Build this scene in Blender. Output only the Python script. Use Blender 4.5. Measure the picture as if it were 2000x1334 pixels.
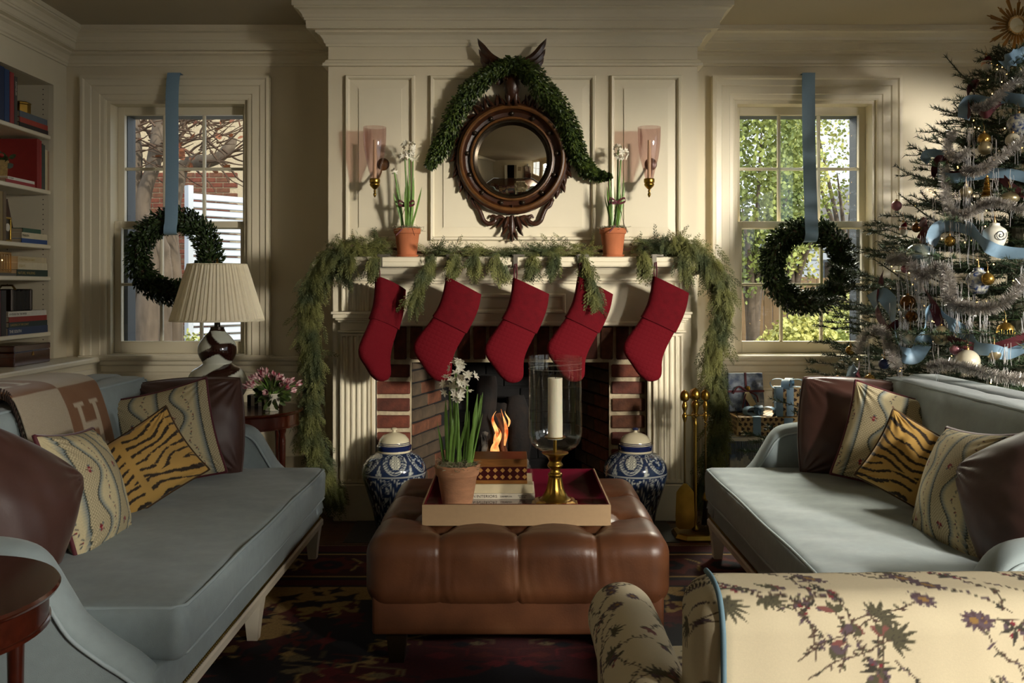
import bpy, bmesh, math, random
import numpy as np
from mathutils import Vector, Matrix
PI = math.pi
for _o in list(bpy.data.objects): bpy.data.objects.remove(_o)
SC = bpy.context.scene
C = SC.collection
def S(h):
    h = h.lstrip('#'); r = [int(h[i:i+2], 16)/255 for i in (0, 2, 4)]
    return tuple(((x/12.92) if x <= .04045 else ((x+.055)/1.055)**2.4) for x in r)

# ------------------------------------------------------------------ camera, sky, sun, assumed and added lamps, exposure
CAMZ = 1.3; FPX = 1794.0
cd = bpy.data.cameras.new('camera'); cam = bpy.data.objects.new('camera', cd); C.objects.link(cam)
cam.location = (0, 0, CAMZ); cam.rotation_euler = (PI/2, 0, 0)
cd.sensor_width = 36; cd.lens = 36*FPX/2000; cd.shift_y = -107/2000; cd.clip_start = .05
SC.camera = cam
W = bpy.data.worlds.new('World'); SC.world = W; W.use_nodes = True
bg = W.node_tree.nodes['Background']; bg.inputs[0].default_value = (.88, .94, 1, 1); bg.inputs[1].default_value = 1.5
sun = bpy.data.lights.new('sun', 'SUN'); sun.energy = 4.0; sun.angle = .02; sun.color = (1, .92, .78)
so = bpy.data.objects.new('sun', sun); C.objects.link(so)
so.rotation_euler = Vector((-.62, .42, -.62)).to_track_quat('-Z', 'Y').to_euler()
# assumed lamp for warm low daylight, entering by an assumed wide window in the right wall, behind the photographer's right shoulder
key = bpy.data.lights.new('assumed_window_daylight', 'AREA'); key.shape = 'RECTANGLE'; key.size = 1.0; key.size_y = 1.0
key.energy = 205; key.color = (1, .93, .81); key.spread = math.radians(70)
ko = bpy.data.objects.new('assumed_window_daylight', key); C.objects.link(ko)
ko.location = (6.2, -2.2, 2.3)
ko.rotation_euler = (Vector((.6, 5.0, 1.5))-Vector(ko.location)).to_track_quat('-Z', 'Z').to_euler()
# added fill lamp, through an added rear opening, brightening tray, armchair and seats
fil = bpy.data.lights.new('rear_fill_light', 'AREA'); fil.shape = 'RECTANGLE'; fil.size = 1.2; fil.size_y = 1.2; fil.energy = 560; fil.color = (1, .93, .82); fil.spread = math.radians(80)
fo = bpy.data.objects.new('rear_fill_light', fil); C.objects.link(fo); fo.location = (5.0, -4.4, 3.9)
fo.rotation_euler = (Vector((.7, 3.2, .5))-fo.location).to_track_quat('-Z', 'Z').to_euler()
# added unseen lamp through the window right of the fireplace, brightening the right sofa
gl_ = bpy.data.lights.new('added_sofa_light', 'AREA'); gl_.shape = 'RECTANGLE'; gl_.size = 1.7; gl_.size_y = 1.5; gl_.energy = 235; gl_.color = (1, .93, .75); gl_.spread = math.radians(70)
go_ = bpy.data.objects.new('added_sofa_light', gl_); C.objects.link(go_); go_.location = (2.3, 8.2, 4.1)
go_.rotation_euler = (Vector((1.35, 3.5, .4))-go_.location).to_track_quat('-Z', 'Y').to_euler()
SC.view_settings.view_transform = 'Standard'; SC.view_settings.look = 'None'
SC.view_settings.exposure = 0; SC.view_settings.gamma = 1; SC.view_settings.use_curve_mapping = False

# ------------------------------------------------------------------ helpers
RNG = np.random.default_rng(7); random.seed(7)
def P(px, py, y):
    """the point at depth y that the photograph shows at pixel px, py"""
    return Vector(((px-1000)*y/FPX, y, CAMZ-(py-560)*y/FPX))
def new_mat(name):
    m = bpy.data.materials.new(name); m.use_nodes = True
    return m, m.node_tree, m.node_tree.nodes['Principled BSDF']
def mat(name, col, rough=.5, metal=0, var=0, vs=8, bump=0, bs=60, vcol=False, coat=0, sheen=0, stretch=(1, 1, 1), spec=.5, trans=0, alpha=1, sss=0, col2=None, det=4, emit=None, es=0, bd=.004):
    m, nt, b = new_mat(name); N = nt.nodes; L = nt.links
    if isinstance(col, str): col = S(col)
    b.inputs['Roughness'].default_value = rough; b.inputs['Metallic'].default_value = metal
    b.inputs['Specular IOR Level'].default_value = spec
    b.inputs['Coat Weight'].default_value = coat; b.inputs['Coat Roughness'].default_value = .1
    b.inputs['Sheen Weight'].default_value = sheen; b.inputs['Sheen Roughness'].default_value = .4
    if sss: b.inputs['Subsurface Weight'].default_value = sss; b.inputs['Subsurface Scale'].default_value = .01
    b.inputs['Base Color'].default_value = (*col, 1)
    tc = N.new('ShaderNodeTexCoord'); mp = N.new('ShaderNodeMapping'); mp.inputs['Scale'].default_value = stretch
    L.new(tc.outputs['Object'], mp.inputs['Vector'])
    src = None
    if vcol:
        a = N.new('ShaderNodeAttribute'); a.attribute_name = 'Col'; src = a.outputs['Color']
    if var or col2:
        nz = N.new('ShaderNodeTexNoise'); nz.inputs['Scale'].default_value = vs; nz.inputs['Detail'].default_value = det
        L.new(mp.outputs[0], nz.inputs['Vector'])
        mx = N.new('ShaderNodeMix'); mx.data_type = 'RGBA'
        if col2:
            cr = N.new('ShaderNodeValToRGB'); cr.color_ramp.elements[0].position = .38; cr.color_ramp.elements[1].position = .62
            L.new(nz.outputs[0], cr.inputs[0]); L.new(cr.outputs[0], mx.inputs[0])
            mx.inputs[6].default_value = (*col, 1); mx.inputs[7].default_value = (*(S(col2) if isinstance(col2, str) else col2), 1)
        else:
            mx.blend_type = 'MULTIPLY'; mx.inputs[0].default_value = 1
            cr = N.new('ShaderNodeValToRGB'); cr.color_ramp.elements[0].position = .3; cr.color_ramp.elements[1].position = .7
            lo = 1-var; cr.color_ramp.elements[0].color = (lo, lo, lo, 1); cr.color_ramp.elements[1].color = (1, 1, 1, 1)
            L.new(nz.outputs[0], cr.inputs[0]); L.new(cr.outputs[0], mx.inputs[7])
            if src: L.new(src, mx.inputs[6])
            else: mx.inputs[6].default_value = (*col, 1)
        src = mx.outputs[2]
    if src: L.new(src, b.inputs['Base Color'])
    if bump:
        nb = N.new('ShaderNodeTexNoise'); nb.inputs['Scale'].default_value = bs; nb.inputs['Detail'].default_value = 3
        L.new(mp.outputs[0], nb.inputs['Vector'])
        bp = N.new('ShaderNodeBump'); bp.inputs['Strength'].default_value = bump; bp.inputs['Distance'].default_value = bd
        L.new(nb.outputs[0], bp.inputs['Height']); L.new(bp.outputs[0], b.inputs['Normal'])
    if emit:
        b.inputs['Emission Color'].default_value = (*S(emit), 1); b.inputs['Emission Strength'].default_value = es
    return m
def glass_mat(name, tint=(1, 1, 1), refl=.06, rough=.02):
    m = bpy.data.materials.new(name); m.use_nodes = True; nt = m.node_tree; N = nt.nodes; L = nt.links; N.clear()
    o = N.new('ShaderNodeOutputMaterial'); t = N.new('ShaderNodeBsdfTransparent'); g = N.new('ShaderNodeBsdfGlossy')
    t.inputs[0].default_value = (*tint, 1); g.inputs['Roughness'].default_value = rough
    lw = N.new('ShaderNodeLayerWeight'); lw.inputs[0].default_value = .35
    ma = N.new('ShaderNodeMath'); ma.operation = 'MULTIPLY_ADD'; ma.inputs[1].default_value = .55; ma.inputs[2].default_value = refl
    L.new(lw.outputs['Facing'], ma.inputs[0])
    pw = N.new('ShaderNodeMath'); pw.operation = 'POWER'; pw.inputs[1].default_value = 2.2; L.new(ma.outputs[0], pw.inputs[0])
    ad = N.new('ShaderNodeMath'); ad.operation = 'ADD'; ad.inputs[1].default_value = refl; L.new(pw.outputs[0], ad.inputs[0])
    mx = N.new('ShaderNodeMixShader'); L.new(ad.outputs[0], mx.inputs[0]); L.new(t.outputs[0], mx.inputs[1]); L.new(g.outputs[0], mx.inputs[2])
    L.new(mx.outputs[0], o.inputs[0]); return m

def link(name, me, m, parent=None, kind=None):
    o = bpy.data.objects.new(name, me); C.objects.link(o)
    if m is not None and len(me.materials) == 0: me.materials.append(m)
    if parent is not None: o.parent = parent
    if kind: o['kind'] = kind
    return o
def tag(o, label, cat, group=None):
    o['label'] = label; o['category'] = cat
    if group: o['group'] = group
    return o
def thing(name, label, cat, loc=(0, 0, 0), group=None, rz=0):
    o = bpy.data.objects.new(name, None); C.objects.link(o); o.location = loc; o.rotation_euler = (0, 0, rz)
    o.empty_display_size = .05
    return tag(o, label, cat, group)
def copy_tree(o, parent=None, label=None, group=None):
    c = o.copy(); C.objects.link(c); c.parent = parent
    if label: c['label'] = label
    if group: c['group'] = group
    for ch in list(o.children): copy_tree(ch, c)
    return c
def np_mesh(name, V, F, smooth=False, col=None):
    V = np.asarray(V, np.float32); F = np.asarray(F, np.int32); k = F.shape[1]
    me = bpy.data.meshes.new(name); me.vertices.add(len(V)); me.vertices.foreach_set('co', V.ravel())
    me.loops.add(F.size); me.loops.foreach_set('vertex_index', F.ravel())
    me.polygons.add(len(F)); me.polygons.foreach_set('loop_start', np.arange(0, F.size, k, dtype=np.int32))
    me.update(calc_edges=True)
    me.polygons.foreach_set('use_smooth', np.full(len(F), smooth))
    if col is not None:
        a = me.color_attributes.new('Col', 'FLOAT_COLOR', 'POINT')
        c4 = np.ones((len(V), 4), np.float32); c4[:, :3] = col; a.data.foreach_set('color', c4.ravel())
    me.update(); return me
def spline(pts, n):
    """Catmull-Rom through pts, n samples"""
    p = np.asarray(pts, float); p = np.vstack([2*p[0]-p[1], p, 2*p[-1]-p[-2]]); m = len(p)-3
    t = np.linspace(0, m-1e-6, n); i = t.astype(int); f = (t-i)[:, None]
    a, b, c, d = p[i], p[i+1], p[i+2], p[i+3]
    return .5*(2*b+(c-a)*f+(2*a-5*b+4*c-d)*f**2+(3*b-a-3*c+d)*f**3)
class MB:
    def __init__(s): s.v = []; s.f = []
    def add(s, vs, fs):
        k = len(s.v); s.v += [tuple(map(float, q)) for q in vs]; s.f += [tuple(int(i)+k for i in f) for f in fs]; return s
    def box(s, x0, x1, y0, y1, z0, z1, b=0):
        if x0 > x1: x0, x1 = x1, x0
        if y0 > y1: y0, y1 = y1, y0
        if z0 > z1: z0, z1 = z1, z0
        if b <= 0:
            v = [(x, y, z) for x in (x0, x1) for y in (y0, y1) for z in (z0, z1)]
            return s.add(v, [(0, 1, 3, 2), (4, 6, 7, 5), (0, 4, 5, 1), (2, 3, 7, 6), (0, 2, 6, 4), (1, 5, 7, 3)])
        b = min(b, (x1-x0)*.49, (y1-y0)*.49, (z1-z0)*.49)
        v = []
        for x, sx in ((x0, 1), (x1, -1)):
            for y, sy in ((y0, 1), (y1, -1)):
                for z, sz in ((z0, 1), (z1, -1)):
                    v += [(x, y+sy*b, z+sz*b), (x+sx*b, y, z+sz*b), (x+sx*b, y+sy*b, z)]
        I = lambda a, b_, c, k: ((a*2+b_)*2+c)*3+k
        f = []
        for a in (0, 1): f += [(I(a, 0, 0, 0), I(a, 0, 1, 0), I(a, 1, 1, 0), I(a, 1, 0, 0)), (I(0, a, 0, 1), I(0, a, 1, 1), I(1, a, 1, 1), I(1, a, 0, 1)), (I(0, 0, a, 2), I(0, 1, a, 2), I(1, 1, a, 2), I(1, 0, a, 2))]
        for a in (0, 1):
            for c in (0, 1):
                f += [(I(a, c, 0, 0), I(a, c, 1, 0), I(a, c, 1, 1), I(a, c, 0, 1)), (I(a, 0, c, 0), I(a, 1, c, 0), I(a, 1, c, 2), I(a, 0, c, 2)), (I(0, a, c, 1), I(1, a, c, 1), I(1, a, c, 2), I(0, a, c, 2))]
                for e in (0, 1): f.append((I(a, c, e, 0), I(a, c, e, 1), I(a, c, e, 2)))
        return s.add(v, f)
    def lathe(s, prof, c=(0, 0, 0), seg=32, cap=True, axis='z', flute=None):
        k = len(prof); v = []
        for i in range(seg):
            a = 2*PI*i/seg
            for r, h in prof:
                rr = r*(flute(a, h) if flute else 1)
                p = (rr*math.cos(a), rr*math.sin(a), h)
                if axis == 'y': p = (p[0], p[2], p[1])
                if axis == 'x': p = (p[2], p[0], p[1])
                v.append((c[0]+p[0], c[1]+p[1], c[2]+p[2]))
        f = [(i*k+j, ((i+1) % seg)*k+j, ((i+1) % seg)*k+j+1, i*k+j+1) for i in range(seg) for j in range(k-1)]
        if cap: f += [tuple(i*k for i in range(seg)), tuple(i*k+k-1 for i in range(seg))]
        return s.add(v, f)
    def tube(s, pts, r, seg=8, cap=True, closed=False):
        p = np.asarray([tuple(q) for q in pts], float); n = len(p)
        r = np.full(n, r, float) if np.isscalar(r) else np.asarray(r, float)
        t = np.gradient(p, axis=0) if not closed else np.roll(p, -1, 0)-np.roll(p, 1, 0)
        t /= np.linalg.norm(t, axis=1)[:, None]+1e-12
        u = np.cross(t[0], (0, 0, 1.)); u = np.cross(t[0], (1., 0, 0)) if np.linalg.norm(u) < .05 else u
        v = []
        for i in range(n):
            u = u-t[i]*np.dot(u, t[i]); u /= np.linalg.norm(u)+1e-12; w = np.cross(t[i], u)
            for j in range(seg):
                a = 2*PI*j/seg; v.append(p[i]+r[i]*(math.cos(a)*u+math.sin(a)*w))
        m = n if closed else n-1
        f = [(i*seg+j, i*seg+(j+1) % seg, ((i+1) % n)*seg+(j+1) % seg, ((i+1) % n)*seg+j) for i in range(m) for j in range(seg)]
        if cap and not closed: f += [tuple(range(seg)), tuple((n-1)*seg+j for j in range(seg))]
        return s.add(v, f)
    def sweep(s, prof, path, N=(0, 0, 1), closed=False, capends=True):
        """prof: list of (a, b): a along the in-plane side normal cross(N, t), b along N; mitred"""
        p = [Vector(q) for q in path]; N = Vector(N); n = len(p); k = len(prof); v = []
        for i in range(n):
            t0 = (p[i]-p[i-1]).normalized() if (i > 0 or closed) else None
            t1 = (p[(i+1) % n]-p[i]).normalized() if (i < n-1 or closed) else None
            t0 = t0 or t1; t1 = t1 or t0
            n0, n1 = N.cross(t0), N.cross(t1); m = (n0+n1); m = m/(1+n0.dot(n1)) if (1+n0.dot(n1)) > .05 else n0
            for a, b in prof: v.append(p[i]+m*a+N*b)
        f = [(i*k+j, ((i+1) % n)*k+j, ((i+1) % n)*k+j+1, i*k+j+1) for i in range(n if closed else n-1) for j in range(k-1)]
        if capends and not closed: f += [tuple(range(k)), tuple((n-1)*k+j for j in range(k))]
        return s.add(v, f)
    def prism(s, poly, d, fn=None):
        """poly 2D (u, w), extruded d[0]..d[1]; fn(u, w, t) maps to 3D (default x, y=t, z)"""
        fn = fn or (lambda u, w, t: (u, t, w)); n = len(poly)
        v = [fn(u, w, d[0]) for u, w in poly]+[fn(u, w, d[1]) for u, w in poly]
        return s.add(v, [tuple(range(n)), tuple(range(2*n-1, n-1, -1))]+[(i, (i+1) % n, n+(i+1) % n, n+i) for i in range(n)])
    def sphere(s, c, r, seg=16, rings=10, sc=(1, 1, 1)):
        pr = [(max(1e-4, r*math.sin(PI*j/rings)), -r*math.cos(PI*j/rings)) for j in range(rings+1)]
        k = len(s.v); s.lathe(pr, (0, 0, 0), seg, cap=False)
        for i in range(k, len(s.v)):
            q = s.v[i]; s.v[i] = (c[0]+q[0]*sc[0], c[1]+q[1]*sc[1], c[2]+q[2]*sc[2])
        return s
    def loft(s, rings, cap=True, closed=False):
        n = len(rings[0]); m = len(rings); v = [q for r in rings for q in r]
        f = [(i*n+j, i*n+(j+1) % n, ((i+1) % m)*n+(j+1) % n, ((i+1) % m)*n+j) for i in range(m if closed else m-1) for j in range(n)]
        if cap and not closed: f += [tuple(range(n)), tuple((m-1)*n+j for j in range(n))]
        return s.add(v, f)
    def xf(s, M, start=0):
        for i in range(start, len(s.v)): s.v[i] = tuple(M @ Vector(s.v[i]))
        return s
    def mesh(s, name, smooth=None):
        me = bpy.data.meshes.new(name); me.from_pydata(s.v, [], s.f)
        bm = bmesh.new(); bm.from_mesh(me); bmesh.ops.recalc_face_normals(bm, faces=bm.faces); bm.to_mesh(me); bm.free()
        if smooth is not None:
            me.polygons.foreach_set('use_smooth', [True]*len(me.polygons))
            me.set_sharp_from_angle(angle=math.radians(smooth))
        me.update(); return me
    def build(s, name, m, parent=None, smooth=None, kind=None): return link(name, s.mesh(name, smooth), m, parent, kind)
def struct(name, mb, m, parent=None, smooth=None):
    o = mb.build(name, m, parent, smooth)
    if parent is None: o['kind'] = 'structure'
    return o
def inst(V0, F0, Rs, Ts):
    """many copies of a template: Rs (n,3,3) with scale, Ts (n,3)"""
    V = np.einsum('nij,kj->nki', Rs, V0)+Ts[:, None, :]; n, k = len(Ts), len(V0)
    F = F0[None]+(np.arange(n)*k)[:, None, None]
    return V.reshape(-1, 3), F.reshape(-1, F0.shape[1])
def frames(d, up=None, roll=None):
    """rotation matrices whose columns are side, direction d, normal"""
    d = d/(np.linalg.norm(d, axis=1)[:, None]+1e-9); n = len(d)
    up = RNG.normal(size=(n, 3)) if up is None else np.broadcast_to(up, (n, 3)).astype(float)
    sd = np.cross(d, up); sd /= np.linalg.norm(sd, axis=1)[:, None]+1e-9; nn = np.cross(sd, d)
    if roll is not None:
        c, s_ = np.cos(roll)[:, None], np.sin(roll)[:, None]; sd, nn = sd*c+nn*s_, nn*c-sd*s_
    return np.stack([sd, d, nn], axis=2)
def rbox_np(x0, x1, y0, y1, z0, z1, r, nx, ny, nz, uni=False):
    """rounded box as a dense grid shell: V, F (quads), and unit normals"""
    def gr(n): t = np.linspace(-1, 1, n+1); return t if uni else .45*t+.55*np.sin(t*PI/2)
    def face(n1, n2): return np.meshgrid(gr(n1), gr(n2), indexing='ij')
    Vs, Fs = [], []; k = 0
    for ax, (a, b), n1, n2 in ((0, (1, 2), ny, nz), (1, (0, 2), nx, nz), (2, (0, 1), nx, ny)):
        for sg in (-1, 1):
            A, B = face(n1, n2); q = np.zeros(A.shape+(3,)); q[..., ax] = sg; q[..., a] = A; q[..., b] = B
            Vs.append(q.reshape(-1, 3)); i, j = np.meshgrid(np.arange(n1), np.arange(n2), indexing='ij')
            f = np.stack([i*(n2+1)+j, (i+1)*(n2+1)+j, (i+1)*(n2+1)+j+1, i*(n2+1)+j+1], -1).reshape(-1, 4)
            flip = (sg < 0) ^ (ax == 1)
            Fs.append((f[:, ::-1] if flip else f)+k); k += A.size
    U = np.vstack(Vs); F = np.vstack(Fs)
    lo = np.array([x0, y0, z0]); hi = np.array([x1, y1, z1]); c = (lo+hi)/2; h = (hi-lo)/2
    p = U*h; core = np.clip(p, -(h-r), h-r); d = p-core; ln = np.linalg.norm(d, axis=1)[:, None]
    # points on flat faces keep their normal, edge points are pulled on to the fillet
    n = d/np.maximum(ln, 1e-9)
    return core+n*r+c, F, n, U
def weld(me, d=1e-4):
    bm = bmesh.new(); bm.from_mesh(me); bmesh.ops.remove_doubles(bm, verts=bm.verts, dist=d)
    bmesh.ops.recalc_face_normals(bm, faces=bm.faces); bm.to_mesh(me); bm.free(); me.update(); return me
def rbox(name, b, r, n, m, parent=None, crown=0, disp=None, kind=None, col=None, uni=False):
    V, F, nn, U = rbox_np(*b, r, *n, uni)
    if crown: V[:, 2] += crown*np.clip(1-U[:, 0]**2, 0, 1)*np.clip(1-U[:, 1]**2, 0, 1)**.6*np.sign(U[:, 2])*(np.abs(U[:, 2]) > .3)
    if disp is not None: V = V+nn*disp(V, U)[:, None]
    me = np_mesh(name, V, F, True, None if col is None else col(V, U)); weld(me, 2e-4)
    return link(name, me, m, parent, kind)
def vnoise(p, s, seed=0):
    """cheap smooth value noise from sines, p (n,k)"""
    r = np.random.default_rng(seed); o = np.zeros(len(p))
    for i in range(7):
        w = r.normal(size=p.shape[1])*s*(1+.5*i); o += np.sin(p@w+r.uniform(0, 6.28))/(1+.5*i)
    return o/3
def text_mesh(body, size, ext=.0006):
    cu = bpy.data.curves.new('t', 'FONT'); cu.body = body; cu.size = size; cu.extrude = ext; cu.align_x = 'LEFT'
    o = bpy.data.objects.new('t', cu); C.objects.link(o); bpy.context.view_layer.update()
    me = bpy.data.meshes.new_from_object(o.evaluated_get(bpy.context.evaluated_depsgraph_get()))
    bpy.data.objects.remove(o); me.materials.clear(); return me
class Canvas:
    """a small raster in numpy that prints flat patterns into per-vertex colour"""
    def __init__(s, w, h, bgc): s.w, s.h = w, h; s.a = np.empty((h, w, 3)); s.a[:] = S(bgc) if isinstance(bgc, str) else bgc
    def box_(s, x0, x1, y0, y1):
        x0, x1, y0, y1 = int(max(0, x0-2)), int(min(s.w, x1+3)), int(max(0, y0-2)), int(min(s.h, y1+3))
        if x0 >= x1 or y0 >= y1: return None
        Y, X = np.mgrid[y0:y1, x0:x1]; return slice(y0, y1), slice(x0, x1), X+.5, Y+.5
    def put(s, sl, m, col):
        col = S(col) if isinstance(col, str) else col; m = np.clip(m, 0, 1)[..., None]
        s.a[sl[0], sl[1]] = s.a[sl[0], sl[1]]*(1-m)+np.array(col)*m
    def line(s, pts, w, col):
        p = np.asarray(pts, float)
        for q0, q1 in zip(p[:-1], p[1:]):
            sl = s.box_(min(q0[0], q1[0])-w, max(q0[0], q1[0])+w, min(q0[1], q1[1])-w, max(q0[1], q1[1])+w)
            if not sl: continue
            d = q1-q0; t = np.clip(((sl[2]-q0[0])*d[0]+(sl[3]-q0[1])*d[1])/(d@d+1e-9), 0, 1)
            ds = np.hypot(sl[2]-q0[0]-t*d[0], sl[3]-q0[1]-t*d[1]); s.put(sl, w/2-ds+.5, col)
    def leaf(s, x, y, ln, w, ang, col):
        sl = s.box_(x-ln, x+ln, y-ln, y+ln)
        if not sl: return
        c, n = math.cos(ang), math.sin(ang); u = (sl[2]-x)*c+(sl[3]-y)*n; v = -(sl[2]-x)*n+(sl[3]-y)*c
        t = np.clip(u/ln, 0, 1); ww = w*np.sin(PI*t**.8)*.5
        s.put(sl, np.where((u >= 0) & (u <= ln), ww-np.abs(v)+.5, 0), col)
    def disc(s, x, y, r, col, ry=None):
        ry = ry or r; sl = s.box_(x-r, x+r, y-ry, y+ry)
        if sl: s.put(sl, (1-np.hypot((sl[2]-x)/r, (sl[3]-y)/ry))*min(r, ry)+.5, col)
    def ring(s, x, y, r, w, col):
        sl = s.box_(x-r-w, x+r+w, y-r-w, y+r+w)
        if sl: s.put(sl, w/2-np.abs(np.hypot(sl[2]-x, sl[3]-y)-r)+.5, col)
    def poly(s, pts, col):
        p = np.asarray(pts, float); sl = s.box_(p[:, 0].min(), p[:, 0].max(), p[:, 1].min(), p[:, 1].max())
        if not sl: return
        ins = np.zeros(sl[2].shape, bool); q = np.roll(p, -1, 0)
        for (xa, ya), (xb, yb) in zip(p, q):
            if ya == yb: continue
            ins ^= ((ya > sl[3]) != (yb > sl[3])) & (sl[2] < (xb-xa)*(sl[3]-ya)/(yb-ya)+xa)
        s.put(sl, ins.astype(float), col)
    def sample(s, u, v, wrap=False):
        x = np.asarray(u)*s.w-.5; y = np.asarray(v)*s.h-.5
        if wrap: x %= s.w; y %= s.h
        x0 = np.floor(x).astype(int); y0 = np.floor(y).astype(int); fx = (x-x0)[:, None]; fy = (y-y0)[:, None]
        g = (lambda i, j: s.a[i % s.h, j % s.w]) if wrap else (lambda i, j: s.a[np.clip(i, 0, s.h-1), np.clip(j, 0, s.w-1)])
        return (g(y0, x0)*(1-fx)+g(y0, x0+1)*fx)*(1-fy)+(g(y0+1, x0)*(1-fx)+g(y0+1, x0+1)*fx)*fy
# ------------------------------------------------------------------ materials
M = {}
M['paint'] = mat('cream_wall_paint', '#d6cbb0', .55, var=.05, vs=3)
M['trim'] = mat('cream_trim_paint', '#dcd2b8', .38, var=.04, vs=5)
M['sash'] = mat('sash_paint', '#d2c8ae', .4)
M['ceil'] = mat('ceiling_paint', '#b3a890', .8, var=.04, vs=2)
M['floor'] = mat('oak_floor', '#5a3519', .35, var=.45, vs=5, stretch=(1, 14, 14), coat=.25)
M['brick'] = mat('red_brick', '#6f3622', .85, var=.55, vs=22, bump=.6, bs=90)
M['brick2'] = mat('dark_red_brick', '#5c2c1c', .85, var=.55, vs=22, bump=.6, bs=90)
M['brick3'] = mat('brown_brick', '#6a4029', .85, var=.55, vs=25, bump=.6, bs=90)
M['mortar'] = mat('pale_mortar', '#b7a789', .95, var=.3, vs=40, bump=.6, bs=120)
M['fire'] = mat('sooty_firebrick', '#564735', .9, var=.6, vs=9, bump=.4, bs=60)
M['soot'] = mat('black_soot', '#0e0b0a', .95, var=.5, vs=12, bump=.4, bs=50)
M['slate'] = mat('hearth_slate', '#2b2d2c', .35, var=.3, vs=10)
M['glass'] = glass_mat('window_glass', (.97, .98, .98), .03, .0)
M['extframe'] = mat('blue_grey_exterior_paint', '#3f464d', .55)
M['blue'] = mat('sofa_blue_linen', '#8d9a9c', .85, var=.1, vs=30, bump=.25, bs=500, sheen=.15)
M['bluepipe'] = mat('sofa_blue_piping', '#96a3a6', .8)
M['cream'] = mat('cream_lacquered_wood', '#cfc6b2', .45)
M['brass'] = mat('aged_brass', '#a8853c', .3, 1, var=.35, vs=14)
M['gold'] = mat('gilt', '#a98550', .42, .8, var=.25, vs=30)
M['nail'] = mat('dark_brass_nail', '#7d6534', .35, 1)
M['terra'] = mat('terracotta', '#b2673f', .85, var=.22, vs=14, bump=.2, bs=90)
M['terra2'] = mat('weathered_terracotta', '#b98560', .9, var=.3, vs=16, bump=.25, bs=90, stretch=(1, 1, 3))
M['mahog'] = mat('mahogany', '#43190d', .2, var=.45, vs=6, stretch=(1, 8, 8), coat=.5)
M['carved'] = mat('carved_walnut', '#3d200f', .36, var=.55, vs=26, bump=.3, bs=110)
M['carvedhi'] = mat('worn_gilded_walnut', '#65401d', .33, var=.5, vs=30)
M['ball'] = mat('dark_bronze_ball', '#2f2418', .3, .5)
M['leaf'] = mat('boxwood_leaf', '#4d5c22', .42, col2='#28381a', vs=45)
M['leaf2'] = mat('dark_boxwood_leaf', '#364820', .5, col2='#1f2e14', vs=45)
M['cedar'] = mat('cedar_frond', '#686830', .7, col2='#353f1c', vs=7)
M['stem'] = mat('paperwhite_stem', '#6f9440', .45, var=.3, vs=40, sss=.0)
M['petal'] = mat('paperwhite_petal', '#efe9d6', .5)
M['red'] = mat('crimson_velvet', '#5a0812', .85, var=.25, vs=30, spec=.12, bump=.3, bs=120)
M['bur'] = mat('burgundy_velvet_ribbon', '#4e0a18', .7, sheen=.3)
M['ribbon'] = mat('pale_blue_ribbon', '#7d9bb2', .5, var=.12, vs=60, stretch=(1, 1, 20))
M['bark'] = mat('bark', '#6d5f50', .9, var=.5, vs=14, bump=.8, bs=40, stretch=(1, 1, .3))
M['twig'] = mat('twig', '#4f3a28', .85, var=.3)

ZC = 2.87; YW = 5.67; YC = 5.2; CX0, CX1 = -1.04, 1.05
XL, XR, YB = -3.1, 3.4, -2.7
# ------------------------------------------------------------------ floor, ceiling, walls
struct('floor', MB().box(XL, XR, YB, 6.0, -.12, -.012), M['floor'])
fl = bpy.data.objects['floor']
pm = {}
for r in range(15):                                    # the boards in view between rug and hearth
    y0 = 4.46+r*.083; x = -2.6+.35*((r*37) % 7)/7
    while x < 2.6:
        ln = random.choice((1.1, 1.5, 1.9)); x1 = min(x+ln, 2.9)
        if ln not in pm: pm[ln] = MB().box(0, ln-.002, 0, .081, -.012, 0, .0015).mesh('floor_board')
        o = link('floor_board', pm[ln], M['floor'], fl); o.location = (x, y0, 0); x += ln
struct('ceiling', MB().box(XL, XR, YB, 6.0, ZC, ZC+.12), M['ceil'])
WL = (-2.50, -1.63); WR = (1.37, 2.245); WZ = (.885, 2.45)
def wall_holes(u0, u1, z0, z1, holes, fn, mb=None):
    mb = mb or MB(); u = u0
    for (a, b, c, d) in sorted(holes):
        fn(mb, u, a, z0, z1); fn(mb, a, b, z0, c); fn(mb, a, b, d, z1); u = b
    fn(mb, u, u1, z0, z1); return mb
fy = lambda mb, a, b, c, d: mb.box(a, b, YW, YW+.3, c, d)
wl = struct('wall_fireplace_left', wall_holes(XL, CX0+.02, 0, ZC, [(*WL, *WZ)], fy), M['paint'])
wr = struct('wall_fireplace_right', wall_holes(CX1-.02, XR, 0, ZC, [(*WR, *WZ)], fy), M['paint'])
RW = (.35, 2.6, .75, 2.32); RW3 = (2.74, 4.3, .75, 2.5)  # RW is assumed, its head set to dim the upper chimney; RW3 is an added opening that brightens the upper right wall and tree
RW2 = (-2.6, -.3, .75, 2.63)  # unseen opening added and sized to pass the rear fill lamp
struct('wall_right', wall_holes(YB, YW+.3, 0, ZC, [RW, RW2, RW3], lambda mb, a, b, c, d: mb.box(XR, XR+.15, a, b, c, d)), M['paint'])
struct('wall_left', MB().box(XL-.15, XL, YB, YW+.3, 0, ZC), M['paint'])
struct('wall_back', wall_holes(XL, XR, 0, ZC, [(-.75, .35, 0, 2.1)], lambda mb, a, b, c, d: mb.box(a, b, YB-.15, YB, c, d)), M['paint'])
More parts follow.
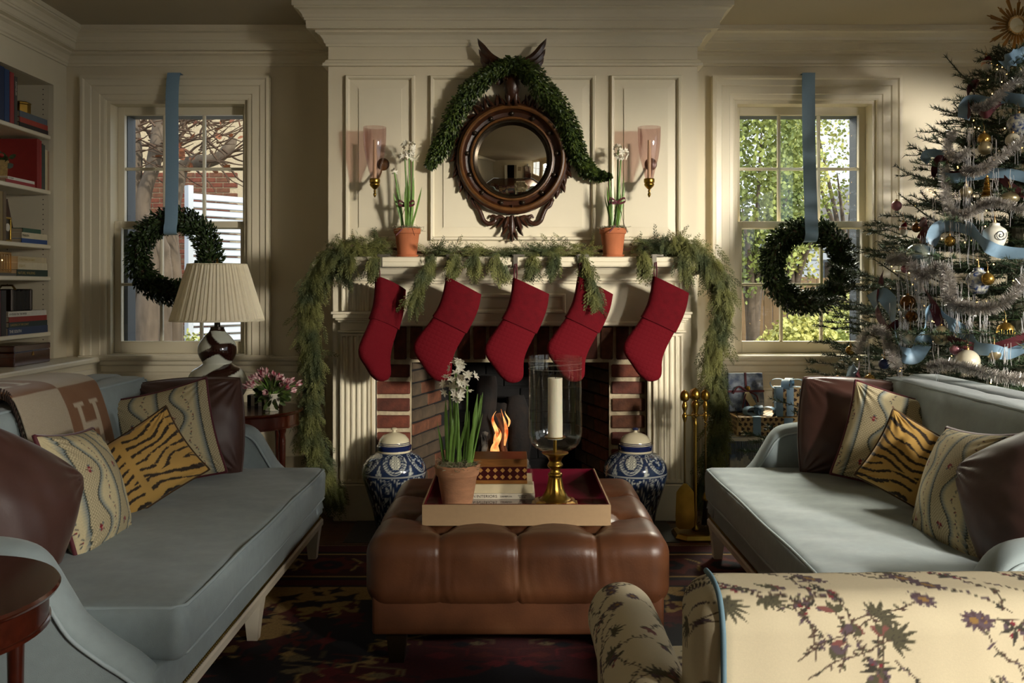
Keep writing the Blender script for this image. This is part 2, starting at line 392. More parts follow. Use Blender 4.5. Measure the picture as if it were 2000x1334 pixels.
# chimney breast with the firebox opening
FO = (-.57, .55, .872)
struct('chimney_breast', MB().box(CX0, FO[0]-.2, YC, YW+.3, 0, ZC).box(FO[1]+.2, CX1, YC, YW+.3, 0, ZC)
       .box(FO[0]-.2, FO[1]+.2, YC, YW+.3, 1.08, ZC), M['paint'])
cb = bpy.data.objects['chimney_breast']
# raised panels over the mantel: frame moulding plus field
def panel(x0, x1, z0, z1, y, parent, m=M['trim'], d=.012, w=.022, f=.055):
    mb = MB()
    mb.sweep([(-a_, b_) for a_, b_ in [(0, 0), (0, d*.4), (w*.25, d*1.2), (w*.7, d*1.1), (w, d*.3), (w, .0006), (w+f, d*.25), (w+f, d*.28), (w+f+.003, d*.5)]], [(x0, y, z0), (x0, y, z1), (x1, y, z1), (x1, y, z0)], N=(0, -1, 0), closed=True)
    e = w+f; mb.add([(x0+e, y-d*.5, z0+e), (x1-e, y-d*.5, z0+e), (x1-e, y-d*.5, z1-e), (x0+e, y-d*.5, z1-e)], [(0, 1, 2, 3)])
    return mb.build('wall_panel', m, parent)
for a, b in ((675, 811), (840, 1163), (1192, 1330)):
    panel((a-1000)/345, (b-1000)/345, 1.56, 2.495, YC, cb, d=.021, w=.024, f=.052)
# fascia band at the top of the panelling
MBm = MB().sweep([(0, 0), (.028, .0), (.028, .014), (.018, .02), (.012, .035), (0, .042)], [(CX0, YW, 2.545), (CX0, YC, 2.545), (CX1, YC, 2.545), (CX1, YW, 2.545)][::-1], N=(0, 0, 1))
MBm.build('panel_cap_moulding', M['trim'], cb)
# crown cornice round the room: profile (out, z)
CR = [(0, -.212), (.012, -.212), (.012, -.2), (.02, -.194), (.024, -.178), (.04, -.156), (.058, -.146), (.062, -.146), (.062, -.134), (.1, -.134), (.1, -.128),
      (.104, -.128), (.104, -.094), (.112, -.09), (.112, -.08), (.118, -.077), (.122, -.062), (.138, -.042), (.158, -.034), (.158, -.026), (.168, -.026), (.168, 0), (0, 0)]
def crown(name, path): struct(name, MB().sweep(CR, path, N=(0, 0, 1), capends=True), M['trim'])
crown('trim_1', [(XR, YW, ZC), (CX1, YW, ZC), (CX1, YC, ZC), (CX0, YC, ZC), (CX0, YW, ZC), (-2.75, YW, ZC), (-2.75, YB, ZC)])
crown('trim_2', [(-2.75, YB, ZC), (XR, YB, ZC), (XR, YW, ZC)])
# chair rail / stool moulding, panels below it, baseboards
CRL = [(0, -.115), (.008, -.115), (.01, -.1), (.016, -.095), (.018, -.06), (.03, -.05), (.034, -.03), (.05, -.022), (.055, -.01), (.05, 0), (0, 0)]
for nm, a, b in (('trim_3', CX0, -2.53), ('trim_4', XR, CX1)):
    struct(nm, MB().sweep(CRL, [(a, YW, .872), (b, YW, .872)], N=(0, 0, 1)), M['trim'])
BBp = [(0, 0), (.02, 0), (.02, .13), (.012, .15), (.008, .16), (0, .165)]
struct('baseboard_left', MB().sweep(BBp, [(CX0, YW, 0), (-2.53, YW, 0)]), M['trim'])
struct('baseboard_right', MB().sweep(BBp, [(XR, YW, 0), (CX1, YW, 0)]), M['trim'])
for x0, x1, par in ((-2.45, -1.15, wl), (1.15, 2.3, wr), (2.42, 3.3, wr)):
    panel(x0, x1, .25, .68, YW, par, d=.009)

# ------------------------------------------------------------------ sash windows on the fireplace wall
def window(name, X, Z, y):
    x0, x1 = X; z0, z1 = Z
    w = MB(); b = .03
    # casing: stepped architrave round three sides, mitred
    pr = [(0, 0), (0, .018), (.01, .022), (.03, .024), (.034, .031), (.08, .033), (.086, .041), (.118, .045), (.126, .055), (.143, .055), (.143, 0)]
    cs = MB().sweep(pr, [(x0, y, z0-.005), (x0, y, z1), (x1, y, z1), (x1, y, z0-.005)], N=(0, -1, 0))
    o = struct(name, cs, M['trim'])
    MB().box(x0, x0+b*.7, y, y+.2, z0, z1).box(x1-b*.7, x1, y, y+.2, z0, z1).box(x0+b*.7, x1-b*.7, y, y+.2, z1-b*.7, z1).build('jamb', M['sash'], o)
    MB().box(x0-.16, x1+.16, y-.055, y+.1, z0-.03, z0-.005, .006).build('sill', M['trim'], o)
    zm = z0+(z1-z0)*.51
    def sash(a, bz, yy, lower):
        st = .042; s = MB()
        s.box(x0+.0212, x0+.02+st+.001, yy-.0182, yy+.0182, a, bz, .002).box(x1-.021-st, x1-.0212, yy-.0182, yy+.0182, a, bz, .002)
        hb = .075 if lower else .04; ht = .04 if lower else .05
        s.box(x0+.021+st, x1-.021-st, yy-.018, yy+.018, a, a+hb, .002).box(x0+.021+st, x1-.021-st, yy-.018, yy+.018, bz-ht, bz, .002)
        so_ = s.build('sash', M['sash'], o)
        gx0, gx1, gz0, gz1 = x0+.02+st, x1-.02-st, a+hb, bz-ht
        for k in (1, 2):
            xx = gx0+(gx1-gx0)*k/3; MB().box(xx-.009, xx+.009, yy-.014, yy+.014, gz0, gz1, .004).build('muntin', M['sash'], so_)
        zz = (gz0+gz1)/2; MB().box(gx0, gx1, yy-.013, yy+.013, zz-.009, zz+.009, .004).build('muntin', M['sash'], so_)
        for i in range(3):
            for j in range(2):
                a0 = gx0+(gx1-gx0)*i/3; b0 = gz0+(gz1-gz0)*j/2
                MB().box(a0, a0+(gx1-gx0)/3, yy-.0015, yy+.0015, b0, b0+(gz1-gz0)/2).build('pane', M['glass'], so_)
    sash(zm-.02, z1-.02, y+.125, False); sash(z0, zm+.025, y+.075, True)
    # storm frame outside, blue-grey
    MB().box(x0, x0+.045, y+.2, y+.32, z0, z1).box(x1-.045, x1, y+.2, y+.32, z0, z1).box(x0+.045, x1-.045, y+.201, y+.319, z1-.06, z1).box(x0-.01, x1+.01, y+.17, y+.36, z0-.03, z0+.002).build('storm_frame', M['extframe'], o)
    return o
window('window_1', WL, WZ, YW); window('window_2', WR, WZ, YW)
# right-wall windows: an assumed one for the key lamp, then two added to let more light in
def rwin(name, R_):
    y0, y1, z0, z1 = R_
    w3 = struct(name, MB().sweep([(0, 0), (0, .02), (.09, .035), (.12, .035), (.12, 0)], [(XR, y1, z0), (XR, y1, z1), (XR, y0, z1), (XR, y0, z0)], N=(-1, 0, 0), closed=True), M['trim'])
    MB().box(XR+.04, XR+.075, y0, y0+.05, z0, z1).box(XR+.04, XR+.075, y1-.05, y1, z0, z1).box(XR+.041, XR+.074, y0+.05, y1-.05, z0, z0+.07).box(XR+.041, XR+.074, y0+.05, y1-.05, z1-.05, z1).box(XR+.041, XR+.074, y0+.05, y1-.05, (z0+z1)/2-.02, (z0+z1)/2+.02).build('sash', M['sash'], w3)
    for k in range(1, int((y1-y0)/1.0)): yy = y0+(y1-y0)*k/int((y1-y0)/1.0); MB().box(XR+.03, XR+.08, yy-.035, yy+.035, z0, z1).build('mullion', M['sash'], w3)
rwin('assumed_window_right', RW); rwin('added_window_rear', RW2); rwin('added_window_far', RW3)  # the first is unseen and assumed; rear and far windows are unseen, added for the extra light

# ------------------------------------------------------------------ fireplace: brick surround, firebox, mantel
fp = thing('fireplace', 'red brick fireplace opening with pale mortar and soot-dark firebox', 'fireplace', (0, YC, 0))
fp.location = (0, 0, 0)
MB().box(-.77, FO[0], YC-.004, YC+.1, 0, 1.085).box(FO[1], .76, YC-.004, YC+.1, 0, 1.085).box(FO[0], FO[1], YC-.004, YC+.1, FO[2], 1.085).build('mortar_bed', M['mortar'], fp)
bks = [M['brick'], M['brick2'], M['brick3']]
def brick_mesh(l, h, d, n=6):
    out = []
    for k in range(n):
        r = random.Random(k+int(l*1000)); mb = MB().box(-l/2, l/2, -d/2, d/2, -h/2, h/2, .005)
        mb.v = [(x+r.uniform(-.0025, .0025), y+r.uniform(-.001, .001), z+r.uniform(-.0025, .0025)) for x, y, z in mb.v]
        me = mb.mesh('brick'); me.materials.append(bks[k % 3]); out.append(me)
    return out
bm_h = brick_mesh(.186, .071, .03); bm_v = brick_mesh(.07, .183, .03); bm_f = brick_mesh(.205, .066, .02)
for i in range(9):
    z = .872-.0475-i*.0955
    for x in ((-.77+FO[0])/2, (.76+FO[1])/2):
        o = link('brick', random.choice(bm_h), None, fp); o.location = (x+random.uniform(-.002, .002), YC-.006, z); o.rotation_euler = (0, 0, random.uniform(-.01, .01))
n = 17
for i in range(n):
    o = link('brick', random.choice(bm_v), None, fp); o.location = (-.765+(i+.5)*1.525/n, YC-.006, .983)
FB = 5.74
fbx = (-.40, .40)
inner = MB()
inner.add([(FO[0], YC+.02, 0), (fbx[0], FB, 0), (fbx[0], FB, 1.0), (FO[0], YC+.02, 1.0), (FO[1], YC+.02, 0), (fbx[1], FB, 0), (fbx[1], FB, 1.0), (FO[1], YC+.02, 1.0), ],
          [(0, 1, 2, 3), (4, 7, 6, 5), (1, 5, 6, 2), (3, 2, 6, 7)])
inner.add([(FO[0]-.1, YC+.1, 0), (FO[0]-.1, FB+.1, 0), (FO[1]+.1, FB+.1, 0), (FO[1]+.1, YC+.1, 0), (FO[0]-.1, YC+.1, 1.06), (FO[0]-.1, FB+.1, 1.06), (FO[1]+.1, FB+.1, 1.06), (FO[1]+.1, YC+.1, 1.06)], [(0, 1, 5, 4), (1, 2, 6, 5), (2, 3, 7, 6), (4, 5, 6, 7)])
inner.build('firebox_lining', M['soot'], fp)
MB().box(FO[0]-.1, FO[1]+.1, YC, FB+.05, -.011, .004).build('firebox_floor', M['soot'], fp)
fm = [m_.copy() for m_ in bm_f]
for k, m_ in enumerate(fm): m_.materials.clear(); m_.materials.append(M['fire'] if k % 3 else M['brick3'])
fs = [m_.copy() for m_ in bm_f[:3]]
for m_ in fs: m_.materials.clear(); m_.materials.append(M['soot'])
for sgn, (xa, xb) in ((1, (FO[0], fbx[0])), (-1, (FO[1], fbx[1]))):
    L_ = math.hypot(xb-xa, FB-YC-.02); ang = math.atan2(FB-YC-.02, xb-xa)
    for r in range(12):
        t = .105 if r % 2 else .21*.0+.0
        u = .0+(-.1 if r % 2 else 0)+.105
        while u < L_-.02:
            uc = min(max(u, .06), L_-.06)
            o = link('brick', random.choice(fm), None, fp)
            o.location = (xa+(xb-xa)*uc/L_, YC+.02+(FB-YC-.02)*uc/L_, .036+r*.075); o.rotation_euler = (0, 0, ang)
            if u < .1 and r % 2: o.scale = (.55, 1, 1); o.location.x += (xb-xa)*.0
            u += .212
for r in range(12):
    for k in range(4):
        o = link('brick', random.choice(fs), None, fp); o.location = (-.30+k*.212-(.1 if r % 2 else 0)+.03, FB-.002, .036+r*.075)
# hearth slabs flush with the floor
hs = thing('hearth', 'dark slate hearth slabs set in the floor before the fireplace', 'hearth'); hs['kind'] = 'structure'
for i in range(4): MB().box(-.86+i*.43, -.86+(i+1)*.43-.006, 4.66, 5.2, -.01, .004, .002).build('slate_slab', M['slate'], hs)

mt = thing('mantelpiece', 'cream painted mantelpiece with fluted pilasters and moulded shelf', 'mantelpiece')
YM = 5.13
MB().box(-1.0, -.762, YM, YC+.02, 0, 1.08).build('leg_board', M['trim'], mt); MB().box(.755, 1.0, YM, YC+.02, 0, 1.08).build('leg_board', M['trim'], mt)
MB().box(-1.0, 1.0, YM, YC+.02, 1.08, 1.33).build('frieze', M['trim'], mt)
MB().sweep([(0, -.04), (0, .008), (.006, .014), (.018, .014), (.024, .004), (.024, 0)], [(-.762, YM, 0), (-.762, YM, 1.082), (.755, YM, 1.082), (.755, YM, 0)], N=(0, -1, 0)).build('opening_moulding', M['trim'], mt)
panel(-.255, .30, 1.15, 1.262, YM, mt, d=.014, w=.024, f=.012).name = 'frieze_panel'
def flutes(x0, x1, z0, z1, y, n, rounded):
    """a board face with n vertical grooves"""
    w = (x1-x0); g = w/(n+.35); r = g*.36; pts = [(x0, 0)]
    for i in range(n):
        c = x0+g*(.675+i)
        for k in range(7): a = PI*k/6; pts.append((c-r*math.cos(a), r*math.sin(a)*.9))
    pts.append((x1, 0))
    mb = MB(); m_ = len(pts); zs = [z0, z0+.012, z0+.02, z1-.02, z1-.012, z1] if rounded else [z0, z1]; dp = [0, .0, 1, 1, .0, 0] if rounded else [1, 1]
    v = [(x, y+d*q, z) for z, q in zip(zs, dp) for x, d in pts]
    mb.add(v, [(i*m_+j, i*m_+j+1, (i+1)*m_+j+1, (i+1)*m_+j) for i in range(len(zs)-1) for j in range(m_-1)])
    mb.add([(x0, y, z0), (x0, y, z1), (x0, YM+.005, z1), (x0, YM+.005, z0)], [(0, 1, 2, 3)]); mb.add([(x1, y, z0), (x1, y, z1), (x1, YM+.005, z1), (x1, YM+.005, z0)], [(0, 1, 2, 3)])
    mb.add([(x0, y, z1), (x1, y, z1), (x1, YM, z1), (x0, YM, z1)], [(0, 1, 2, 3)])
    return mb
for c in (-.872, .868):
    flutes(c-.082, c+.082, .21, 1.04, YM-.03, 5, True).build('pilaster', M['trim'], mt, smooth=40)
    flutes(c-.075, c+.075, 1.165, 1.32, YM-.024, 5, False).build('pilaster_block', M['trim'], mt, smooth=40)
    MB().box(c-.12, c+.12, YM-.045, YM, 0, .205, .006).build('plinth', M['trim'], mt)
    ca = MB()
    for z, h, e in ((1.045, .012, .012), (1.057, .045, .0), (1.102, .012, .01), (1.114, .012, .022), (1.126, .022, .034), (1.148, .014, .042)):
        ca.box(c-.085-e, c+.085+e, YM-.03-e, YM, z, z+h, .003)
    ca.build('capital', M['trim'], mt)
bedp = [(0, 0), (.012, 0), (.015, .012), (.03, .016), (.034, .028), (.05, .04), (.075, .052), (.098, .078), (.105, .082), (.105, .09), (0, .09)]
MB().sweep(bedp, [(.955, YC, 1.318), (.955, YM-.005, 1.318), (-.955, YM-.005, 1.318), (-.955, YC, 1.318)]).build('bed_moulding', M['trim'], mt)
MB().sweep([(0, 0), (.0, 0), (.016, .0), (.02, .008), (.02, .024), (.012, .03), (.012, .05), (.0, .055), (-.2, .055)], [(1.06, YC, 1.408), (1.06, 4.985, 1.408), (-1.06, 4.985, 1.408), (-1.06, YC, 1.408)]).box(-1.06, 1.06, 4.985, YC, 1.408, 1.4625).build('mantel_shelf', M['trim'], mt)
ZS = 1.463
# ------------------------------------------------------------------ built-in bookcase on the left
bc = thing('bookcase', 'cream built-in bookcase with adjustable shelves beside the left window', 'bookcase', (-2.92, 4.7, 0)); bc.location = (0, 0, 0)
BX = -2.75; BY0, BY1 = 3.95, 5.51
MB().box(BX-.03, BX, BY1, YW, 0, ZC-.2).box(BX-.03, BX, BY0-.16, BY0, 0, ZC-.2).box(BX-.03, BX, BY0, BY1, 2.51, ZC-.2).build('face_frame', M['trim'], bc)
MB().box(XL+.005, BX-.031, BY1, BY1+.02, .87, 2.6).build('side_panel', M['paint'], bc); MB().box(XL+.005, BX-.031, BY0-.02, BY0, .87, 2.6).build('side_panel', M['paint'], bc)
MB().box(XL+.002, XL+.012, BY0, BY1, .87, 2.6).build('back_panel', M['paint'], bc)
MB().box(XL+.012, BX-.028, BY0, BY1, 2.51, 2.53).build('top_panel', M['paint'], bc)
SH = [2.205, 1.875, 1.55, 1.36, 1.03]
for z in SH: MB().box(XL+.013, BX-.015, BY0+.001, BY1-.001, z-.024, z, .004).build('shelf', M['trim'], bc)
pg = MB()
for i in range(52):
    z = .95+i*.03
    pg.box(BX-.065, BX-.06, BY1-.0015, BY1+.001, z, z+.006).box(BX-.28, BX-.275, BY1-.0015, BY1+.001, z, z+.006)
pg.build('peg_holes', M['ball'], bc, kind='stuff')
MB().box(XL+.005, -2.56, 2.6, YW-.002, .0, .835).build('cabinet_body', M['trim'], bc)
MB().sweep([(-.02, 0), (.012, 0), (.02, .008), (.02, .026), (.012, .034), (-.02, .034)], [(-2.545, YW-.003, .835), (-2.545, 2.6, .835)]).box(XL+.005, -2.545, 2.6, YW-.003, .836, .8688).build('countertop', M['trim'], bc)
for k in range(4): MB().box(-2.56, -2.54, 2.66+k*.74, 3.36+k*.74, .12, .8, .004).build('cabinet_door', M['trim'], bc)

M['page'] = mat('book_pages', '#b7a587', .9, var=.2, vs=4, stretch=(1, 1, 200))
_bm = {}
def bmat(h):
    if h not in _bm: _bm[h] = mat('book_cloth_'+h.strip('#'), h, .6, var=.12, vs=30)
    return _bm[h]
M['ink'] = mat('black_ink', '#15110e', .7); M['foil'] = mat('gold_foil', '#b39a5c', .4, .6); M['white_ink'] = mat('white_ink', '#d8d2c2', .6)
def book_lying(name, x1, y0, y1, z, th, dep, col, label, text=None, ink='ink', group=None, spine='x'):
    """a closed book lying flat, spine towards +x; returns its top"""
    o = thing(name, label, 'book', ((x1-dep/2), (y0+y1)/2, z), group); hx, hy = dep/2, (y1-y0)/2
    MB().box(-hx, hx-.003, -hy, hy, 0, .0028).box(-hx, hx-.003, -hy, hy, th-.0028, th).box(hx-.003, hx, -hy, hy, 0, th).build('cover', bmat(col), o)
    MB().box(-hx+.004, hx-.004, -hy+.004, hy-.004, .003, th-.003).build('pages', M['page'], o)
    if text:
        me = text_mesh(text, th*.55); t = link('spine_title', me, M[ink], o)
        t.location = (hx+.0004, -hy+.05*hy, th*.3); t.rotation_euler = (PI/2, 0, PI/2); t.scale = (1, 1, .3)
        w = max(v.co.x for v in me.vertices); 
        if w > 1.7*hy: t.scale = (1.7*hy/w, 1, .3)
    return z+th
def book_up(name, x1, y0, th, z, h, dep, col, label, text=None, ink='foil', group=None):
    o = thing(name, label, 'book', (x1-dep/2, y0+th/2, z), group); hx, hy = dep/2, th/2
    MB().box(-hx, hx-.003, -hy, -hy+.003, 0, h).box(-hx, hx-.003, hy-.003, hy, 0, h).box(hx-.003, hx, -hy, hy, 0, h).build('cover', bmat(col), o)
    MB().box(-hx+.004, hx-.004, -hy+.003, hy-.003, .004, h-.004).build('pages', M['page'], o)
    if text:
        me = text_mesh(text, th*.6); t = link('spine_title', me, M[ink], o)
        t.location = (hx+.0004, -th*.2, h*.9); t.rotation_euler = (PI/2, PI/2, PI/2); t.scale = (1, 1, .3)
    return o
XS = -2.775
# top shelf
z = SH[0]
for y, th, h, c, lb in ((4.86, .05, .29, '#20222c', 'black tall book at the frame edge of the top bookcase shelf'), (4.914, .05, .29, '#161d33', 'navy tall book standing second from the left on the top bookcase shelf'), (4.968, .055, .295, '#1c2c50', 'tall royal blue book standing on the top bookcase shelf'), (5.025, .05, .29, '#22406e', 'bright blue tall book beside the red one on the top bookcase shelf'),
                        (5.08, .042, .285, '#9c3a3a', 'faded red tall book on the top bookcase shelf'), (5.126, .03, .27, '#4b4a45', 'grey tall book with lettered spine right of the red one, top shelf')):
    book_up('book', XS, y, th-.003, z, h, .2, c, lb, 'ANTIQUES' if c == '#4b4a45' else None, 'white_ink', 'upright books on the top shelf')
z = book_lying('book', XS, 5.175, 5.495, z, .026, .22, '#2a2320', 'dark brown book lying at the bottom of the top shelf stack')
z = book_lying('book', XS, 5.18, 5.49, z, .03, .22, '#a43a2c', 'orange-red book lying in the top shelf stack')
z = book_lying('book', XS, 5.18, 5.485, z, .034, .22, '#5b6672', 'slate grey book lying on top of the top shelf stack')
bx = thing('brass_box', 'small faceted brass box on the slate grey book', 'box', (XS-.07, 5.32, z))
MB().loft([[(r*math.cos(PI/4*k+PI/8), r*math.sin(PI/4*k+PI/8), h) for k in range(8)] for r, h in ((.05, 0), (.052, .005), (.052, .055), (.048, .06))]).build('body', M['brass'], bx)
MB().loft([[(r*math.cos(PI/4*k+PI/8), r*math.sin(PI/4*k+PI/8), h) for k in range(8)] for r, h in ((.054, .06), (.054, .068), (.045, .074))]).build('lid', M['brass'], bx)
# second shelf
z = SH[1]
for y, th, h, dep, c, lb in ((5.365, .035, .29, .25, '#8c1f1c', 'large dark red album standing cover out on the second bookcase shelf'), (5.402, .017, .285, .22, '#a42a2a', 'thin red book pressed against the large red album'),
                            (5.421, .02, .27, .2, '#3a4438', 'dark green book right of the thin red book'), (5.443, .016, .265, .2, '#47504a', 'grey-green narrow book on the second bookcase shelf'),
                            (5.461, .026, .24, .19, '#c9bb98', 'cream book near the end of the second bookcase shelf'), (5.489, .019, .235, .19, '#a4886a', 'tan book at the very end of the second bookcase shelf')):
    book_up('book', XS, y, th, z, h, dep, c, lb, group='upright books on the second shelf')
z2 = book_lying('book', XS+.005, 5.03, 5.335, z, .018, .16, '#9a2226', 'red paperback lying under the white one, second bookcase shelf')
z2 = book_lying('book', XS+.005, 5.05, 5.33, z2, .016, .15, '#d8d3c6', 'white paperback lying on the second bookcase shelf', 'BY THE FIRE')
bk = thing('straw_basket', 'little straw basket of greenery on the white paperback', 'basket', (XS-.09, 5.13, z2))
MB().lathe([(.03, 0), (.04, .002), (.044, .05), (.05, .095), (.046, .095), (.04, .05), (.036, .008)], seg=20, flute=lambda a, h: 1+.03*math.sin(a*10)*math.cos(h*300)).build('basket', mat('straw', '#a88a52', .9, var=.4, vs=60), bk, smooth=40)
lfv = np.array([[0, 0, 0], [.35, .35, .06], [.3, .75, .03], [0, 1, 0], [-.3, .75, .03], [-.35, .35, .06]], float); lff = np.array([[0, 1, 2, 3], [0, 3, 4, 5]])
nl = 90; d = RNG.normal(size=(nl, 3)); d[:, 2] = np.abs(d[:, 2])+.3; Rr = frames(d)*.045
me = np_mesh('greenery', *inst(lfv, lff, Rr, np.array([0, 0, .09])+RNG.normal(size=(nl, 3))*.018)); link('greenery', me, M['leaf2'], bk, 'stuff')
MB().sphere((.03, -.03, .12), .013, 10, 6).build('berry', mat('red_berry', '#8e1a14', .4), bk, smooth=60)
# third shelf
z = SH[2]
for y, th, c, lb in ((4.9, .03, '#7c6a42', 'olive book with worn cloth at the left of the third bookcase shelf'), (4.935, .03, '#2c2f3a', 'dark blue lettered book standing on the third bookcase shelf'), (4.97, .035, '#8a7444', 'mustard book standing on the third bookcase shelf'), (5.01, .03, '#6b5634', 'brown gilt-edged book beside the little brass clock')):
    book_up('book', XS, y, th, z, .27, .18, c, lb, group='upright books on the third shelf')
hb = thing('wooden_bookend', 'dark wooden house-shaped panel leaning at the back of the third bookcase shelf', 'ornament', (-2.95, 5.3, z))
MB().prism([(-.15, 0), (.15, 0), (.13, .04), (.05, .26), (-.09, .27), (-.15, .1)], (-.012, .012), lambda u, w, t: (t, u*1.0, w)).build('panel', M['mahog'], hb); MB().prism([(-.08, .06), (.06, .06), (.0, .2)], (.012, .016), lambda u, w, t: (t, u, w)).build('inlay', M['carvedhi'], hb)
ck = thing('carriage_clock', 'small brass carriage clock with loop handle on the third bookcase shelf', 'clock', (XS-.06, 5.10, z))
k_ = MB().box(-.04, .04, -.035, .035, 0, .012, .003).box(-.04, .04, -.035, .035, .125, .138, .003)
for a in (-1, 1):
    for b in (-1, 1): k_.lathe([(.006, .012), (.006, .125)], (a*.034, b*.029, 0), 10)
k_.tube([(0, -.025, .138), (0, -.022, .165), (0, 0, .172), (0, .022, .165), (0, .025, .138)], .004, 6).build('brass_case', M['brass'], ck, smooth=40)
MB().box(-.032, .032, -.027, .027, .012, .125).build('movement', M['ball'], ck); MB().lathe([(.022, 0), (.022, .003)], (.033, 0, .08), 20, axis='x').build('dial', M['cream'], ck)
z = book_lying('book', XS, 5.2, 5.485, z, .026, .17, '#2c4a80', 'cobalt blue book at the bottom of the third shelf stack')
z = book_lying('book', XS, 5.2, 5.485, z, .034, .17, '#cdbf9f', 'cream book in the middle of the third shelf stack', 'MAISON')
z = book_lying('book', XS-.01, 5.23, 5.43, z, .026, .13, '#33523f', 'small green book on top of the third shelf stack')
# fourth shelf
z = SH[3]
z4 = book_lying('book', XS, 4.92, 5.14, z, .015, .18, '#5a5446', 'thin grey book under the gilded lantern box')
lt = thing('gilded_box', 'gilded openwork lantern box with tiny lights on the fourth bookcase shelf', 'box', (XS-.07, 5.06, z4))
g = MB().box(-.055, .055, -.06, .06, 0, .01, .002).box(-.055, .055, -.06, .06, .105, .117, .002).lathe([(.012, .117), (.008, .13), (.0, .138)], seg=10)
for a in (-1, 1):
    for b in (-1, 1): g.box(a*.055-.006*(a > 0), a*.055+.006*(a < 0), b*.06-.006*(b > 0), b*.06+.006*(b < 0), .01, .105)
for k in range(4):
    g.box(.05, .053, -.045+k*.025, -.035+k*.025, .01, .105).box(-.045+k*.022, -.037+k*.022, -.058, -.055, .01, .105)
g.build('frame', M['gold'], lt); b_ = MB()
for k in range(10): b_.sphere((random.uniform(-.035, .035), random.uniform(-.04, .04), random.uniform(.02, .09)), .004, 6, 4)
M['bulb'] = mat('warm_bulb', '#ffd9a0', .4, emit='#ffc873', es=9)
b_.build('light', M['bulb'], lt, kind='stuff')
z = book_lying('book', XS, 5.15, 5.49, z, .038, .19, '#22352a', 'dark green gilt-titled book at the bottom of the fourth shelf stack', 'NATURE, WALKING', 'foil')
z = book_lying('book', XS, 5.16, 5.485, z, .04, .18, '#cfc2a2', 'pale cream book in the middle of the fourth shelf stack', 'ESSAYS', 'foil')
z = book_lying('book', XS, 5.16, 5.475, z, .034, .18, '#c4b28c', 'tan cream book on top of the fourth shelf stack', 'CHRISTMAS STORIES', 'foil')
# fifth shelf
z = SH[4]
for y, th, c, lb in ((4.86, .06, '#4a2422', 'maroon thick book at the left of the fifth bookcase shelf'), (4.925, .06, '#5e2a34', 'wine red book with gold band on the fifth bookcase shelf'), (4.99, .05, '#2b2622', 'near-black book standing beside the lying stack, fifth shelf')):
    book_up('book', XS, y, th, z, .25, .19, c, lb, group='upright books on the fifth shelf')
z = book_lying('book', XS, 5.06, 5.49, z, .042, .2, '#2c3a58', 'navy thick book at the bottom of the fifth shelf stack', 'THE SOUTH', 'white_ink')
z = book_lying('book', XS, 5.07, 5.485, z, .03, .2, '#25332f', 'dark teal book second from the bottom of the fifth shelf stack', 'GARDENS OF THE COAST', 'foil')
z = book_lying('book', XS, 5.07, 5.48, z, .03, .2, '#8c2a20', 'brick red book in the fifth shelf stack')
z = book_lying('book', XS, 5.06, 5.475, z, .03, .2, '#cfcabd', 'white book on top of the fifth shelf stack', 'A HOUSE ON THE RIVER')
ac = thing('concertina', 'black concertina with pleated bellows on the white book', 'instrument', (XS-.09, 5.21, z))
pr_ = []
for k in range(9): pr_ += [[(sx*(.075+.012*(k % 2)), -.1+.025*k, .005+(.105+.01*(k % 2) if up else 0)) for sx, up in ((-1, 0), (1, 0), (1, 1), (-1, 1))]]
MB().loft(pr_).build('bellows', mat('black_leatherette', '#17130f', .5), ac)
for s_ in (-1, 1): MB().box(-.09, .09, s_*.1-.012, s_*.1+.012, 0, .125, .006).build('end_frame', M['ball'], ac)
MB().tube([(-.05, 0, .12), (-.03, 0, .145), (.03, 0, .145), (.05, 0, .12)], .006, 6).build('handle', M['brass'], ac)
wb = thing('wooden_box', 'polished mahogany keepsake box on the bookcase counter', 'box', (-2.76, 5.1, .8695))
MB().box(-.12, .1, -.19, .19, 0, .075, .004).build('body', M['mahog'], wb); MB().box(-.122, .102, -.192, .192, .077, .112, .005).build('lid', M['mahog'], wb)
MB().prism([(-.012, .05), (.012, .05), (0, .075), ], (.1, .103), lambda u, w, t: (t, u, w)).build('escutcheon', M['brass'], wb)

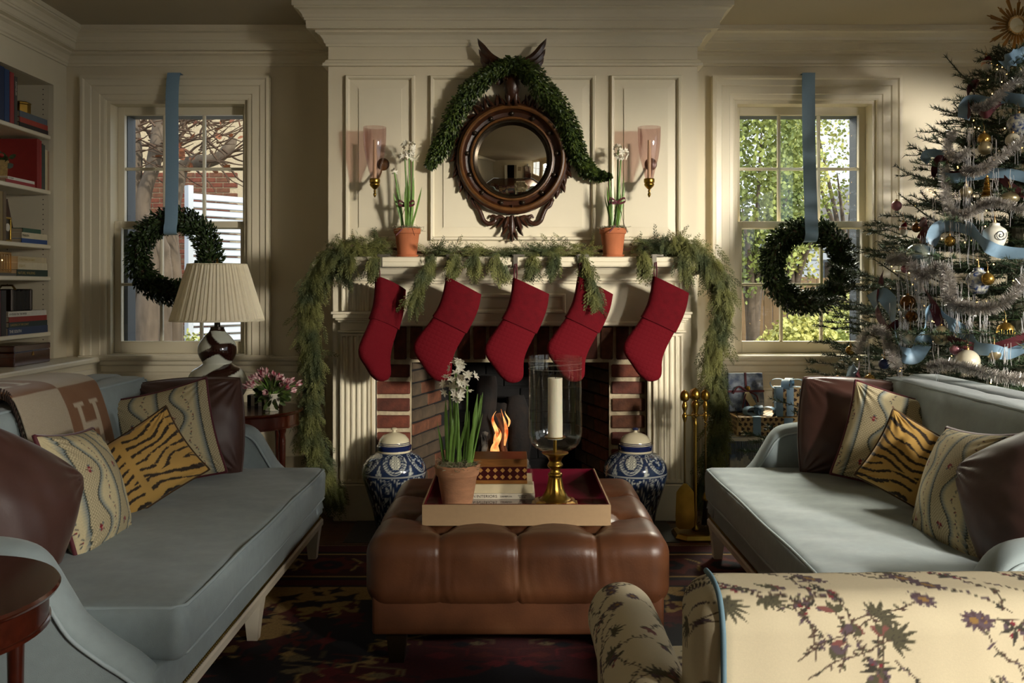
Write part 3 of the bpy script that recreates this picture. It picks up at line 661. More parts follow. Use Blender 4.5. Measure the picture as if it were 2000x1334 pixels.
# ------------------------------------------------------------------ the two sofas
def sofa(s, dx, label):
    X = lambda u: s*(u+dx)
    o = thing('sofa', label, 'sofa', (X(1.4), 3.36, 0)); o.location = (0, 0, 0)
    Y0, Y1 = 2.30, 4.42
    b = lambda u0, u1, *r: (min(X(u0), X(u1)), max(X(u0), X(u1)), *r)
    # outer back and inner back pad, both raked
    def rake(V, U): return np.zeros(len(V))
    ob = rbox('back_frame', b(1.76, 1.93, Y0+.02, Y1-.01, .2, .885), .035, (8, 40, 14), M['blue'], o)
    bp_ = rbox('back_pad', b(1.60, 1.78, Y0+.12, Y1-.12, .40, .885), .05, (10, 60, 24), M['blue'], o, disp=lambda V, U: .012*vnoise(V, 6, 3)*.4)
    for q in (bp_, ob):
        for v in q.data.vertices: v.co.x += s*(v.co.z-.45)*.22
    def topz(u): return .885
    e = .016
    MB().tube([(X(1.625+.45*.22-.01), Y0+.15, .875), (X(1.625+.45*.22-.01), Y1-.15, .875)], .006, 8).tube([(X(1.625+.35*.22*0+.085), Y1-.135, .87), (X(1.63), Y1-.13, .6), (X(1.6), Y1-.13, .47)], .0055, 8).build('back_piping', M['bluepipe'], o, smooth=60)
    # arms: swooping profile from the back down to the front rail
    prof = spline([(1.95, .66), (1.7, .66), (1.45, .655), (1.29, .645), (1.215, .615), (1.165, .54), (1.11, .455), (1.03, .392), (.965, .35), (.925, .31), (.912, .265)], 46)
    arms = []
    for ya, yb in ((Y0, Y0+.115), (Y1-.115, Y1)):
        rings = []
        for (u, w) in prof:
            r = .03; ring = [(X(u), ya, .215), (X(u), ya, w-r)]
            for k in range(1, 6): a = PI/2*k/6; ring.append((X(u), ya+r-r*math.cos(a), w-r+r*math.sin(a)))
            ring += [(X(u), ya+r, w+.003), ((X(u)), (ya+yb)/2, w+.008), (X(u), yb-r, w+.003)]
            for k in range(1, 6): a = PI/2*(1-k/6); ring.append((X(u), yb-r+r*math.cos(a), w-r+r*math.sin(a)))
            ring += [(X(u), yb, w-r), (X(u), yb, .215)]; rings.append(ring)
        ar = MB().loft(rings).build('arm', M['blue'], o, smooth=50)
        for yy in (ya-.002, yb+.002): MB().tube([(X(u), yy, w-.032) for u, w in prof], .0058, 8).build('piping', M['bluepipe'], ar, smooth=60)
    # seat deck, front rail, nailheads, wooden base and tapered legs
    rbox('front_rail', b(.915, 1.75, Y0+.03, Y1-.03, .185, .315), .02, (16, 40, 8), M['blue'], o)
    MB().box(*b(.905, 1.85, Y0+.01, Y1-.01, .155, .19), .006).build('base_rail', M['cream'], o)
    nv = MB()
    for i in range(150): nv.sphere((X(.914), Y0+.04+i*(Y1-Y0-.08)/149, .198), .0052, 6, 4)
    nv.build('nailhead_trim', M['nail'], o, kind='stuff')
    for yy in (Y0+.06, (Y0+Y1)/2, Y1-.06):
        for u, k in ((.945, 1), (1.82, -1)):
            MB().loft([[(X(u+k*(a-.5)*w*1.0+off*k), yy+(c-.5)*w, zz) for a, c in ((0, 0), (1, 0), (1, 1), (0, 1))] for w, zz, off in ((.038, .012, .0), (.05, .08, .0), (.07, .157, .0))]).build('leg', M['cream'], o)
    # loose seat cushion with piping
    def cd_(V, U): return .006*vnoise(V, 5, 11)+np.where(U[:, 2] > .5, .004*vnoise(V, 14, 5), 0)
    cu = rbox('seat_cushion', b(.868, 1.66, Y0+.118, Y1-.118, .305, .452), .032, (44, 96, 16), M['blue'], o, crown=.018, disp=cd_)
    for zc in (.446, .318):
        a0, a1, c0, c1 = .879, 1.63, Y0+.132, Y1-.132; path = []
        for (u, y, a) in ((a1, c0, 0), (a0+.03, c0, 0), (a0, c0+.03, 0), (a0, c1-.03, 0), (a0+.03, c1, 0), (a1, c1, 0)): path.append((X(u), y, zc))
        pp = []
        for q0, q1 in zip(path[:-1], path[1:]):
            for t in np.linspace(0, 1, 24, endpoint=False): pp.append(tuple(np.array(q0)*(1-t)+np.array(q1)*t))
        pp = [(x_+s*-.006, y_, z_+.0025*math.sin(y_*9)+.002) for x_, y_, z_ in pp]
        MB().tube(pp, .0055, 8).build('piping', M['bluepipe'], cu, smooth=60)
    return o
sofa(-1, 0, 'pale blue upholstered sofa with throw blanket, by the bookcase'); sofa(1, .03, 'pale blue upholstered sofa in front of the decorated tree')

# ------------------------------------------------------------------ tufted leather ottoman
LEA = mat('brown_leather', '#8a5a36', .38, var=.35, vs=11, bump=.25, bs=140, vcol=True, spec=.45, bd=.0015)
ot = thing('ottoman', 'square brown leather ottoman with button-tufted top', 'ottoman', (.02, 3.57, 0)); ot.location = (0, 0, 0)
OX0, OX1, OY0, OY1 = -.485, .525, 3.08, 4.06; oc = (OX0+OX1)/2
tufts = []
for k in range(5):
    y = OY0+.135+k*.178
    xs = [oc-.265, oc, oc+.265] if k % 2 == 0 else [oc-.395, oc-.1325, oc+.1325, oc+.395]
    tufts.append([(x, y) for x in xs])
segs = []
for a, b in zip(tufts[:-1], tufts[1:]):
    for p in a:
        for q in b:
            if abs(p[0]-q[0]) < .2: segs.append((p, q))
for p in tufts[0]: segs.append((p, (p[0], OY0-.05)))
for p in tufts[-1]: segs.append((p, (p[0], OY1+.05)))
for r_ in tufts[1::2]:
    segs += [(r_[0], (OX0-.05, r_[0][1])), (r_[-1], (OX1+.05, r_[-1][1]))]
tp = np.array([p for r_ in tufts for p in r_])
def tuft_disp(V, U):
    xy = V[:, :2]; d = np.zeros(len(V)); cr = np.full(len(V), 9.)
    for p, q in segs:
        p, q = np.array(p), np.array(q); e = q-p; t = np.clip(((xy-p)@e)/(e@e), 0, 1); ds = np.linalg.norm(xy-p-t[:, None]*e, axis=1); cr = np.minimum(cr, ds)
    dt = np.min(np.linalg.norm(xy[:, None]-tp[None], axis=2), axis=1)
    side = np.clip((.46-V[:, 2])/.16, 0, 1)
    d -= .011*np.exp(-cr/.007)*(1-.55*side)+.009*np.exp(-(cr/.055)**2)*(1-.9*side)
    d -= .034*np.exp(-(dt/.028)**1.2)*(V[:, 2] > .36)
    d += .0025*vnoise(V, 30, 2)*np.exp(-cr/.05)+.0012*np.sin(V[:, 0]*170+5*vnoise(V, 9, 4))*np.exp(-cr/.05)*np.clip(.25+side, 0, 1)+.0012*np.sin(np.arctan2(*(xy-tp[np.argmin(np.linalg.norm(xy[:, None]-tp[None], axis=2), axis=1)]).T)*11)*np.exp(-dt/.05)
    return d
def leather_col(V, U):
    f = vnoise(V, 5, 8)*.5+vnoise(V, 17, 9)*.3; base = np.array(S('#6c4329')); hi = np.array(S('#937050')); lo = np.array(S('#452717'))
    t = np.clip(.5+f*.6, 0, 1)[:, None]; return lo*(1-t)+base*t+(hi-base)*np.clip(f-.25, 0, 1)[:, None]
tc_ = rbox('tufted_top', (OX0-.012, OX1+.012, OY0-.012, OY1+.012, .212, .464), .075, (170, 170, 30), LEA, ot, disp=tuft_disp, col=leather_col, uni=True)
rbox('base', (OX0+.012, OX1-.012, OY0+.012, OY1-.012, .125, .268), .012, (40, 40, 8), LEA, ot, col=leather_col)
MB().tube([(OX0+.004, OY0+.03, .266), (OX0+.03, OY0+.004, .266), (OX1-.03, OY0+.004, .266), (OX1-.004, OY0+.03, .266), (OX1-.004, OY1-.03, .266), (OX1-.03, OY1-.004, .266), (OX0+.03, OY1-.004, .266), (OX0+.004, OY1-.03, .266)], .006, 8, closed=True).build('welt', mat('dark_leather_welt', '#40210f', .5), ot, smooth=60)
for r_ in tufts:
    for p in r_: MB().sphere((p[0], p[1], .408), .012, 10, 6, (1, 1, .5)).build('button', mat('leather_button', '#5c331c', .45) if 'leather_button' not in bpy.data.materials else bpy.data.materials['leather_button'], ot, smooth=80)
for x in (OX0+.09, OX1-.09):
    for y in (OY0+.09, OY1-.09):
        MB().loft([[(x+sx*w, y+sy*w, z) for sx, sy in ((-1, -1), (1, -1), (1, 1), (-1, 1))] for w, z in ((.025, .012), (.035, .126))]).build('leg', M['ball'], ot)

# ------------------------------------------------------------------ round side tables
def round_table(x, y, z, R, label, gallery=False):
    t = thing('side_table', label, 'table', (x, y, 0))
    MB().lathe([(.001, z-.02), (R-.01, z-.02), (R, z-.014), (R+.004, z-.006), (R, 0+z), (.001, z)], seg=64, cap=False).build('table_top', M['mahog'], t, smooth=40)
    MB().lathe([(R-.03, z-.085), (R-.02, z-.085), (R-.02, z-.02), (R-.03, z-.02)], seg=64, cap=False).build('apron', M['mahog'], t, smooth=40)
    MB().lathe([(R-.021, z-.088), (R-.016, z-.086), (R-.016, z-.078), (R-.021, z-.076)], seg=64, cap=False).build('bead', M['mahog'], t, smooth=40)
    for k in range(4):
        a = PI/4+k*PI/2+.3; c = ((R-.045)*math.cos(a), (R-.045)*math.sin(a), 0)
        MB().lathe([(.011, .0 if y > 4.6 else .0125), (.013, .03), (.012, .05), (.017, .3), (.02, z-.15), (.016, z-.12), (.022, z-.1), (.022, z-.02)], c, 14).build('leg', M['mahog'], t, smooth=40)
    return t
round_table(-1.43, 4.93, .645, .30, 'round mahogany side table carrying the lamp and flowers')
round_table(-1.30, 1.96, .64, .30, 'round mahogany side table at the bottom left corner of the photo')

# ------------------------------------------------------------------ persian rug
cv = Canvas(880, 990, '#1f0d10')
def rug():
    navy, wine, tan, rust, blk = '#12121c', '#4a0f16', '#a3854f', '#5c1f18', '#0b0809'
    W_, H_ = cv.w, cv.h; r = random.Random(5)
    for k, (i, c) in enumerate(((0, wine), (26, navy), (34, tan), (38, '#3a0e12'), (118, tan), (122, navy), (132, wine), (150, navy))): cv.poly([(i, i), (W_-i, i), (W_-i, H_-i), (i, H_-i)], c)
    def motif(x, y, s, cols):
        n = r.choice((6, 8)); ph = r.uniform(0, 1)
        cv.poly([(x+s*(1+.45*(k % 2))*math.cos(2*PI*(k+ph)/(2*n)), y+s*(1+.45*(k % 2))*math.sin(2*PI*(k+ph)/(2*n))) for k in range(2*n)], cols[0])
        cv.poly([(x+s*.75*math.cos(2*PI*k/n), y+s*.75*math.sin(2*PI*k/n)) for k in range(n)], cols[1]); cv.poly([(x-s*.3, y), (x, y-s*.3), (x+s*.3, y), (x, y+s*.3)], cols[2])
    for i in range(12):                                      # border palmettes
        for (x, y) in ((78, 90+i*75), (W_-78, 90+i*75)): motif(x, y, 24, (tan if i % 3 == 0 else rust, navy, wine)); cv.line([(x-30, y+36), (x+10, y+30), (x+28, y+44)], 3, tan)
        for (x, y) in ((100+i*65, 78), (100+i*65, H_-78)): motif(x, y, 24, (tan if i % 3 == 1 else rust, navy, wine)); cv.line([(x+30, y-20), (x+36, y+10), (x+24, y+24)], 3, tan)
    def sym(f):
        for sx in (-1, 1):
            for sy in (-1, 1): f(lambda x, y: (W_/2+sx*x, H_/2+sy*y))
    # spandrels in tan with angular leaves, then the dark field and medallion
    sym(lambda T: cv.poly([T(*q) for q in ((285, 340), (285, 90), (262, 110), (268, 140), (232, 150), (240, 190), (196, 205), (200, 240), (150, 262), (156, 300), (90, 310), (60, 340))], tan))
    for k in range(150):
        x, y = r.uniform(50, 280), r.uniform(80, 340)
        if x/285+y/340 < 1.18: continue
        a = r.uniform(0, 6.3); s = r.uniform(7, 20); c = r.choice((navy, wine, blk, rust, navy))
        def f(T, x=x, y=y, a=a, s=s, c=c): cv.poly([T(x+s*q*math.cos(a+w), y+s*q*math.sin(a+w)) for q, w in ((1.3, 0), (.5, .6), (.9, 1.2), (.4, 2), (1.1, 2.8), (.4, 3.6), (.8, 4.4), (.4, 5.2))], c)
        sym(f)
    sym(lambda T: cv.poly([T(*q) for q in ((0, 0), (230, 0), (205, 40), (215, 60), (170, 95), (176, 120), (120, 150), (126, 185), (60, 215), (0, 235))], wine))
    sym(lambda T: cv.line([T(*q) for q in ((230, 0), (205, 40), (215, 60), (170, 95), (176, 120), (120, 150), (126, 185), (60, 215), (0, 235))], 3, tan))
    sym(lambda T: cv.poly([T(*q) for q in ((0, 0), (150, 0), (120, 50), (90, 60), (70, 110), (30, 120), (0, 150))], navy))
    for k in range(46):
        x, y = r.uniform(0, 190), r.uniform(0, 190); s = r.uniform(6, 15); c = r.choice((tan, rust, '#6d1a20', navy, '#7c6a4a'))
        sym(lambda T, x=x, y=y, s=s, c=c: (cv.poly([T(x-s, y), T(x, y-s*.6), T(x+s, y), T(x, y+s*.6)], c), cv.line([T(x-s*1.6, y), T(x-s*1.6, y+s), T(x+s, y+s*1.5)], 2, c)))
    for k in range(36):
        x, y = r.uniform(150, 270), r.uniform(0, 200); s = r.uniform(6, 13); c = r.choice((wine, rust, tan, '#6d1a20'))
        sym(lambda T, x=x, y=y, s=s, c=c: (cv.poly([T(x-s, y), T(x, y-s), T(x+s, y), T(x, y+s)], c), cv.line([T(x, y-s*2), T(x, y+s*2)], 2, c)))
rug()
RX0, RX1, RY0, RY1 = -1.78, 1.78, .55, 4.57
ys = np.concatenate([np.linspace(RY0, 2.6, 50, endpoint=False), np.linspace(2.6, RY1, 210)]); xs = np.linspace(RX0, RX1, 350)
A, B = np.meshgrid(xs, ys, indexing='ij'); V = np.stack([A, B, np.full(A.shape, .011)], -1).reshape(-1, 3); V[:, 2] += .0008*vnoise(V, 40, 1)
i, j = np.meshgrid(np.arange(len(xs)-1), np.arange(len(ys)-1), indexing='ij'); n2 = len(ys); F = np.stack([i*n2+j, (i+1)*n2+j, (i+1)*n2+j+1, i*n2+j+1], -1).reshape(-1, 4)
rg = thing('persian_rug', 'dark wine and navy Persian rug with tan angular medallion', 'rug', (0, 0, 0))
link('pile', np_mesh('pile', V, F, True, cv.sample((V[:, 0]-RX0)/(RX1-RX0), (V[:, 1]-RY0)/(RY1-RY0))), mat('rug_wool', '#333333', .95, vcol=True, var=.35, vs=120, bump=.5, bs=400), rg)
MB().box(RX0, RX1, RY0, RY1, 0, .0095).build('backing', mat('rug_backing', '#2a1511', .95), rg)
fv = MB()
for k in range(700):
    x = RX0+(k+.5)*(RX1-RX0)/700; dxr = random.uniform(-.006, .006); fv.add([(x, RY1-.004, .011), (x+.003, RY1-.004, .011), (x+.003+dxr, RY1+.035, .0022), (x+dxr, RY1+.035, .0022)], [(0, 1, 2, 3)])
fv.build('fringe', mat('rug_fringe', '#b9a37a', .9), rg, kind='stuff')
# ------------------------------------------------------------------ pillows
def floral_canvas():
    n = 440; c = Canvas(n, n, '#cdbf9a'); v, u = np.mgrid[0:n, 0:n]/n; f = 2.1; p = .40
    x = u+.03*np.sin(2*PI*f*v); ph = ((x/p) % 1)-.5
    hw = .19+.075*np.cos(2*PI*f*v+PI/2+PI*np.floor(x/p)*0)
    zz = .022*(2*np.abs(((v*46) % 1)-.5))
    d = np.abs(ph)-hw-zz/p*.6
    cream, tan, blue, dk = map(lambda h: np.array(S(h)), ('#bfb290', '#6f6444', '#4f6a7a', '#3a3e36'))
    tw = ((((u*70).astype(int)+(v*70).astype(int)) % 2) == 0)
    a = np.where(tw[..., None], cream, tan*.6+cream*.4)
    out = np.clip((d-.012)/.15, 0, 1)[..., None]; b = blue*(1-out)+np.array(S('#c4b791'))*out
    c.a = np.where((d < 0)[..., None], a, np.where((d < .035)[..., None], dk, b))
    r = random.Random(3); red, gr, gb = '#7c1526', '#5c6a6e', '#4c5458'
    for k in range(-1, 5):
        for m in range(7):
            vv = (m+.25)/f/1; vy = vv*1.0
            cx = (k+.5)*p-.03*math.sin(2*PI*f*vy); 
            vy = (m-.25+.0)/f; cx = (k+.5+.0)*p+0*p
            xx = (k)*p+.5*p; xx = (k+0.0)*p+p*0
            X_, Y_ = ((k+.0)*p+.5*p*0+.0-.03*math.sin(2*PI*f*vy)+p*.5)*n, vy*n
            for q in range(4): a = r.uniform(0, 6.3); c.disc(X_+7*math.cos(a), Y_+7*math.sin(a), r.uniform(4, 7), red)
            c.disc(X_, Y_, 3, '#c98a86')
            for q in range(5): a = r.uniform(0, 6.3); c.leaf(X_+6*math.cos(a), Y_+8*math.sin(a), 13, 5, a, r.choice((gr, gb, '#5a1a28')))
        for m in range(34):
            vy = m/34; X_ = (k*p-.03*math.sin(2*PI*f*vy))*n+6*math.sin(m*1.1); Y_ = vy*n
            c.disc(X_, Y_, 3.2 if m % 3 == 0 else 2, red if m % 3 == 0 else gb); c.leaf(X_, Y_, 10, 4, m*2.2, gb if m % 2 else '#4a3a44')
    return c
def tiger_canvas():
    n = 360; c = Canvas(n, n, '#a8833f'); v, u = np.mgrid[0:n, 0:n]/n; q = np.stack([u.ravel(), v.ravel()], 1)
    n1 = vnoise(q, 9, 1).reshape(n, n); n2 = vnoise(q, 26, 2).reshape(n, n); n3 = vnoise(q, 75, 3).reshape(n, n)
    ax = np.abs(u-.5); s = np.sin(2*PI*(8.5*v+3.2*np.abs(ax-.12)*np.sign(.5-v+.2)+.55*n1)+.5*n2)
    m = (s+.35*n3 > .58+.5*np.clip(n2-.1, -1, 1)) & (ax > .03)
    base = np.array(S('#b08a44'))*(1-.25*np.clip(n1, 0, 1)[..., None])+np.array(S('#c7a868'))*.12
    base = np.where((m == 0)[..., None], base, np.array(S('#2a1d10')))
    c.a = base; return c
def pillow_mesh(name, w, h, th, n, colf=None, pinch=.07, wr=.004, seed=1, sharp=.5):
    t = np.linspace(-1, 1, n); t = .6*t+.4*np.sin(t*PI/2); u, v = np.meshgrid(t, t, indexing='ij')
    x = w/2*u*(1-pinch*(1-v**2)); z = h/2*v*(1-pinch*(1-u**2))
    y = th/2*((1-u**2)*(1-v**2)+1e-9)**sharp
    q = np.stack([x.ravel(), z.ravel()], 1); fold = wr*vnoise(q, 14, seed).reshape(x.shape)*np.clip((1-u**2)*(1-v**2)*4, 0, 1)
    cr = wr*1.4*np.sin(9*np.arctan2(np.abs(v)-1.0, np.abs(u)-1.0)*2.2+seed)*np.exp(-((np.abs(u)-1)**2+(np.abs(v)-1)**2)*4)*np.clip((1-u**2)*(1-v**2)*9, 0, 1)
    i, j = np.meshgrid(np.arange(n-1), np.arange(n-1), indexing='ij'); f = np.stack([i*n+j, (i+1)*n+j, (i+1)*n+j+1, i*n+j+1], -1).reshape(-1, 4)
    A = np.stack([x, -(y+fold+cr), z], -1).reshape(-1, 3); B = np.stack([x, y+fold*.6, z], -1).reshape(-1, 3)
    V = np.vstack([A, B]); F = np.vstack([f, f[:, ::-1]+n*n])
    uv = np.stack([(u+1)/2, (1-v)/2], -1).reshape(-1, 2); uv = np.vstack([uv, uv])
    me = np_mesh(name, V, F, True, None if colf is None else colf(uv)); weld(me, 1e-5)
    edge = [(w/2*a*(1-pinch*(1-b**2)), 0, h/2*b*(1-pinch*(1-a**2))) for a, b in [(q_, -1) for q_ in t[:-1:4]]+[(1, q_) for q_ in t[:-1:4]]+[(-q_, 1) for q_ in t[:-1:4]]+[(-1, -q_) for q_ in t[:-1:4]]]
    return me, edge
cF = floral_canvas(); cT = tiger_canvas()
meF, edF = pillow_mesh('floral_cover', .43, .42, .2, 156, lambda uv: cF.sample(uv[:, 0], uv[:, 1]))
meF.materials.append(mat('flame_stitch_floral_linen', '#cccccc', .9, vcol=True, var=.12, vs=200, bump=.3, bs=450))
meT, edT = pillow_mesh('tiger_cover', .44, .30, .16, 120, lambda uv: cT.sample(uv[:, 0], uv[:, 1]), seed=4)
meT.materials.append(mat('tiger_velvet', '#cccccc', .8, vcol=True, sheen=.25))
M['choc'] = mat('chocolate_silk', '#43271f', .48, var=.2, vs=10, bump=.25, bs=25, sheen=.2)
meB, edB = pillow_mesh('brown_cover', .47, .44, .26, 60, seed=6, pinch=-.07, wr=.007, sharp=.45); meB.materials.append(M['choc'])
pipF = MB().tube(edF, .0075, 6, closed=True).mesh('piping', 60); pipF.materials.append(M['bur'])
pipB = MB().tube(edB, .005, 6, closed=True).mesh('piping', 60); pipB.materials.append(M['choc'])
pipT = MB().tube(edT, .005, 6, closed=True).mesh('piping', 60); pipT.materials.append(mat('tiger_piping', '#4a3418', .8))
def pillow(name, label, me, pip, loc, nrm, roll, group):
    n = Vector(nrm).normalized(); up = Vector((0, 0, 1)); up = (up-n*up.dot(n)).normalized(); sd = up.cross(n); r = math.radians(roll)
    s2 = sd*math.cos(r)+up*math.sin(r); u2 = up*math.cos(r)-sd*math.sin(r)
    R = Matrix((s2, -n, u2)).transposed()
    o = thing(name, label, 'pillow', loc, group); o.rotation_euler = R.to_euler()
    link('cover', me, None, o); link('piping', pip, None, o); return o
gL, gR = 'pillows on the left sofa', 'pillows on the right sofa'
pillow('throw_pillow', 'chocolate brown silk pillow against the far arm, left sofa, before the lamp', meB, pipB, (-1.48, 4.19, .648), (.1, -1, .22), 3, gL)
pillow('throw_pillow', 'flame-stitch floral pillow tilted in front of the brown pillow, left sofa, far end', meF, pipF, (-1.492, 3.95, .652), (.22, -1, .25), 13, gL)
pillow('throw_pillow', 'tiger-striped velvet pillow between two floral pillows on the left sofa', meT, pipT, (-1.42, 3.46, .605), (.35, -1, .35), 32, gL)
pillow('throw_pillow', 'flame-stitch floral pillow seen edge-on beside the brown leather pillow, left sofa', meF, pipF, (-1.43, 3.08, .615), (.93, .06, .36), -6, gL)
pillow('throw_pillow', 'large brown leather-look pillow nearest the camera on the left sofa', meB, pipB, (-1.52, 2.68, .64), (.84, -.45, .3), -34, gL)
pillow('throw_pillow', 'chocolate brown silk pillow against the far arm, right sofa, before the gifts', meB, pipB, (1.56, 4.17, .65), (-.12, -1, .22), -4, gR)
pillow('throw_pillow', 'flame-stitch floral pillow in front of the brown pillow, right sofa, far end', meF, pipF, (1.62, 3.88, .645), (-.3, -1, .3), -15, gR)
pillow('throw_pillow', 'tiger-striped velvet pillow between two floral pillows on the right sofa', meT, pipT, (1.57, 3.46, .60), (-.42, -1, .35), -28, gR)
pillow('throw_pillow', 'flame-stitch floral pillow turned edge-on near the right picture edge, right sofa', meF, pipF, (1.50, 3.06, .62), (-.93, -.02, .36), 6, gR)
pillow('throw_pillow', 'chocolate brown pillow cut off by the right picture edge, right sofa', meB, pipB, (1.60, 2.74, .64), (-.82, -.5, .28), 30, gR)
# knotted-gather corners of the near leather pillow are left to the mesh; ---------------- throw blanket
cb_ = Canvas(360, 620, '#a89b86')
for a in range(2):
    for b in range(4):
        if (a+b) % 2 == 0:
            x0, y0 = a*180, b*155; cb_.poly([(x0, y0), (x0+180, y0), (x0+180, y0+155), (x0, y0+155)], '#7a5436')
            cx, cy = x0+90, y0+78; col = '#b6a892'                                  # the letter H woven in the square
            for q in (-1, 1): cb_.poly([(cx+q*36-9, cy-44), (cx+q*36+9, cy-44), (cx+q*36+9, cy+44), (cx+q*36-9, cy+44)], col); [cb_.poly([(cx+q*36-21, cy+e*44-4), (cx+q*36+21, cy+e*44-4), (cx+q*36+21, cy+e*44+4), (cx+q*36-21, cy+e*44+4)], col) for e in (-1, 1)]
            cb_.poly([(cx-36, cy-7), (cx+36, cy-7), (cx+36, cy+7), (cx-36, cy+7)], col)
bpath = spline([(-2.085, .62), (-2.08, .80), (-2.06, .895), (-1.98, .918), (-1.84, .925), (-1.73, .915), (-1.69, .87), (-1.652, .76), (-1.615, .6), (-1.585, .50), (-1.54, .478), (-1.42, .480)], 150)
bl = np.r_[0, np.cumsum(np.linalg.norm(np.diff(bpath, axis=0), axis=1))]; bl /= bl[-1]
def blanket_layer(y0, y1, off, ny=100):
    yy = np.linspace(0, 1, ny); A, B = np.meshgrid(np.arange(len(bpath)), yy, indexing='ij')
    tg = np.gradient(bpath, axis=0); nr = np.stack([-tg[:, 1], tg[:, 0]], 1); nr /= np.linalg.norm(nr, axis=1)[:, None]; nr = nr*np.sign(nr[60, 1])
    X_ = bpath[A, 0]+nr[A, 0]*off; Z_ = bpath[A, 1]+nr[A, 1]*off; Y_ = y0+(y1-y0)*B+.012*np.sin(A*.05)
    q = np.stack([Y_.ravel(), A.ravel()*.01], 1); w = .003*vnoise(q, 9, 2).reshape(A.shape); V = np.stack([X_+nr[A, 0]*w, Y_, Z_+nr[A, 1]*w], -1).reshape(-1, 3)
    i, j = np.meshgrid(np.arange(len(bpath)-1), np.arange(ny-1), indexing='ij'); F = np.stack([i*ny+j, (i+1)*ny+j, (i+1)*ny+j+1, i*ny+j+1], -1).reshape(-1, 4)
    me = np_mesh('layer', V, F, True, cb_.sample(1-B.ravel()*.999, bl[A.ravel()]*.97)); return me
bk_ = thing('throw_blanket', 'brown and beige wool blanket with large woven letter squares over the left sofa back', 'blanket', (-1.8, 3.4, .9)); bk_.location = (0, 0, 0)
M['wool'] = mat('blanket_wool', '#999999', .95, vcol=True, var=.2, vs=260, bump=.4, bs=380, sheen=.2)
for k, (off, a, b) in enumerate(((.004, 3.13, 3.74), (.014, 3.125, 3.735), (.024, 3.12, 3.73))):
    o = link('fold', blanket_layer(a, b, off), M['wool'], bk_); o.modifiers.new('t', 'SOLIDIFY').thickness = .007
bs = MB()
tg = np.gradient(bpath, axis=0)
for k in range(0, 150, 2):
    x_, z_ = bpath[k]; bs.tube([(x_, 3.13+.012*math.sin(k*.05), z_+.035), (x_+.004, 3.115+.012*math.sin(k*.05), z_+.02), (x_+.003, 3.12+.012*math.sin(k*.05), z_+.002)], .0028, 4)
bs.build('edge_stitching', mat('dark_wool_stitch', '#2b1a12', .9), bk_, kind='stuff')

# ------------------------------------------------------------------ table lamp
lp = thing('table_lamp', 'brown and white gourd ceramic lamp with pleated cream shade', 'lamp', (-1.585, 4.94, .646))
cl = Canvas(420, 420, '#c4c6b8')
for k, (v0, sl, wd) in enumerate(((.02, .0, .05), (.23, .14, .075), (.37, -.1, .06), (.60, .10, .07), (.80, -.12, .085), (.97, .08, .06))):
    for dx in (-420, 0, 420):
        cl.poly([(dx+x, 420*(v0+sl*math.sin(2*PI*x/420+k*1.3)-wd*(.75+.35*math.sin(4*PI*x/420+k)))) for x in range(0, 421, 10)]+[(dx+x, 420*(v0+sl*math.sin(2*PI*x/420+k*1.3)+wd*(.75+.3*math.cos(4*PI*x/420+2*k)))) for x in range(420, -1, -10)], '#2a130e')
gp = spline([(.075, 0), (.09, .012), (.125, .05), (.155, .105), (.157, .15), (.13, .205), (.085, .235), (.075, .245), (.085, .262), (.1, .30), (.096, .345), (.07, .385), (.045, .41), (.038, .425)], 110)
sg = 96; th_ = np.linspace(0, 2*PI, sg, endpoint=False); A, B = np.meshgrid(np.arange(sg), np.arange(110), indexing='ij')
V = np.stack([gp[B, 0]*np.cos(th_[A]), gp[B, 0]*np.sin(th_[A]), gp[B, 1]], -1).reshape(-1, 3)
i, j = np.meshgrid(np.arange(sg), np.arange(109), indexing='ij'); F = np.stack([i*110+j, ((i+1) % sg)*110+j, ((i+1) % sg)*110+j+1, i*110+j+1], -1).reshape(-1, 4)
link('ceramic_base', np_mesh('ceramic_base', V, F, True, cl.sample(A.ravel()/sg, 1-B.ravel()/110, True)), mat('glazed_ceramic', '#cccccc', .08, vcol=True, coat=.6), lp)
MB().lathe([(.0, .425), (.036, .425), (.036, .437), (.016, .44), (.014, .5), (.02, .505), (.02, .55), (.001, .55)], seg=24, cap=False).build('socket', M['ball'], lp, smooth=40)
np_ = 64; sv = []; zs = [(.470, .246), (.474, .247), (.484, .243), (.70, .178), (.768, .157), (.774, .157), (.777, .155)]
for a in range(np_*4):
    t = 2*PI*a/(np_*4); saw = (a % 4)/3; 
    for k, (z_, r_) in enumerate(zs):
        w_ = .0 if k in (0, 1, 5, 6) else -.006*saw+.002*math.sin(a*.9)
        sv.append(((r_+w_)*math.cos(t), (r_+w_)*math.sin(t), z_))
k7 = len(zs); n4 = np_*4
mb = MB().add(sv, [(i*k7+j, ((i+1) % n4)*k7+j, ((i+1) % n4)*k7+j+1, i*k7+j+1) for i in range(n4) for j in range(k7-1)])
sh_ = mb.build('shade', mat('pleated_silk_shade', '#ebe0c4', .8, var=.06, vs=30, sss=0), lp); sh_.modifiers.new('s', 'SOLIDIFY').thickness = .002
MB().tube([(-.15, 0, .765), (0, 0, .765), (.15, 0, .765)], .002, 6).tube([(0, -.15, .765), (0, .15, .765)], .002, 6).lathe([(.003, .55), (.003, .765), (.01, .77), (.008, .785), (.004, .79), (.009, .797), (.001, .808)], seg=12).build('harp_and_finial', M['brass'], lp, smooth=40)

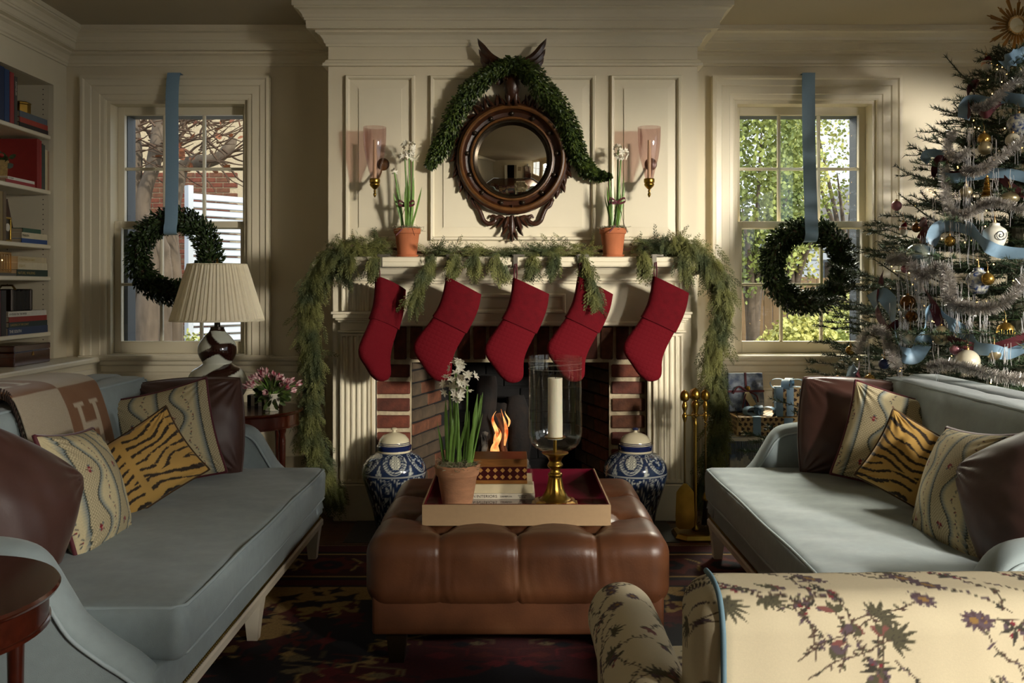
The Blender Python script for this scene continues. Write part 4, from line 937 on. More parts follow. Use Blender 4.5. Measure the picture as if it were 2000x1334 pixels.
# ------------------------------------------------------------------ flowers on the side table, striped box
fw = thing('flower_arrangement', 'small white pot of crimson and white lilies on the side table', 'flowers', (-1.27, 4.86, .646))
MB().lathe([(.001, 0), (.034, 0), (.036, .006), (.032, .012), (.044, .06), (.05, .085), (.053, .088), (.05, .092), (.044, .088), (.038, .06), (.001, .05)], seg=28, cap=False).build('pot', mat('ivory_china', '#d8d2c0', .25, coat=.3), fw, smooth=40)
pv, pf_ = [], []; M['lily'] = mat('crimson_and_white_petal', '#8c1a38', .5, col2='#e3c9c6', vs=55)
ptv = np.array([[0, 0, 0], [.16, .3, .05], [.2, .65, .2], [0, 1, .42], [-.2, .65, .2], [-.16, .3, .05]], float)
Rs, Ts, stems = [], [], MB()
for k in range(30):
    d = RNG.normal(size=3); d[2] = abs(d[2])*.8+.35; d /= np.linalg.norm(d); c = np.array([0, 0, .08])+d*np.array([.125, .1, .105])*RNG.uniform(.75, 1.15)
    stems.tube([(0, 0, .06), tuple(c*.6+np.array([0, 0, .04])), tuple(c)], .002, 4)
    base = frames(d[None], RNG.normal(size=(1, 3)))[0]; d2, s2, n2 = base[:, 1], base[:, 0], base[:, 2]
    for q in range(6):
        a = 2*PI*q/6; rad = s2*math.cos(a)+n2*math.sin(a); pd = d2*.75+rad*.7
        Rs.append(frames(pd[None], -rad[None]+d2[None])[0]*RNG.uniform(.036, .046)); Ts.append(c)
link('petals', np_mesh('petals', *inst(ptv, lff, np.array(Rs), np.array(Ts))), M['lily'], fw, 'stuff')
stems.build('stems', M['stem'], fw)
nl = 70; d = RNG.normal(size=(nl, 3)); d[:, 2] = d[:, 2]*.5+.2; d /= np.linalg.norm(d, axis=1)[:, None]
link('leaves', np_mesh('leaves', *inst(lfv*np.array([.7, 1, 1]), lff, frames(d)*.06, np.array([0, 0, .085])+d*.045)), M['leaf'], fw, 'stuff')
stb = thing('striped_box', 'little black and cream striped box behind the flower pot', 'box', (-1.36, 5.06, .646))
for k in range(9): MB().box(-.09+k*.02, -.07+k*.02, -.03, .03, 0, .06).build('stripe', M['cream'] if k % 2 else M['ball'], stb)

# ------------------------------------------------------------------ lacquer tray and what stands on it
TX0, TX1, TY0, TY1, TZ = -.318, .350, 3.25, 3.90, .456
ty = thing('lacquer_tray', 'square burgundy lacquer tray with tan outer sides on the ottoman', 'tray', (0, 0, 0))
t = .012; H = .072
o_ = MB()
for b in ((TX0, TX1, TY0, TY0+t*.5), (TX0, TX1, TY1-t*.5, TY1), (TX0, TX0+t*.5, TY0+t*.5, TY1-t*.5), (TX1-t*.5, TX1, TY0+t*.5, TY1-t*.5)): o_.box(*b, TZ, TZ+H)
o_.box(TX0+.0002, TX1-.0002, TY0+.0002, TY1-.0002, TZ-.002, TZ+.004).build('outer_shell', mat('tan_leatherette', '#a98c68', .55, var=.06, vs=60), ty)
i_ = MB()
for b in ((TX0+t*.5, TX1-t*.5, TY0+t*.5, TY0+t), (TX0+t*.5, TX1-t*.5, TY1-t, TY1-t*.5), (TX0+t*.5, TX0+t, TY0+t, TY1-t), (TX1-t, TX1-t*.5, TY0+t, TY1-t)): i_.box(*b, TZ+.004, TZ+H+.001)
i_.box(TX0+t*.5+.0002, TX1-t*.5-.0002, TY0+t*.5+.0002, TY1-t*.5-.0002, TZ+.0042, TZ+.01).build('inner_lining', mat('burgundy_lacquer', '#4d0d1c', .08, coat=.9, spec=.6), ty)
TF = TZ+.0105
# books
bk1 = thing('coffee_table_book', 'ivory book with lettered spine lying on the burgundy tray', 'book', (-.062, 3.718, TF))
def flat_book(o, hx, hy, th, col):
    MB().box(-hx, hx, -hy+.003, hy, 0, .003).box(-hx, hx, -hy+.003, hy, th-.003, th).box(-hx, hx, -hy, -hy+.003, 0, th).build('cover', bmat(col), o)
    MB().box(-hx+.004, hx-.004, -hy+.004, hy-.005, .003, th-.003).build('pages', M['page'], o)
flat_book(bk1, .152, .115, .0215, '#d5ccb4')
for tx, x0, w_, zb, hh in (('AMERICAN', -.148, .066, .006, .0105), ('INTERIORS', -.0765, .080, .006, .0105), ('CHAMBERLAIN', .016, .046, .0075, .006), ('RANDOM', .086, .033, .0112, .0052), ('HOUSE', .091, .024, .0045, .0052)):
    me = text_mesh(tx, .02, .0003); co = np.array([v.co[:] for v in me.vertices]); mn, mx = co.min(0), co.max(0)
    tt = link('spine_title', me, M['ink'], bk1); tt.rotation_euler = (PI/2, 0, 0); sx, sy = w_/(mx[0]-mn[0]), hh/(mx[1]-mn[1]); tt.scale = (sx, sy, 1); tt.location = (x0-mn[0]*sx, -.1155, zb-mn[1]*sy)
bk2 = thing('coffee_table_book', 'plain cream linen book under the inlaid box', 'book', (-.066, 3.722, TF+.022)); flat_book(bk2, .148, .11, .034, '#cbbd98')
ib = thing('inlaid_box', 'wooden box with rows of inlaid diamonds on top of the tray books', 'box', (-.052, 3.705, TF+.0565))
bw, bd = .112, .085
MB().box(-bw, bw, -bd, bd, 0, .014, .001).build('base', mat('light_inlay_wood', '#8f5f2c', .35, var=.3, vs=20, stretch=(1, 10, 10)), ib)
MB().box(-bw+.002, bw-.002, -bd+.002, bd-.002, .014, .066).build('body', mat('dark_inlay_wood', '#3a0f0c', .3), ib)
MB().box(-bw, bw, -bd, bd, .066, .098, .002).build('lid', mat('striped_lid_wood', '#8a5a2c', .3, var=.4, vs=18, stretch=(1, 30, 30), coat=.3), ib)
M['inlay'] = mat('pale_inlay', '#a87a40', .35); dm = MB().prism([(-.0095, 0), (0, -.0095), (.0095, 0), (0, .0095)], (-.001, .001)).mesh('diamond')
for r_ in range(2):
    for k in range(8): o = link('diamond', dm, M['inlay'], ib); o.location = (-.101+k*.029, -bd+.0018, .027+r_*.026)
for r_ in range(2):
    for k in range(6): o = link('diamond', dm, M['inlay'], ib); o.location = (bw-.0018, -.072+k*.029, .027+r_*.026); o.rotation_euler = (0, 0, PI/2)
# hurricane candle holder
hu = thing('hurricane_candle', 'tall glass hurricane with white pillar candle on brass base', 'candle holder', (.163, 3.47, TF))
def octr(r, h, c=.78):
    return [(r*a, r*b, h) for a, b in ((1, c-.35), (c+.0, c+.0), (c-.35, 1), (-(c-.35), 1), (-c, c), (-1, c-.35), (-1, -(c-.35)), (-c, -c), (-(c-.35), -1), (c-.35, -1), (c, -c), (1, -(c-.35)))]
def plate(r, h): q = r*.58; return [(r, -q, h), (r, q, h), (q, r, h), (-q, r, h), (-r, q, h), (-r, -q, h), (-q, -r, h), (q, -r, h)]
MB().loft([plate(r, h) for r, h in ((.086, 0), (.088, .004), (.086, .014), (.078, .018), (.074, .026), (.062, .032))]).build('foot', M['brass'], hu)
for a in range(4):
    an = PI/4+a*PI/2; MB().box(-.014, .014, -.012, .012, 0, .016, .003).xf(Matrix.Translation((.077*1.05*math.cos(an), .077*1.05*math.sin(an), 0))@Matrix.Rotation(an, 4, 'Z')).build('foot_pad', M['brass'], hu)
MB().lathe(spline([(.062, .03), (.05, .04), (.034, .065), (.026, .1), (.024, .118), (.027, .12), (.027, .128), (.021, .133), (.018, .145), (.026, .152), (.03, .16), (.026, .168), (.023, .176), (.03, .19), (.042, .2), (.048, .203), (.048, .208), (.012, .211)], 60), seg=40, flute=lambda a, h: 1+(.05*math.cos(a*12) if .045 < h < .115 else 0)).lathe([(.007, .2), (.007, .262), (.04, .264), (.04, .268), (.001, .268)], seg=24).build('brass_stem', M['brass'], hu, smooth=35)
M['hglass'] = glass_mat('hurricane_glass', (.97, .97, .95), .035, .01)
gpf = spline([(.018, .209), (.05, .214), (.085, .235), (.099, .268), (.102, .31), (.1, .42), (.1, .5), (.1025, .568)], 40)
gl = MB().lathe([tuple(q) for q in gpf]+[(.1025, .57), (.1005, .57)]+[(q[0]-.0022, q[1]+(.002 if k > 36 else 0)) for k, q in list(enumerate(gpf))[::-1]], seg=64, cap=False).build('glass_shade', M['hglass'], hu, smooth=60)
for z_ in (.524, .545): MB().lathe([(.1008, z_), (.1011, z_+.0004), (.1008, z_+.0008)], seg=64, cap=False).build('etched_line', mat('etched_glass', '#a9a89c', .5) if 'etched_glass' not in bpy.data.materials else bpy.data.materials['etched_glass'], gl)
MB().lathe(spline([(.001, .268), (.027, .268), (.028, .275), (.0275, .46), (.028, .485), (.024, .489), (.001, .482)], 30), seg=36, cap=False, flute=lambda a, h: 1+.008*math.cos(a*3+h*20)).build('pillar_candle', mat('white_wax', '#efe8d4', .45, sss=.15), hu, smooth=50)
MB().tube([(0, 0, .48), (.001, 0, .49), (.003, 0, .497)], .0012, 5).build('wick', M['ink'], hu)

# ------------------------------------------------------------------ paperwhite plants
M['bulbm'] = mat('spanish_moss', '#8c8466', .95, var=.4, vs=50)
def flower_cluster(c, r, n, Rs, Ts, lean=None):
    for k in range(n):
        d = RNG.normal(size=3); d[2] = d[2]*.9+.25; d /= np.linalg.norm(d); p = np.array(c)+d*r*RNG.uniform(.7, 1.1)
        b = frames(d[None])[0]
        for q in range(6):
            a = 2*PI*q/6; rad = b[:, 0]*math.cos(a)+b[:, 2]*math.sin(a); Rs.append(frames((rad+d*.25)[None], d[None])[0]*RNG.uniform(.018, .025)); Ts.append(p)
        Rs.append(b*.006); Ts.append(p)
ppv = np.array([[0, 0, 0], [.2, .35, .05], [.19, .7, .08], [0, 1, .0], [-.19, .7, .08], [-.2, .35, .05]], float)
def blade(mb, p0, p1, w, bend):
    p0, p1 = np.array(p0), np.array(p1); mid = (p0+p1)/2+np.array(bend); pts = spline([p0, mid, p1], 12); a = RNG.uniform(0, PI); sd = np.array([math.cos(a), math.sin(a)*.5, 0]); sd /= np.linalg.norm(sd); nr = np.array([-sd[1], sd[0], 0])
    rings = []
    for k, q in enumerate(pts):
        ww = w*min(1, (1-k/11)*4+.06); rings.append([tuple(q+sd*ww), tuple(q+nr*ww*.35), tuple(q-sd*ww), tuple(q-nr*ww*.35)])
    mb.loft(rings)
def paperwhites(name, label, loc, potp, potm, flowers, blades, moss=True, saucer=True, scale=1):
    o = thing(name, label, 'potted plant', loc)
    MB().lathe(potp, seg=44, cap=False).build('pot', potm, o, smooth=35)
    if saucer: MB().lathe([(.001, 0), (.056, 0), (.064, .012), (.061, .013), (.055, .004), (.001, .004)], seg=40, cap=False).build('saucer', potm, o, smooth=35)
    Rs, Ts = [], []; st = MB()
    rim = max(h for r, h in potp)
    for (x, y, z, r, n, bx_, by_) in flowers:
        b0 = np.array([bx_, by_, rim-.03]); tip = np.array([x, y, z]); st.tube(spline([b0, b0*.5+tip*.5+np.array([.006, 0, 0]), tip-np.array([0, 0, r*.4])], 10), np.linspace(.0058, .004, 10), 8)
        flower_cluster((x, y, z), r, n, Rs, Ts)
    st.build('flower_stems', M['stem'], o, smooth=60)
    link('petals', np_mesh('petals', *inst(ppv, lff, np.array(Rs), np.array(Ts))), M['petal'], o, 'stuff')
    for (p0, p1, w, bend) in blades: mb = MB(); blade(mb, p0, p1, w, bend); mb.build('leaf_blade', M['stem'], o, smooth=50)
    if moss:
        mm = MB()
        R0 = [r for r, h in potp if h > rim-.01][0]*.9
        for k in range(230):
            a = RNG.uniform(0, 2*PI); rr = R0*RNG.uniform(0, 1)**.5; c = np.array([rr*math.cos(a), rr*math.sin(a), rim-.012+RNG.uniform(0, .02)]); pts = [c+RNG.normal(size=3)*np.array([.016, .016, .007])*(q > 0) for q in range(4)]
            mm.tube(spline(pts, 6), .0009, 3, cap=False)
        mm.build('moss', M['bulbm'], o, kind='stuff'); MB().lathe([(.001, rim-.02), (R0, rim-.02)], seg=30, cap=False).build('soil', M['twig'], o)
    return o
potA = [(.001, .004), (.05, .004), (.052, .006), (.066, .125), (.068, .128), (.073, .13), (.0755, .155), (.074, .158), (.069, .158), (.066, .13), (.05, .02), (.001, .016)]
def mblades(n, h, sp, sgn):
    out = []
    for k in range(n):
        a = RNG.uniform(0, 2*PI); r0 = RNG.uniform(.005, .03); x, y = r0*math.cos(a), r0*math.sin(a); hh = h*RNG.uniform(.6, 1.0)
        out.append(((x, y, .13), (x+sp*math.cos(a)*RNG.uniform(.2, 1)+sgn*.02, y+.5*sp*math.sin(a), .13+hh), RNG.uniform(.005, .0075), (0.004, 0, 0)))
    return out
def bow(o, z, r, xoff):
    b = MB()
    def strip(pts, w): 
        p = spline(pts, 14); rings = [[tuple(q+np.array([0, 0, w])), tuple(q+np.array([0, .0015, w])), tuple(q+np.array([0, .0015, -w])), tuple(q-np.array([0, 0, w]))] for q in p]; b.loft(rings)
    strip([(r*math.cos(a)+xoff, r*math.sin(a), z) for a in np.linspace(0, 2*PI, 9)], .006)
    for s_ in (-1, 1):
        strip([(xoff, -r-.002, z), (xoff+s_*.035, -r-.012, z+.022), (xoff+s_*.045, -r-.006, z+.006), (xoff+s_*.02, -r-.004, z-.006), (xoff, -r-.002, z)], .006)
        strip([(xoff, -r-.003, z), (xoff+s_*.02, -r-.02, z-.06), (xoff+s_*.022+.01, -.07, z-.12), (xoff+s_*.05, -.09, z-.17)], .004)
    b.build('velvet_bow', M['bur'], o)
pA = paperwhites('paperwhite_plant', 'terracotta pot of tall paperwhites with bow, left on the mantel', (-.578, 5.065, ZS), potA, M['terra'],
    [(.012, -.02, .60, .036, 14, .005, 0), (-.012, 0, .55, .03, 9, -.01, .01), (.03, .01, .565, .03, 9, .015, 0), (-.07, 0, .47, .01, 2, -.025, 0)], mblades(13, .36, .07, 0), saucer=True)
bow(pA, .285, .03, .0)
pB = paperwhites('paperwhite_plant', 'terracotta pot of leaning paperwhites with bow, right on the mantel', (.556, 5.065, ZS), potA, M['terra'],
    [(.045, -.01, .565, .034, 13, .0, 0), (.03, .01, .60, .02, 5, .01, .01)], mblades(13, .33, .05, .05), saucer=True)
bow(pB, .30, .03, .02)
potC = [(.001, 0), (.054, 0), (.058, .004), (.075, .105), (.081, .112), (.084, .118), (.087, .148), (.084, .153), (.078, .153), (.075, .115), (.055, .02), (.001, .016)]
bl_ = []
for k in range(24):
    a = RNG.uniform(0, 2*PI); c = (-.03, .0) if k % 2 else (.03, .01); x, y = c[0]+.018*math.cos(a), c[1]+.02*math.sin(a); hh = RNG.uniform(.14, .30)
    bl_.append(((x, y, .12), (x+.04*math.cos(a)+.01, y+.03*math.sin(a), .14+hh), RNG.uniform(.0055, .008), (0, 0, 0)))
paperwhites('paperwhite_plant', 'weathered clay pot of white paperwhites standing on the tray', (-.21, 3.53, TF), potC, M['terra2'],
    [(-.005, 0, .515, .036, 14, -.02, 0), (-.028, -.02, .45, .042, 18, -.03, -.01), (.038, 0, .472, .036, 14, .02, .01), (.0, -.03, .425, .03, 9, .0, -.01)], bl_, moss=True, saucer=False)
# ------------------------------------------------------------------ fire
fr = thing('log_fire', 'burning charred logs standing in the firebox', 'fire', (-.06, 5.5, -.015)); fr.scale = (1.1, 1, 1.36)
M['log'] = mat('charred_log', '#1c130d', .95, col2='#0c0907', vs=14, bump=.9, bs=45); M['logb'] = mat('split_log', '#6a3b1e', .9, var=.5, vs=20, stretch=(1, 1, .2))
M['ash'] = mat('ash_bark', '#6d675d', .95, col2='#1b1613', vs=22, bump=.8, bs=50)
def log(p0, p1, r, m, seed):
    pts = spline([p0, (np.array(p0)+p1)/2+np.array([.01, 0, .005]), p1], 14); mb = MB().tube(pts, [r*(1+.12*math.sin(k*1.7+seed)) for k in range(14)], 14); rr = random.Random(seed)
    mb.v = [(x+rr.uniform(-.006, .006), y+rr.uniform(-.006, .006), z+rr.uniform(-.004, .004)) for x, y, z in mb.v]; return mb.build('log', m, fr, smooth=50)
log((-.10, .02, .02), (-.085, .12, .56), .055, M['log'], 1); log((.10, .0, .02), (.075, .12, .47), .06, M['log'], 2); log((.03, -.03, .02), (-.02, .08, .40), .018, M['logb'], 3)
log((-.13, -.05, .02), (-.09, .04, .32), .022, M['ash'], 4); log((.13, -.06, .02), (.11, .05, .25), .026, M['ash'], 5); log((-.22, .03, .04), (.22, .05, .04), .035, M['log'], 6); log((-.02, .04, .02), (.0, .12, .44), .045, M['log'], 7)
mf, nt, b = new_mat('flame'); N = nt.nodes; L = nt.links; b.inputs['Base Color'].default_value = (0, 0, 0, 1); b.inputs['Roughness'].default_value = 1
tcn = N.new('ShaderNodeTexCoord'); nz = N.new('ShaderNodeTexNoise'); nz.inputs['Scale'].default_value = 22; cr = N.new('ShaderNodeValToRGB')
cr.color_ramp.elements[0].color = (.5, .06, .005, 1); cr.color_ramp.elements[1].color = (1, .52, .16, 1); cr.color_ramp.elements[0].position = .35; cr.color_ramp.elements[1].position = .65
L.new(tcn.outputs['Object'], nz.inputs['Vector']); L.new(nz.outputs[0], cr.inputs[0]); L.new(cr.outputs[0], b.inputs['Emission Color']); b.inputs['Emission Strength'].default_value = 1.6
def flame(x, y, z, h, w, bend):
    rings = []
    for k in range(15):
        t = k/14; r = w*(math.sin(PI*min(1, t*.9+.12))**1.2)*(1-t*.55)+.0006; c = np.array([x+bend*math.sin(t*4+x*30)*t, y, z+h*t]); rings.append([(c[0]+r*math.cos(a)*(1+.2*math.sin(5*t+a)), c[1]+r*.5*math.sin(a), c[2]) for a in np.linspace(0, 2*PI, 10, endpoint=False)])
    MB().loft(rings).build('flame', mf, fr, smooth=80)
for q in ((-.045, -.03, .22, .13, .022, .05), (-.03, -.01, .30, .12, .014, -.03), (.015, -.02, .27, .16, .012, .02), (-.05, -.03, .1, .16, .011, .02), (.06, -.05, .09, .09, .01, .02), (-.025, -.04, .2, .15, .016, -.02), (.035, 0, .35, .07, .007, .02), (.12, -.085, .06, .06, .008, .01), (-.02, -.05, .03, .12, .008, .012)): flame(*q)
# ------------------------------------------------------------------ blue and white lidded jars
cu_ = Canvas(960, 520, '#1d2a45')
def urncanvas():
    bl, wh, md = '#1b2742', '#b3b6ad', '#33466a'; r = random.Random(2); W_ = 960
    # v: 0 = foot ... 520 = neck
    cu_.poly([(0, 0), (W_, 0), (W_, 34), (0, 34)], '#10151f')
    for y in (40, 46, 296, 304, 505): cu_.line([(0, y), (W_, y)], 3, wh)
    for k in range(12):
        x0 = k*80
        for q in (0, 14, 66): cu_.line([(x0+q-30, 50), (x0+q, 290)], 2.5, wh)
        if k % 2 == 0:
            for m in range(46): t = r.uniform(0, 1); cu_.ring(x0+20+r.uniform(0, 40)-30*(1-t), 54+t*232, 4.5, 1.8, wh)
        else:
            for m in range(30): t = r.uniform(0, 1); cu_.leaf(x0+20+r.uniform(0, 38)-30*(1-t), 54+t*225, 18, 7, r.uniform(0, 6.3), r.choice((wh, md, wh)))
    for k in range(6):                                        # shoulder medallions
        cx = k*160+80
        for e, w in ((66, 4), (58, 2)): cu_.line([(cx+e*math.sin(t)*(1-.25*max(0, -math.cos(t))), 408-92*math.cos(t)*-1 if False else 408+90*math.cos(t)) for t in np.linspace(0, 2*PI, 40)], w, wh)
        for m in range(24): t = 2*PI*m/24; cu_.ring(cx+46*math.sin(t), 408+74*math.cos(t), 4.6, 2.2, wh)
        if k % 2:
            for yy in range(350, 470, 10):
                for xx in range(-26, 27, 10):
                    if (xx/28)**2+((yy-408)/56)**2 < 1: cu_.ring(cx+xx+(5 if (yy//10) % 2 else 0), yy, 4, 2.6, '#c6c4b0')
        else:
            for m in range(26): cu_.leaf(cx+r.uniform(-30, 30), 408+r.uniform(-55, 50), 22, 9, r.uniform(0, 6.3), r.choice((wh, wh, md)))
        for m in range(16): cu_.line([(cx+80+r.uniform(-16, 16), 312), (cx+80+r.uniform(-4, 4), 350+r.uniform(0, 30))], 1.8, wh)
urncanvas()
up_ = spline([(.098, 0), (.1, .01), (.102, .03), (.118, .1), (.145, .19), (.168, .27), (.172, .305), (.163, .345), (.135, .382), (.1, .402), (.09, .408)], 130)
sg = 160; A, B = np.meshgrid(np.arange(sg), np.arange(130), indexing='ij'); th_ = 2*PI*np.arange(sg)/sg
V = np.stack([up_[B, 0]*np.cos(th_[A]), up_[B, 0]*np.sin(th_[A]), up_[B, 1]], -1).reshape(-1, 3); i, j = np.meshgrid(np.arange(sg), np.arange(129), indexing='ij')
F = np.stack([i*130+j, ((i+1) % sg)*130+j, ((i+1) % sg)*130+j+1, i*130+j+1], -1).reshape(-1, 4)
meU = np_mesh('jar_body', V, F, True, cu_.sample(A.ravel()/sg, B.ravel()/130, False)); M['jar'] = mat('blue_white_glaze', '#888888', .1, vcol=True, coat=.7); meU.materials.append(M['jar'])
M['ivg'] = mat('ivory_glaze', '#c7bd9f', .15, coat=.5); M['cob'] = mat('cobalt_glaze', '#1a2348', .12, coat=.6)
def jar(label, x, y, rz, cobknob):
    o = thing('ginger_jar', label, 'jar', (x, y, .0045), 'lidded jars flanking the hearth', rz); link('body', meU, None, o)
    MB().lathe([(.0885, .405), (.0885, .428), (.001, .428)], seg=48, cap=False).build('neck', M['ivg'], o, smooth=40)
    MB().lathe([(.0905, .418), (.092, .42), (.094, .44), (.088, .446), (.001, .446)], seg=48, cap=False).build('neck_band', M['cob'], o, smooth=40)
    lid = MB().lathe([(.083, .446), (.084, .455), (.078, .475), (.06, .495), (.03, .508), (.014, .511), (.009, .516), (.009, .524)], seg=48, cap=False).build('lid', M['ivg'], o, smooth=50)
    for z_ in (.449, .457): MB().lathe([(.0838, z_), (.0852, z_+.002), (.0838, z_+.004)], seg=48, cap=False).build('lid_line', M['cob'], lid)
    MB().lathe([(.009, .522), (.017, .526), (.018, .531), (.011, .536), (.001, .537)], seg=24, cap=False).build('lid_knob', M['cob'] if cobknob else M['ivg'], lid, smooth=50)
    return o
jar('blue and white lidded jar on the hearth, left of the fire', -.635, 4.95, 1.2, False); jar('blue and white lidded jar on the hearth, right of the fire', .665, 4.95, .75, True)
# ------------------------------------------------------------------ fire tools
ft = thing('fire_tools', 'brass fireplace tool set on a footed stand right of the hearth', 'fire tools', (.955, 4.78, 0))
MB().loft([plate(r, h) for r, h in ((.11, .0), (.115, .01), (.105, .028), (.09, .032))]).build('stand_base', M['brass'], ft)
M['iron'] = mat('dark_brass_rod', '#5c4a28', .4, .9)
MB().lathe(spline([(.012, .03), (.02, .04), (.012, .06), (.008, .08), (.008, .3), (.008, .55), (.011, .58), (.008, .6), (.008, .62), (.02, .63), (.02, .636), (.01, .64), (.014, .66), (.02, .69), (.01, .71), (.02, .716), (.026, .735), (.02, .76), (.001, .775)], 70), seg=16, cap=False).build('stand_post', M['brass'], ft, smooth=40)
MB().box(-.07, .075, -.006, .006, .628, .634, .002).box(-.006, .006, -.04, .06, .628, .634, .002).tube([(.04, -.02, .60), (.055, -.02, .59), (.05, -.02, .575), (.04, -.02, .572)], .004, 6).build('hook_bar', M['brass'], ft)
def tool(x, y, kind):
    h = MB().lathe(spline([(.006, .60), (.014, .63), (.007, .65), (.015, .68), (.009, .705), (.021, .715), (.024, .735), (.018, .755), (.001, .768)], 40), (x, y, 0), 16, cap=False).build('tool_handle', M['brass'], ft, smooth=40)
    MB().lathe([(.005, .1 if kind != 'shovel' else .26), (.005, .61)], (x, y, 0), 8).build('tool_shaft', M['iron'], h)
    if kind == 'shovel':
        MB().loft([[(x+sx*w, y+dy-.01*abs(sx), z_) for sx, dy in ((-1, 0), (-.5, .012), (0, .015), (.5, .012), (1, 0), (1, -.004), (-1, -.004))] for w, z_ in ((.008, .285), (.03, .262), (.045, .24), (.05, .12), (.048, .065), (.03, .05))]).build('shovel_blade', M['brass'], h)
    elif kind == 'brush':
        br = MB()
        for k in range(60): a = RNG.uniform(0, 6.28); r = RNG.uniform(0, .02); br.tube([(x+r*math.cos(a)*.6, y+r*math.sin(a)*.6, .2), (x+r*1.6*math.cos(a), y+r*1.6*math.sin(a), .06)], .0015, 3, cap=False)
        br.build('bristles', M['ball'], h, kind='stuff'); MB().lathe([(.008, .23), (.018, .2), (.018, .19), (.001, .19)], (x, y, 0), 14).build('ferrule', M['brass'], h)
    else: MB().tube([(x, y, .1), (x, y, .06), (x+.015, y, .05), (x+.03, y, .065)], .005, 6).build('poker_tip', M['iron'], h)
tool(-.062, -.03, 'shovel'); tool(.052, .0, 'brush'); tool(.0, .045, 'poker')
# ------------------------------------------------------------------ stockings
SL = [(0, 0), (-.012, -.09), (-.035, -.17), (-.085, -.255), (-.135, -.325), (-.158, -.375), (-.15, -.42), (-.115, -.47), (-.08, -.52), (-.045, -.552), (-.02, -.562)]
SR = [(.185, -.085), (.172, -.165), (.14, -.25), (.1, -.33), (.075, -.38), (.058, -.425), (.052, -.465), (.052, -.50), (.048, -.53), (.03, -.553), (.0, -.563)]
Lc, Rc = spline(SL, 44), spline(SR, 44)
def stk_rings(i0, i1, T, e=0):
    rings = []
    for k in range(i0, i1):
        a, b = Lc[k], Rc[k]; c = (a+b)/2; h = (b-a)/2; ln = np.linalg.norm(h); tt = T*min(1, (ln/.06))**.6; ring = []
        for q in range(28):
            t = 2*PI*q/28; s_ = math.cos(t); y_ = math.copysign(abs(math.sin(t))**.7, math.sin(t))*tt; p = c+h*s_*(1+e/max(ln, .01)); y_ += math.copysign(e, y_) if e else 0; ring.append((p[0], y_, p[1]))
        rings.append(ring)
    return rings
mst, nt, b = new_mat('quilted_crimson_velvet'); N = nt.nodes; L = nt.links
b.inputs['Base Color'].default_value = (*S('#5a0812'), 1); b.inputs['Specular IOR Level'].default_value = .12; b.inputs['Roughness'].default_value = .85; b.inputs['Sheen Weight'].default_value = .02; b.inputs['Sheen Tint'].default_value = (1, .2, .25, 1)
tcn = N.new('ShaderNodeTexCoord'); mp = N.new('ShaderNodeMapping'); mp.inputs['Rotation'].default_value = (0, math.radians(-22), 0); mp.inputs['Scale'].default_value = (42, 0, 42); L.new(tcn.outputs['Object'], mp.inputs[0])
sp_ = N.new('ShaderNodeSeparateXYZ'); L.new(mp.outputs[0], sp_.inputs[0]); prev = None
for ax in ('X', 'Z'):
    f_ = N.new('ShaderNodeMath'); f_.operation = 'PINGPONG'; f_.inputs[1].default_value = .5; L.new(sp_.outputs[ax], f_.inputs[0])
    p_ = N.new('ShaderNodeMath'); p_.operation = 'POWER'; p_.inputs[1].default_value = .45; L.new(f_.outputs[0], p_.inputs[0])
    if prev: mn = N.new('ShaderNodeMath'); mn.operation = 'MINIMUM'; L.new(prev, mn.inputs[0]); L.new(p_.outputs[0], mn.inputs[1]); prev = mn.outputs[0]
    else: prev = p_.outputs[0]
bp = N.new('ShaderNodeBump'); bp.inputs['Strength'].default_value = .9; bp.inputs['Distance'].default_value = .0025; L.new(prev, bp.inputs['Height']); L.new(bp.outputs[0], b.inputs['Normal'])
M['quilt'] = mst
M['hang'] = mat('steel_hanger', '#8a8478', .35, .8)
legm = MB().loft(stk_rings(6, 44, .036)).mesh('stocking_leg', 60); legm.materials.append(M['quilt'])
cr_ = stk_rings(0, 12, .037, .006); inn = stk_rings(0, 12, .034, .001)
cufm = MB().loft(cr_, cap=False).loft([cr_[0], inn[0]], cap=False).loft(inn[:8], cap=False).loft([cr_[-1], inn[-1]], cap=False).mesh('cuff', 50); cufm.materials.append(M['red'])
for k, (px, py, rz, tilt, lb) in enumerate(((738, 541, 52, -4, 'crimson velvet stocking hung at the left end of the mantel, turned sideways'), (873, 540, 6, 3, 'quilted crimson stocking second from the left on the mantel'),
        (1004, 543, 8, 0, 'bright crimson quilted stocking hanging at the centre of the mantel'), (1130, 541, 8, 2, 'quilted crimson stocking partly behind cedar fronds, second from the right'), (1277, 540, 4, 1, 'quilted crimson stocking at the right end of the mantel'))):
    c = P(px, py, 4.925); o = thing('christmas_stocking', lb, 'stocking', c, 'stockings hung from the mantel'); o.rotation_euler = (0, math.radians(tilt), math.radians(rz))
    link('leg', legm, None, o); link('cuff', cufm, None, o)
    MB().tube([(.004, 0, -.02), (.0, 0, .02), (.004, .0, .075), (.012, 0, .078), (.016, 0, .02), (.012, 0, -.02)], .004, 6).build('hanging_loop', M['bur'], o, smooth=60)
    hg = thing('stocking_hanger', ('flat steel hook on the mantel edge holding the '+('leftmost', 'second from left', 'central', 'second from right', 'rightmost')[k]+' stocking'), 'hook', (c.x+.008, 4.96, ZS), 'steel stocking hooks')
    MB().box(-.018, .05, -.0, .06, .0005, .012, .001).box(-.012, .012, -.005, -.001, -.055, .012).box(-.012, .012, -.006, .06, .0005, .004).tube([(0, -.005, -.05), (0, -.03, -.066), (0, -.044, -.055)], .003, 6).build('bracket', M['hang'], hg)
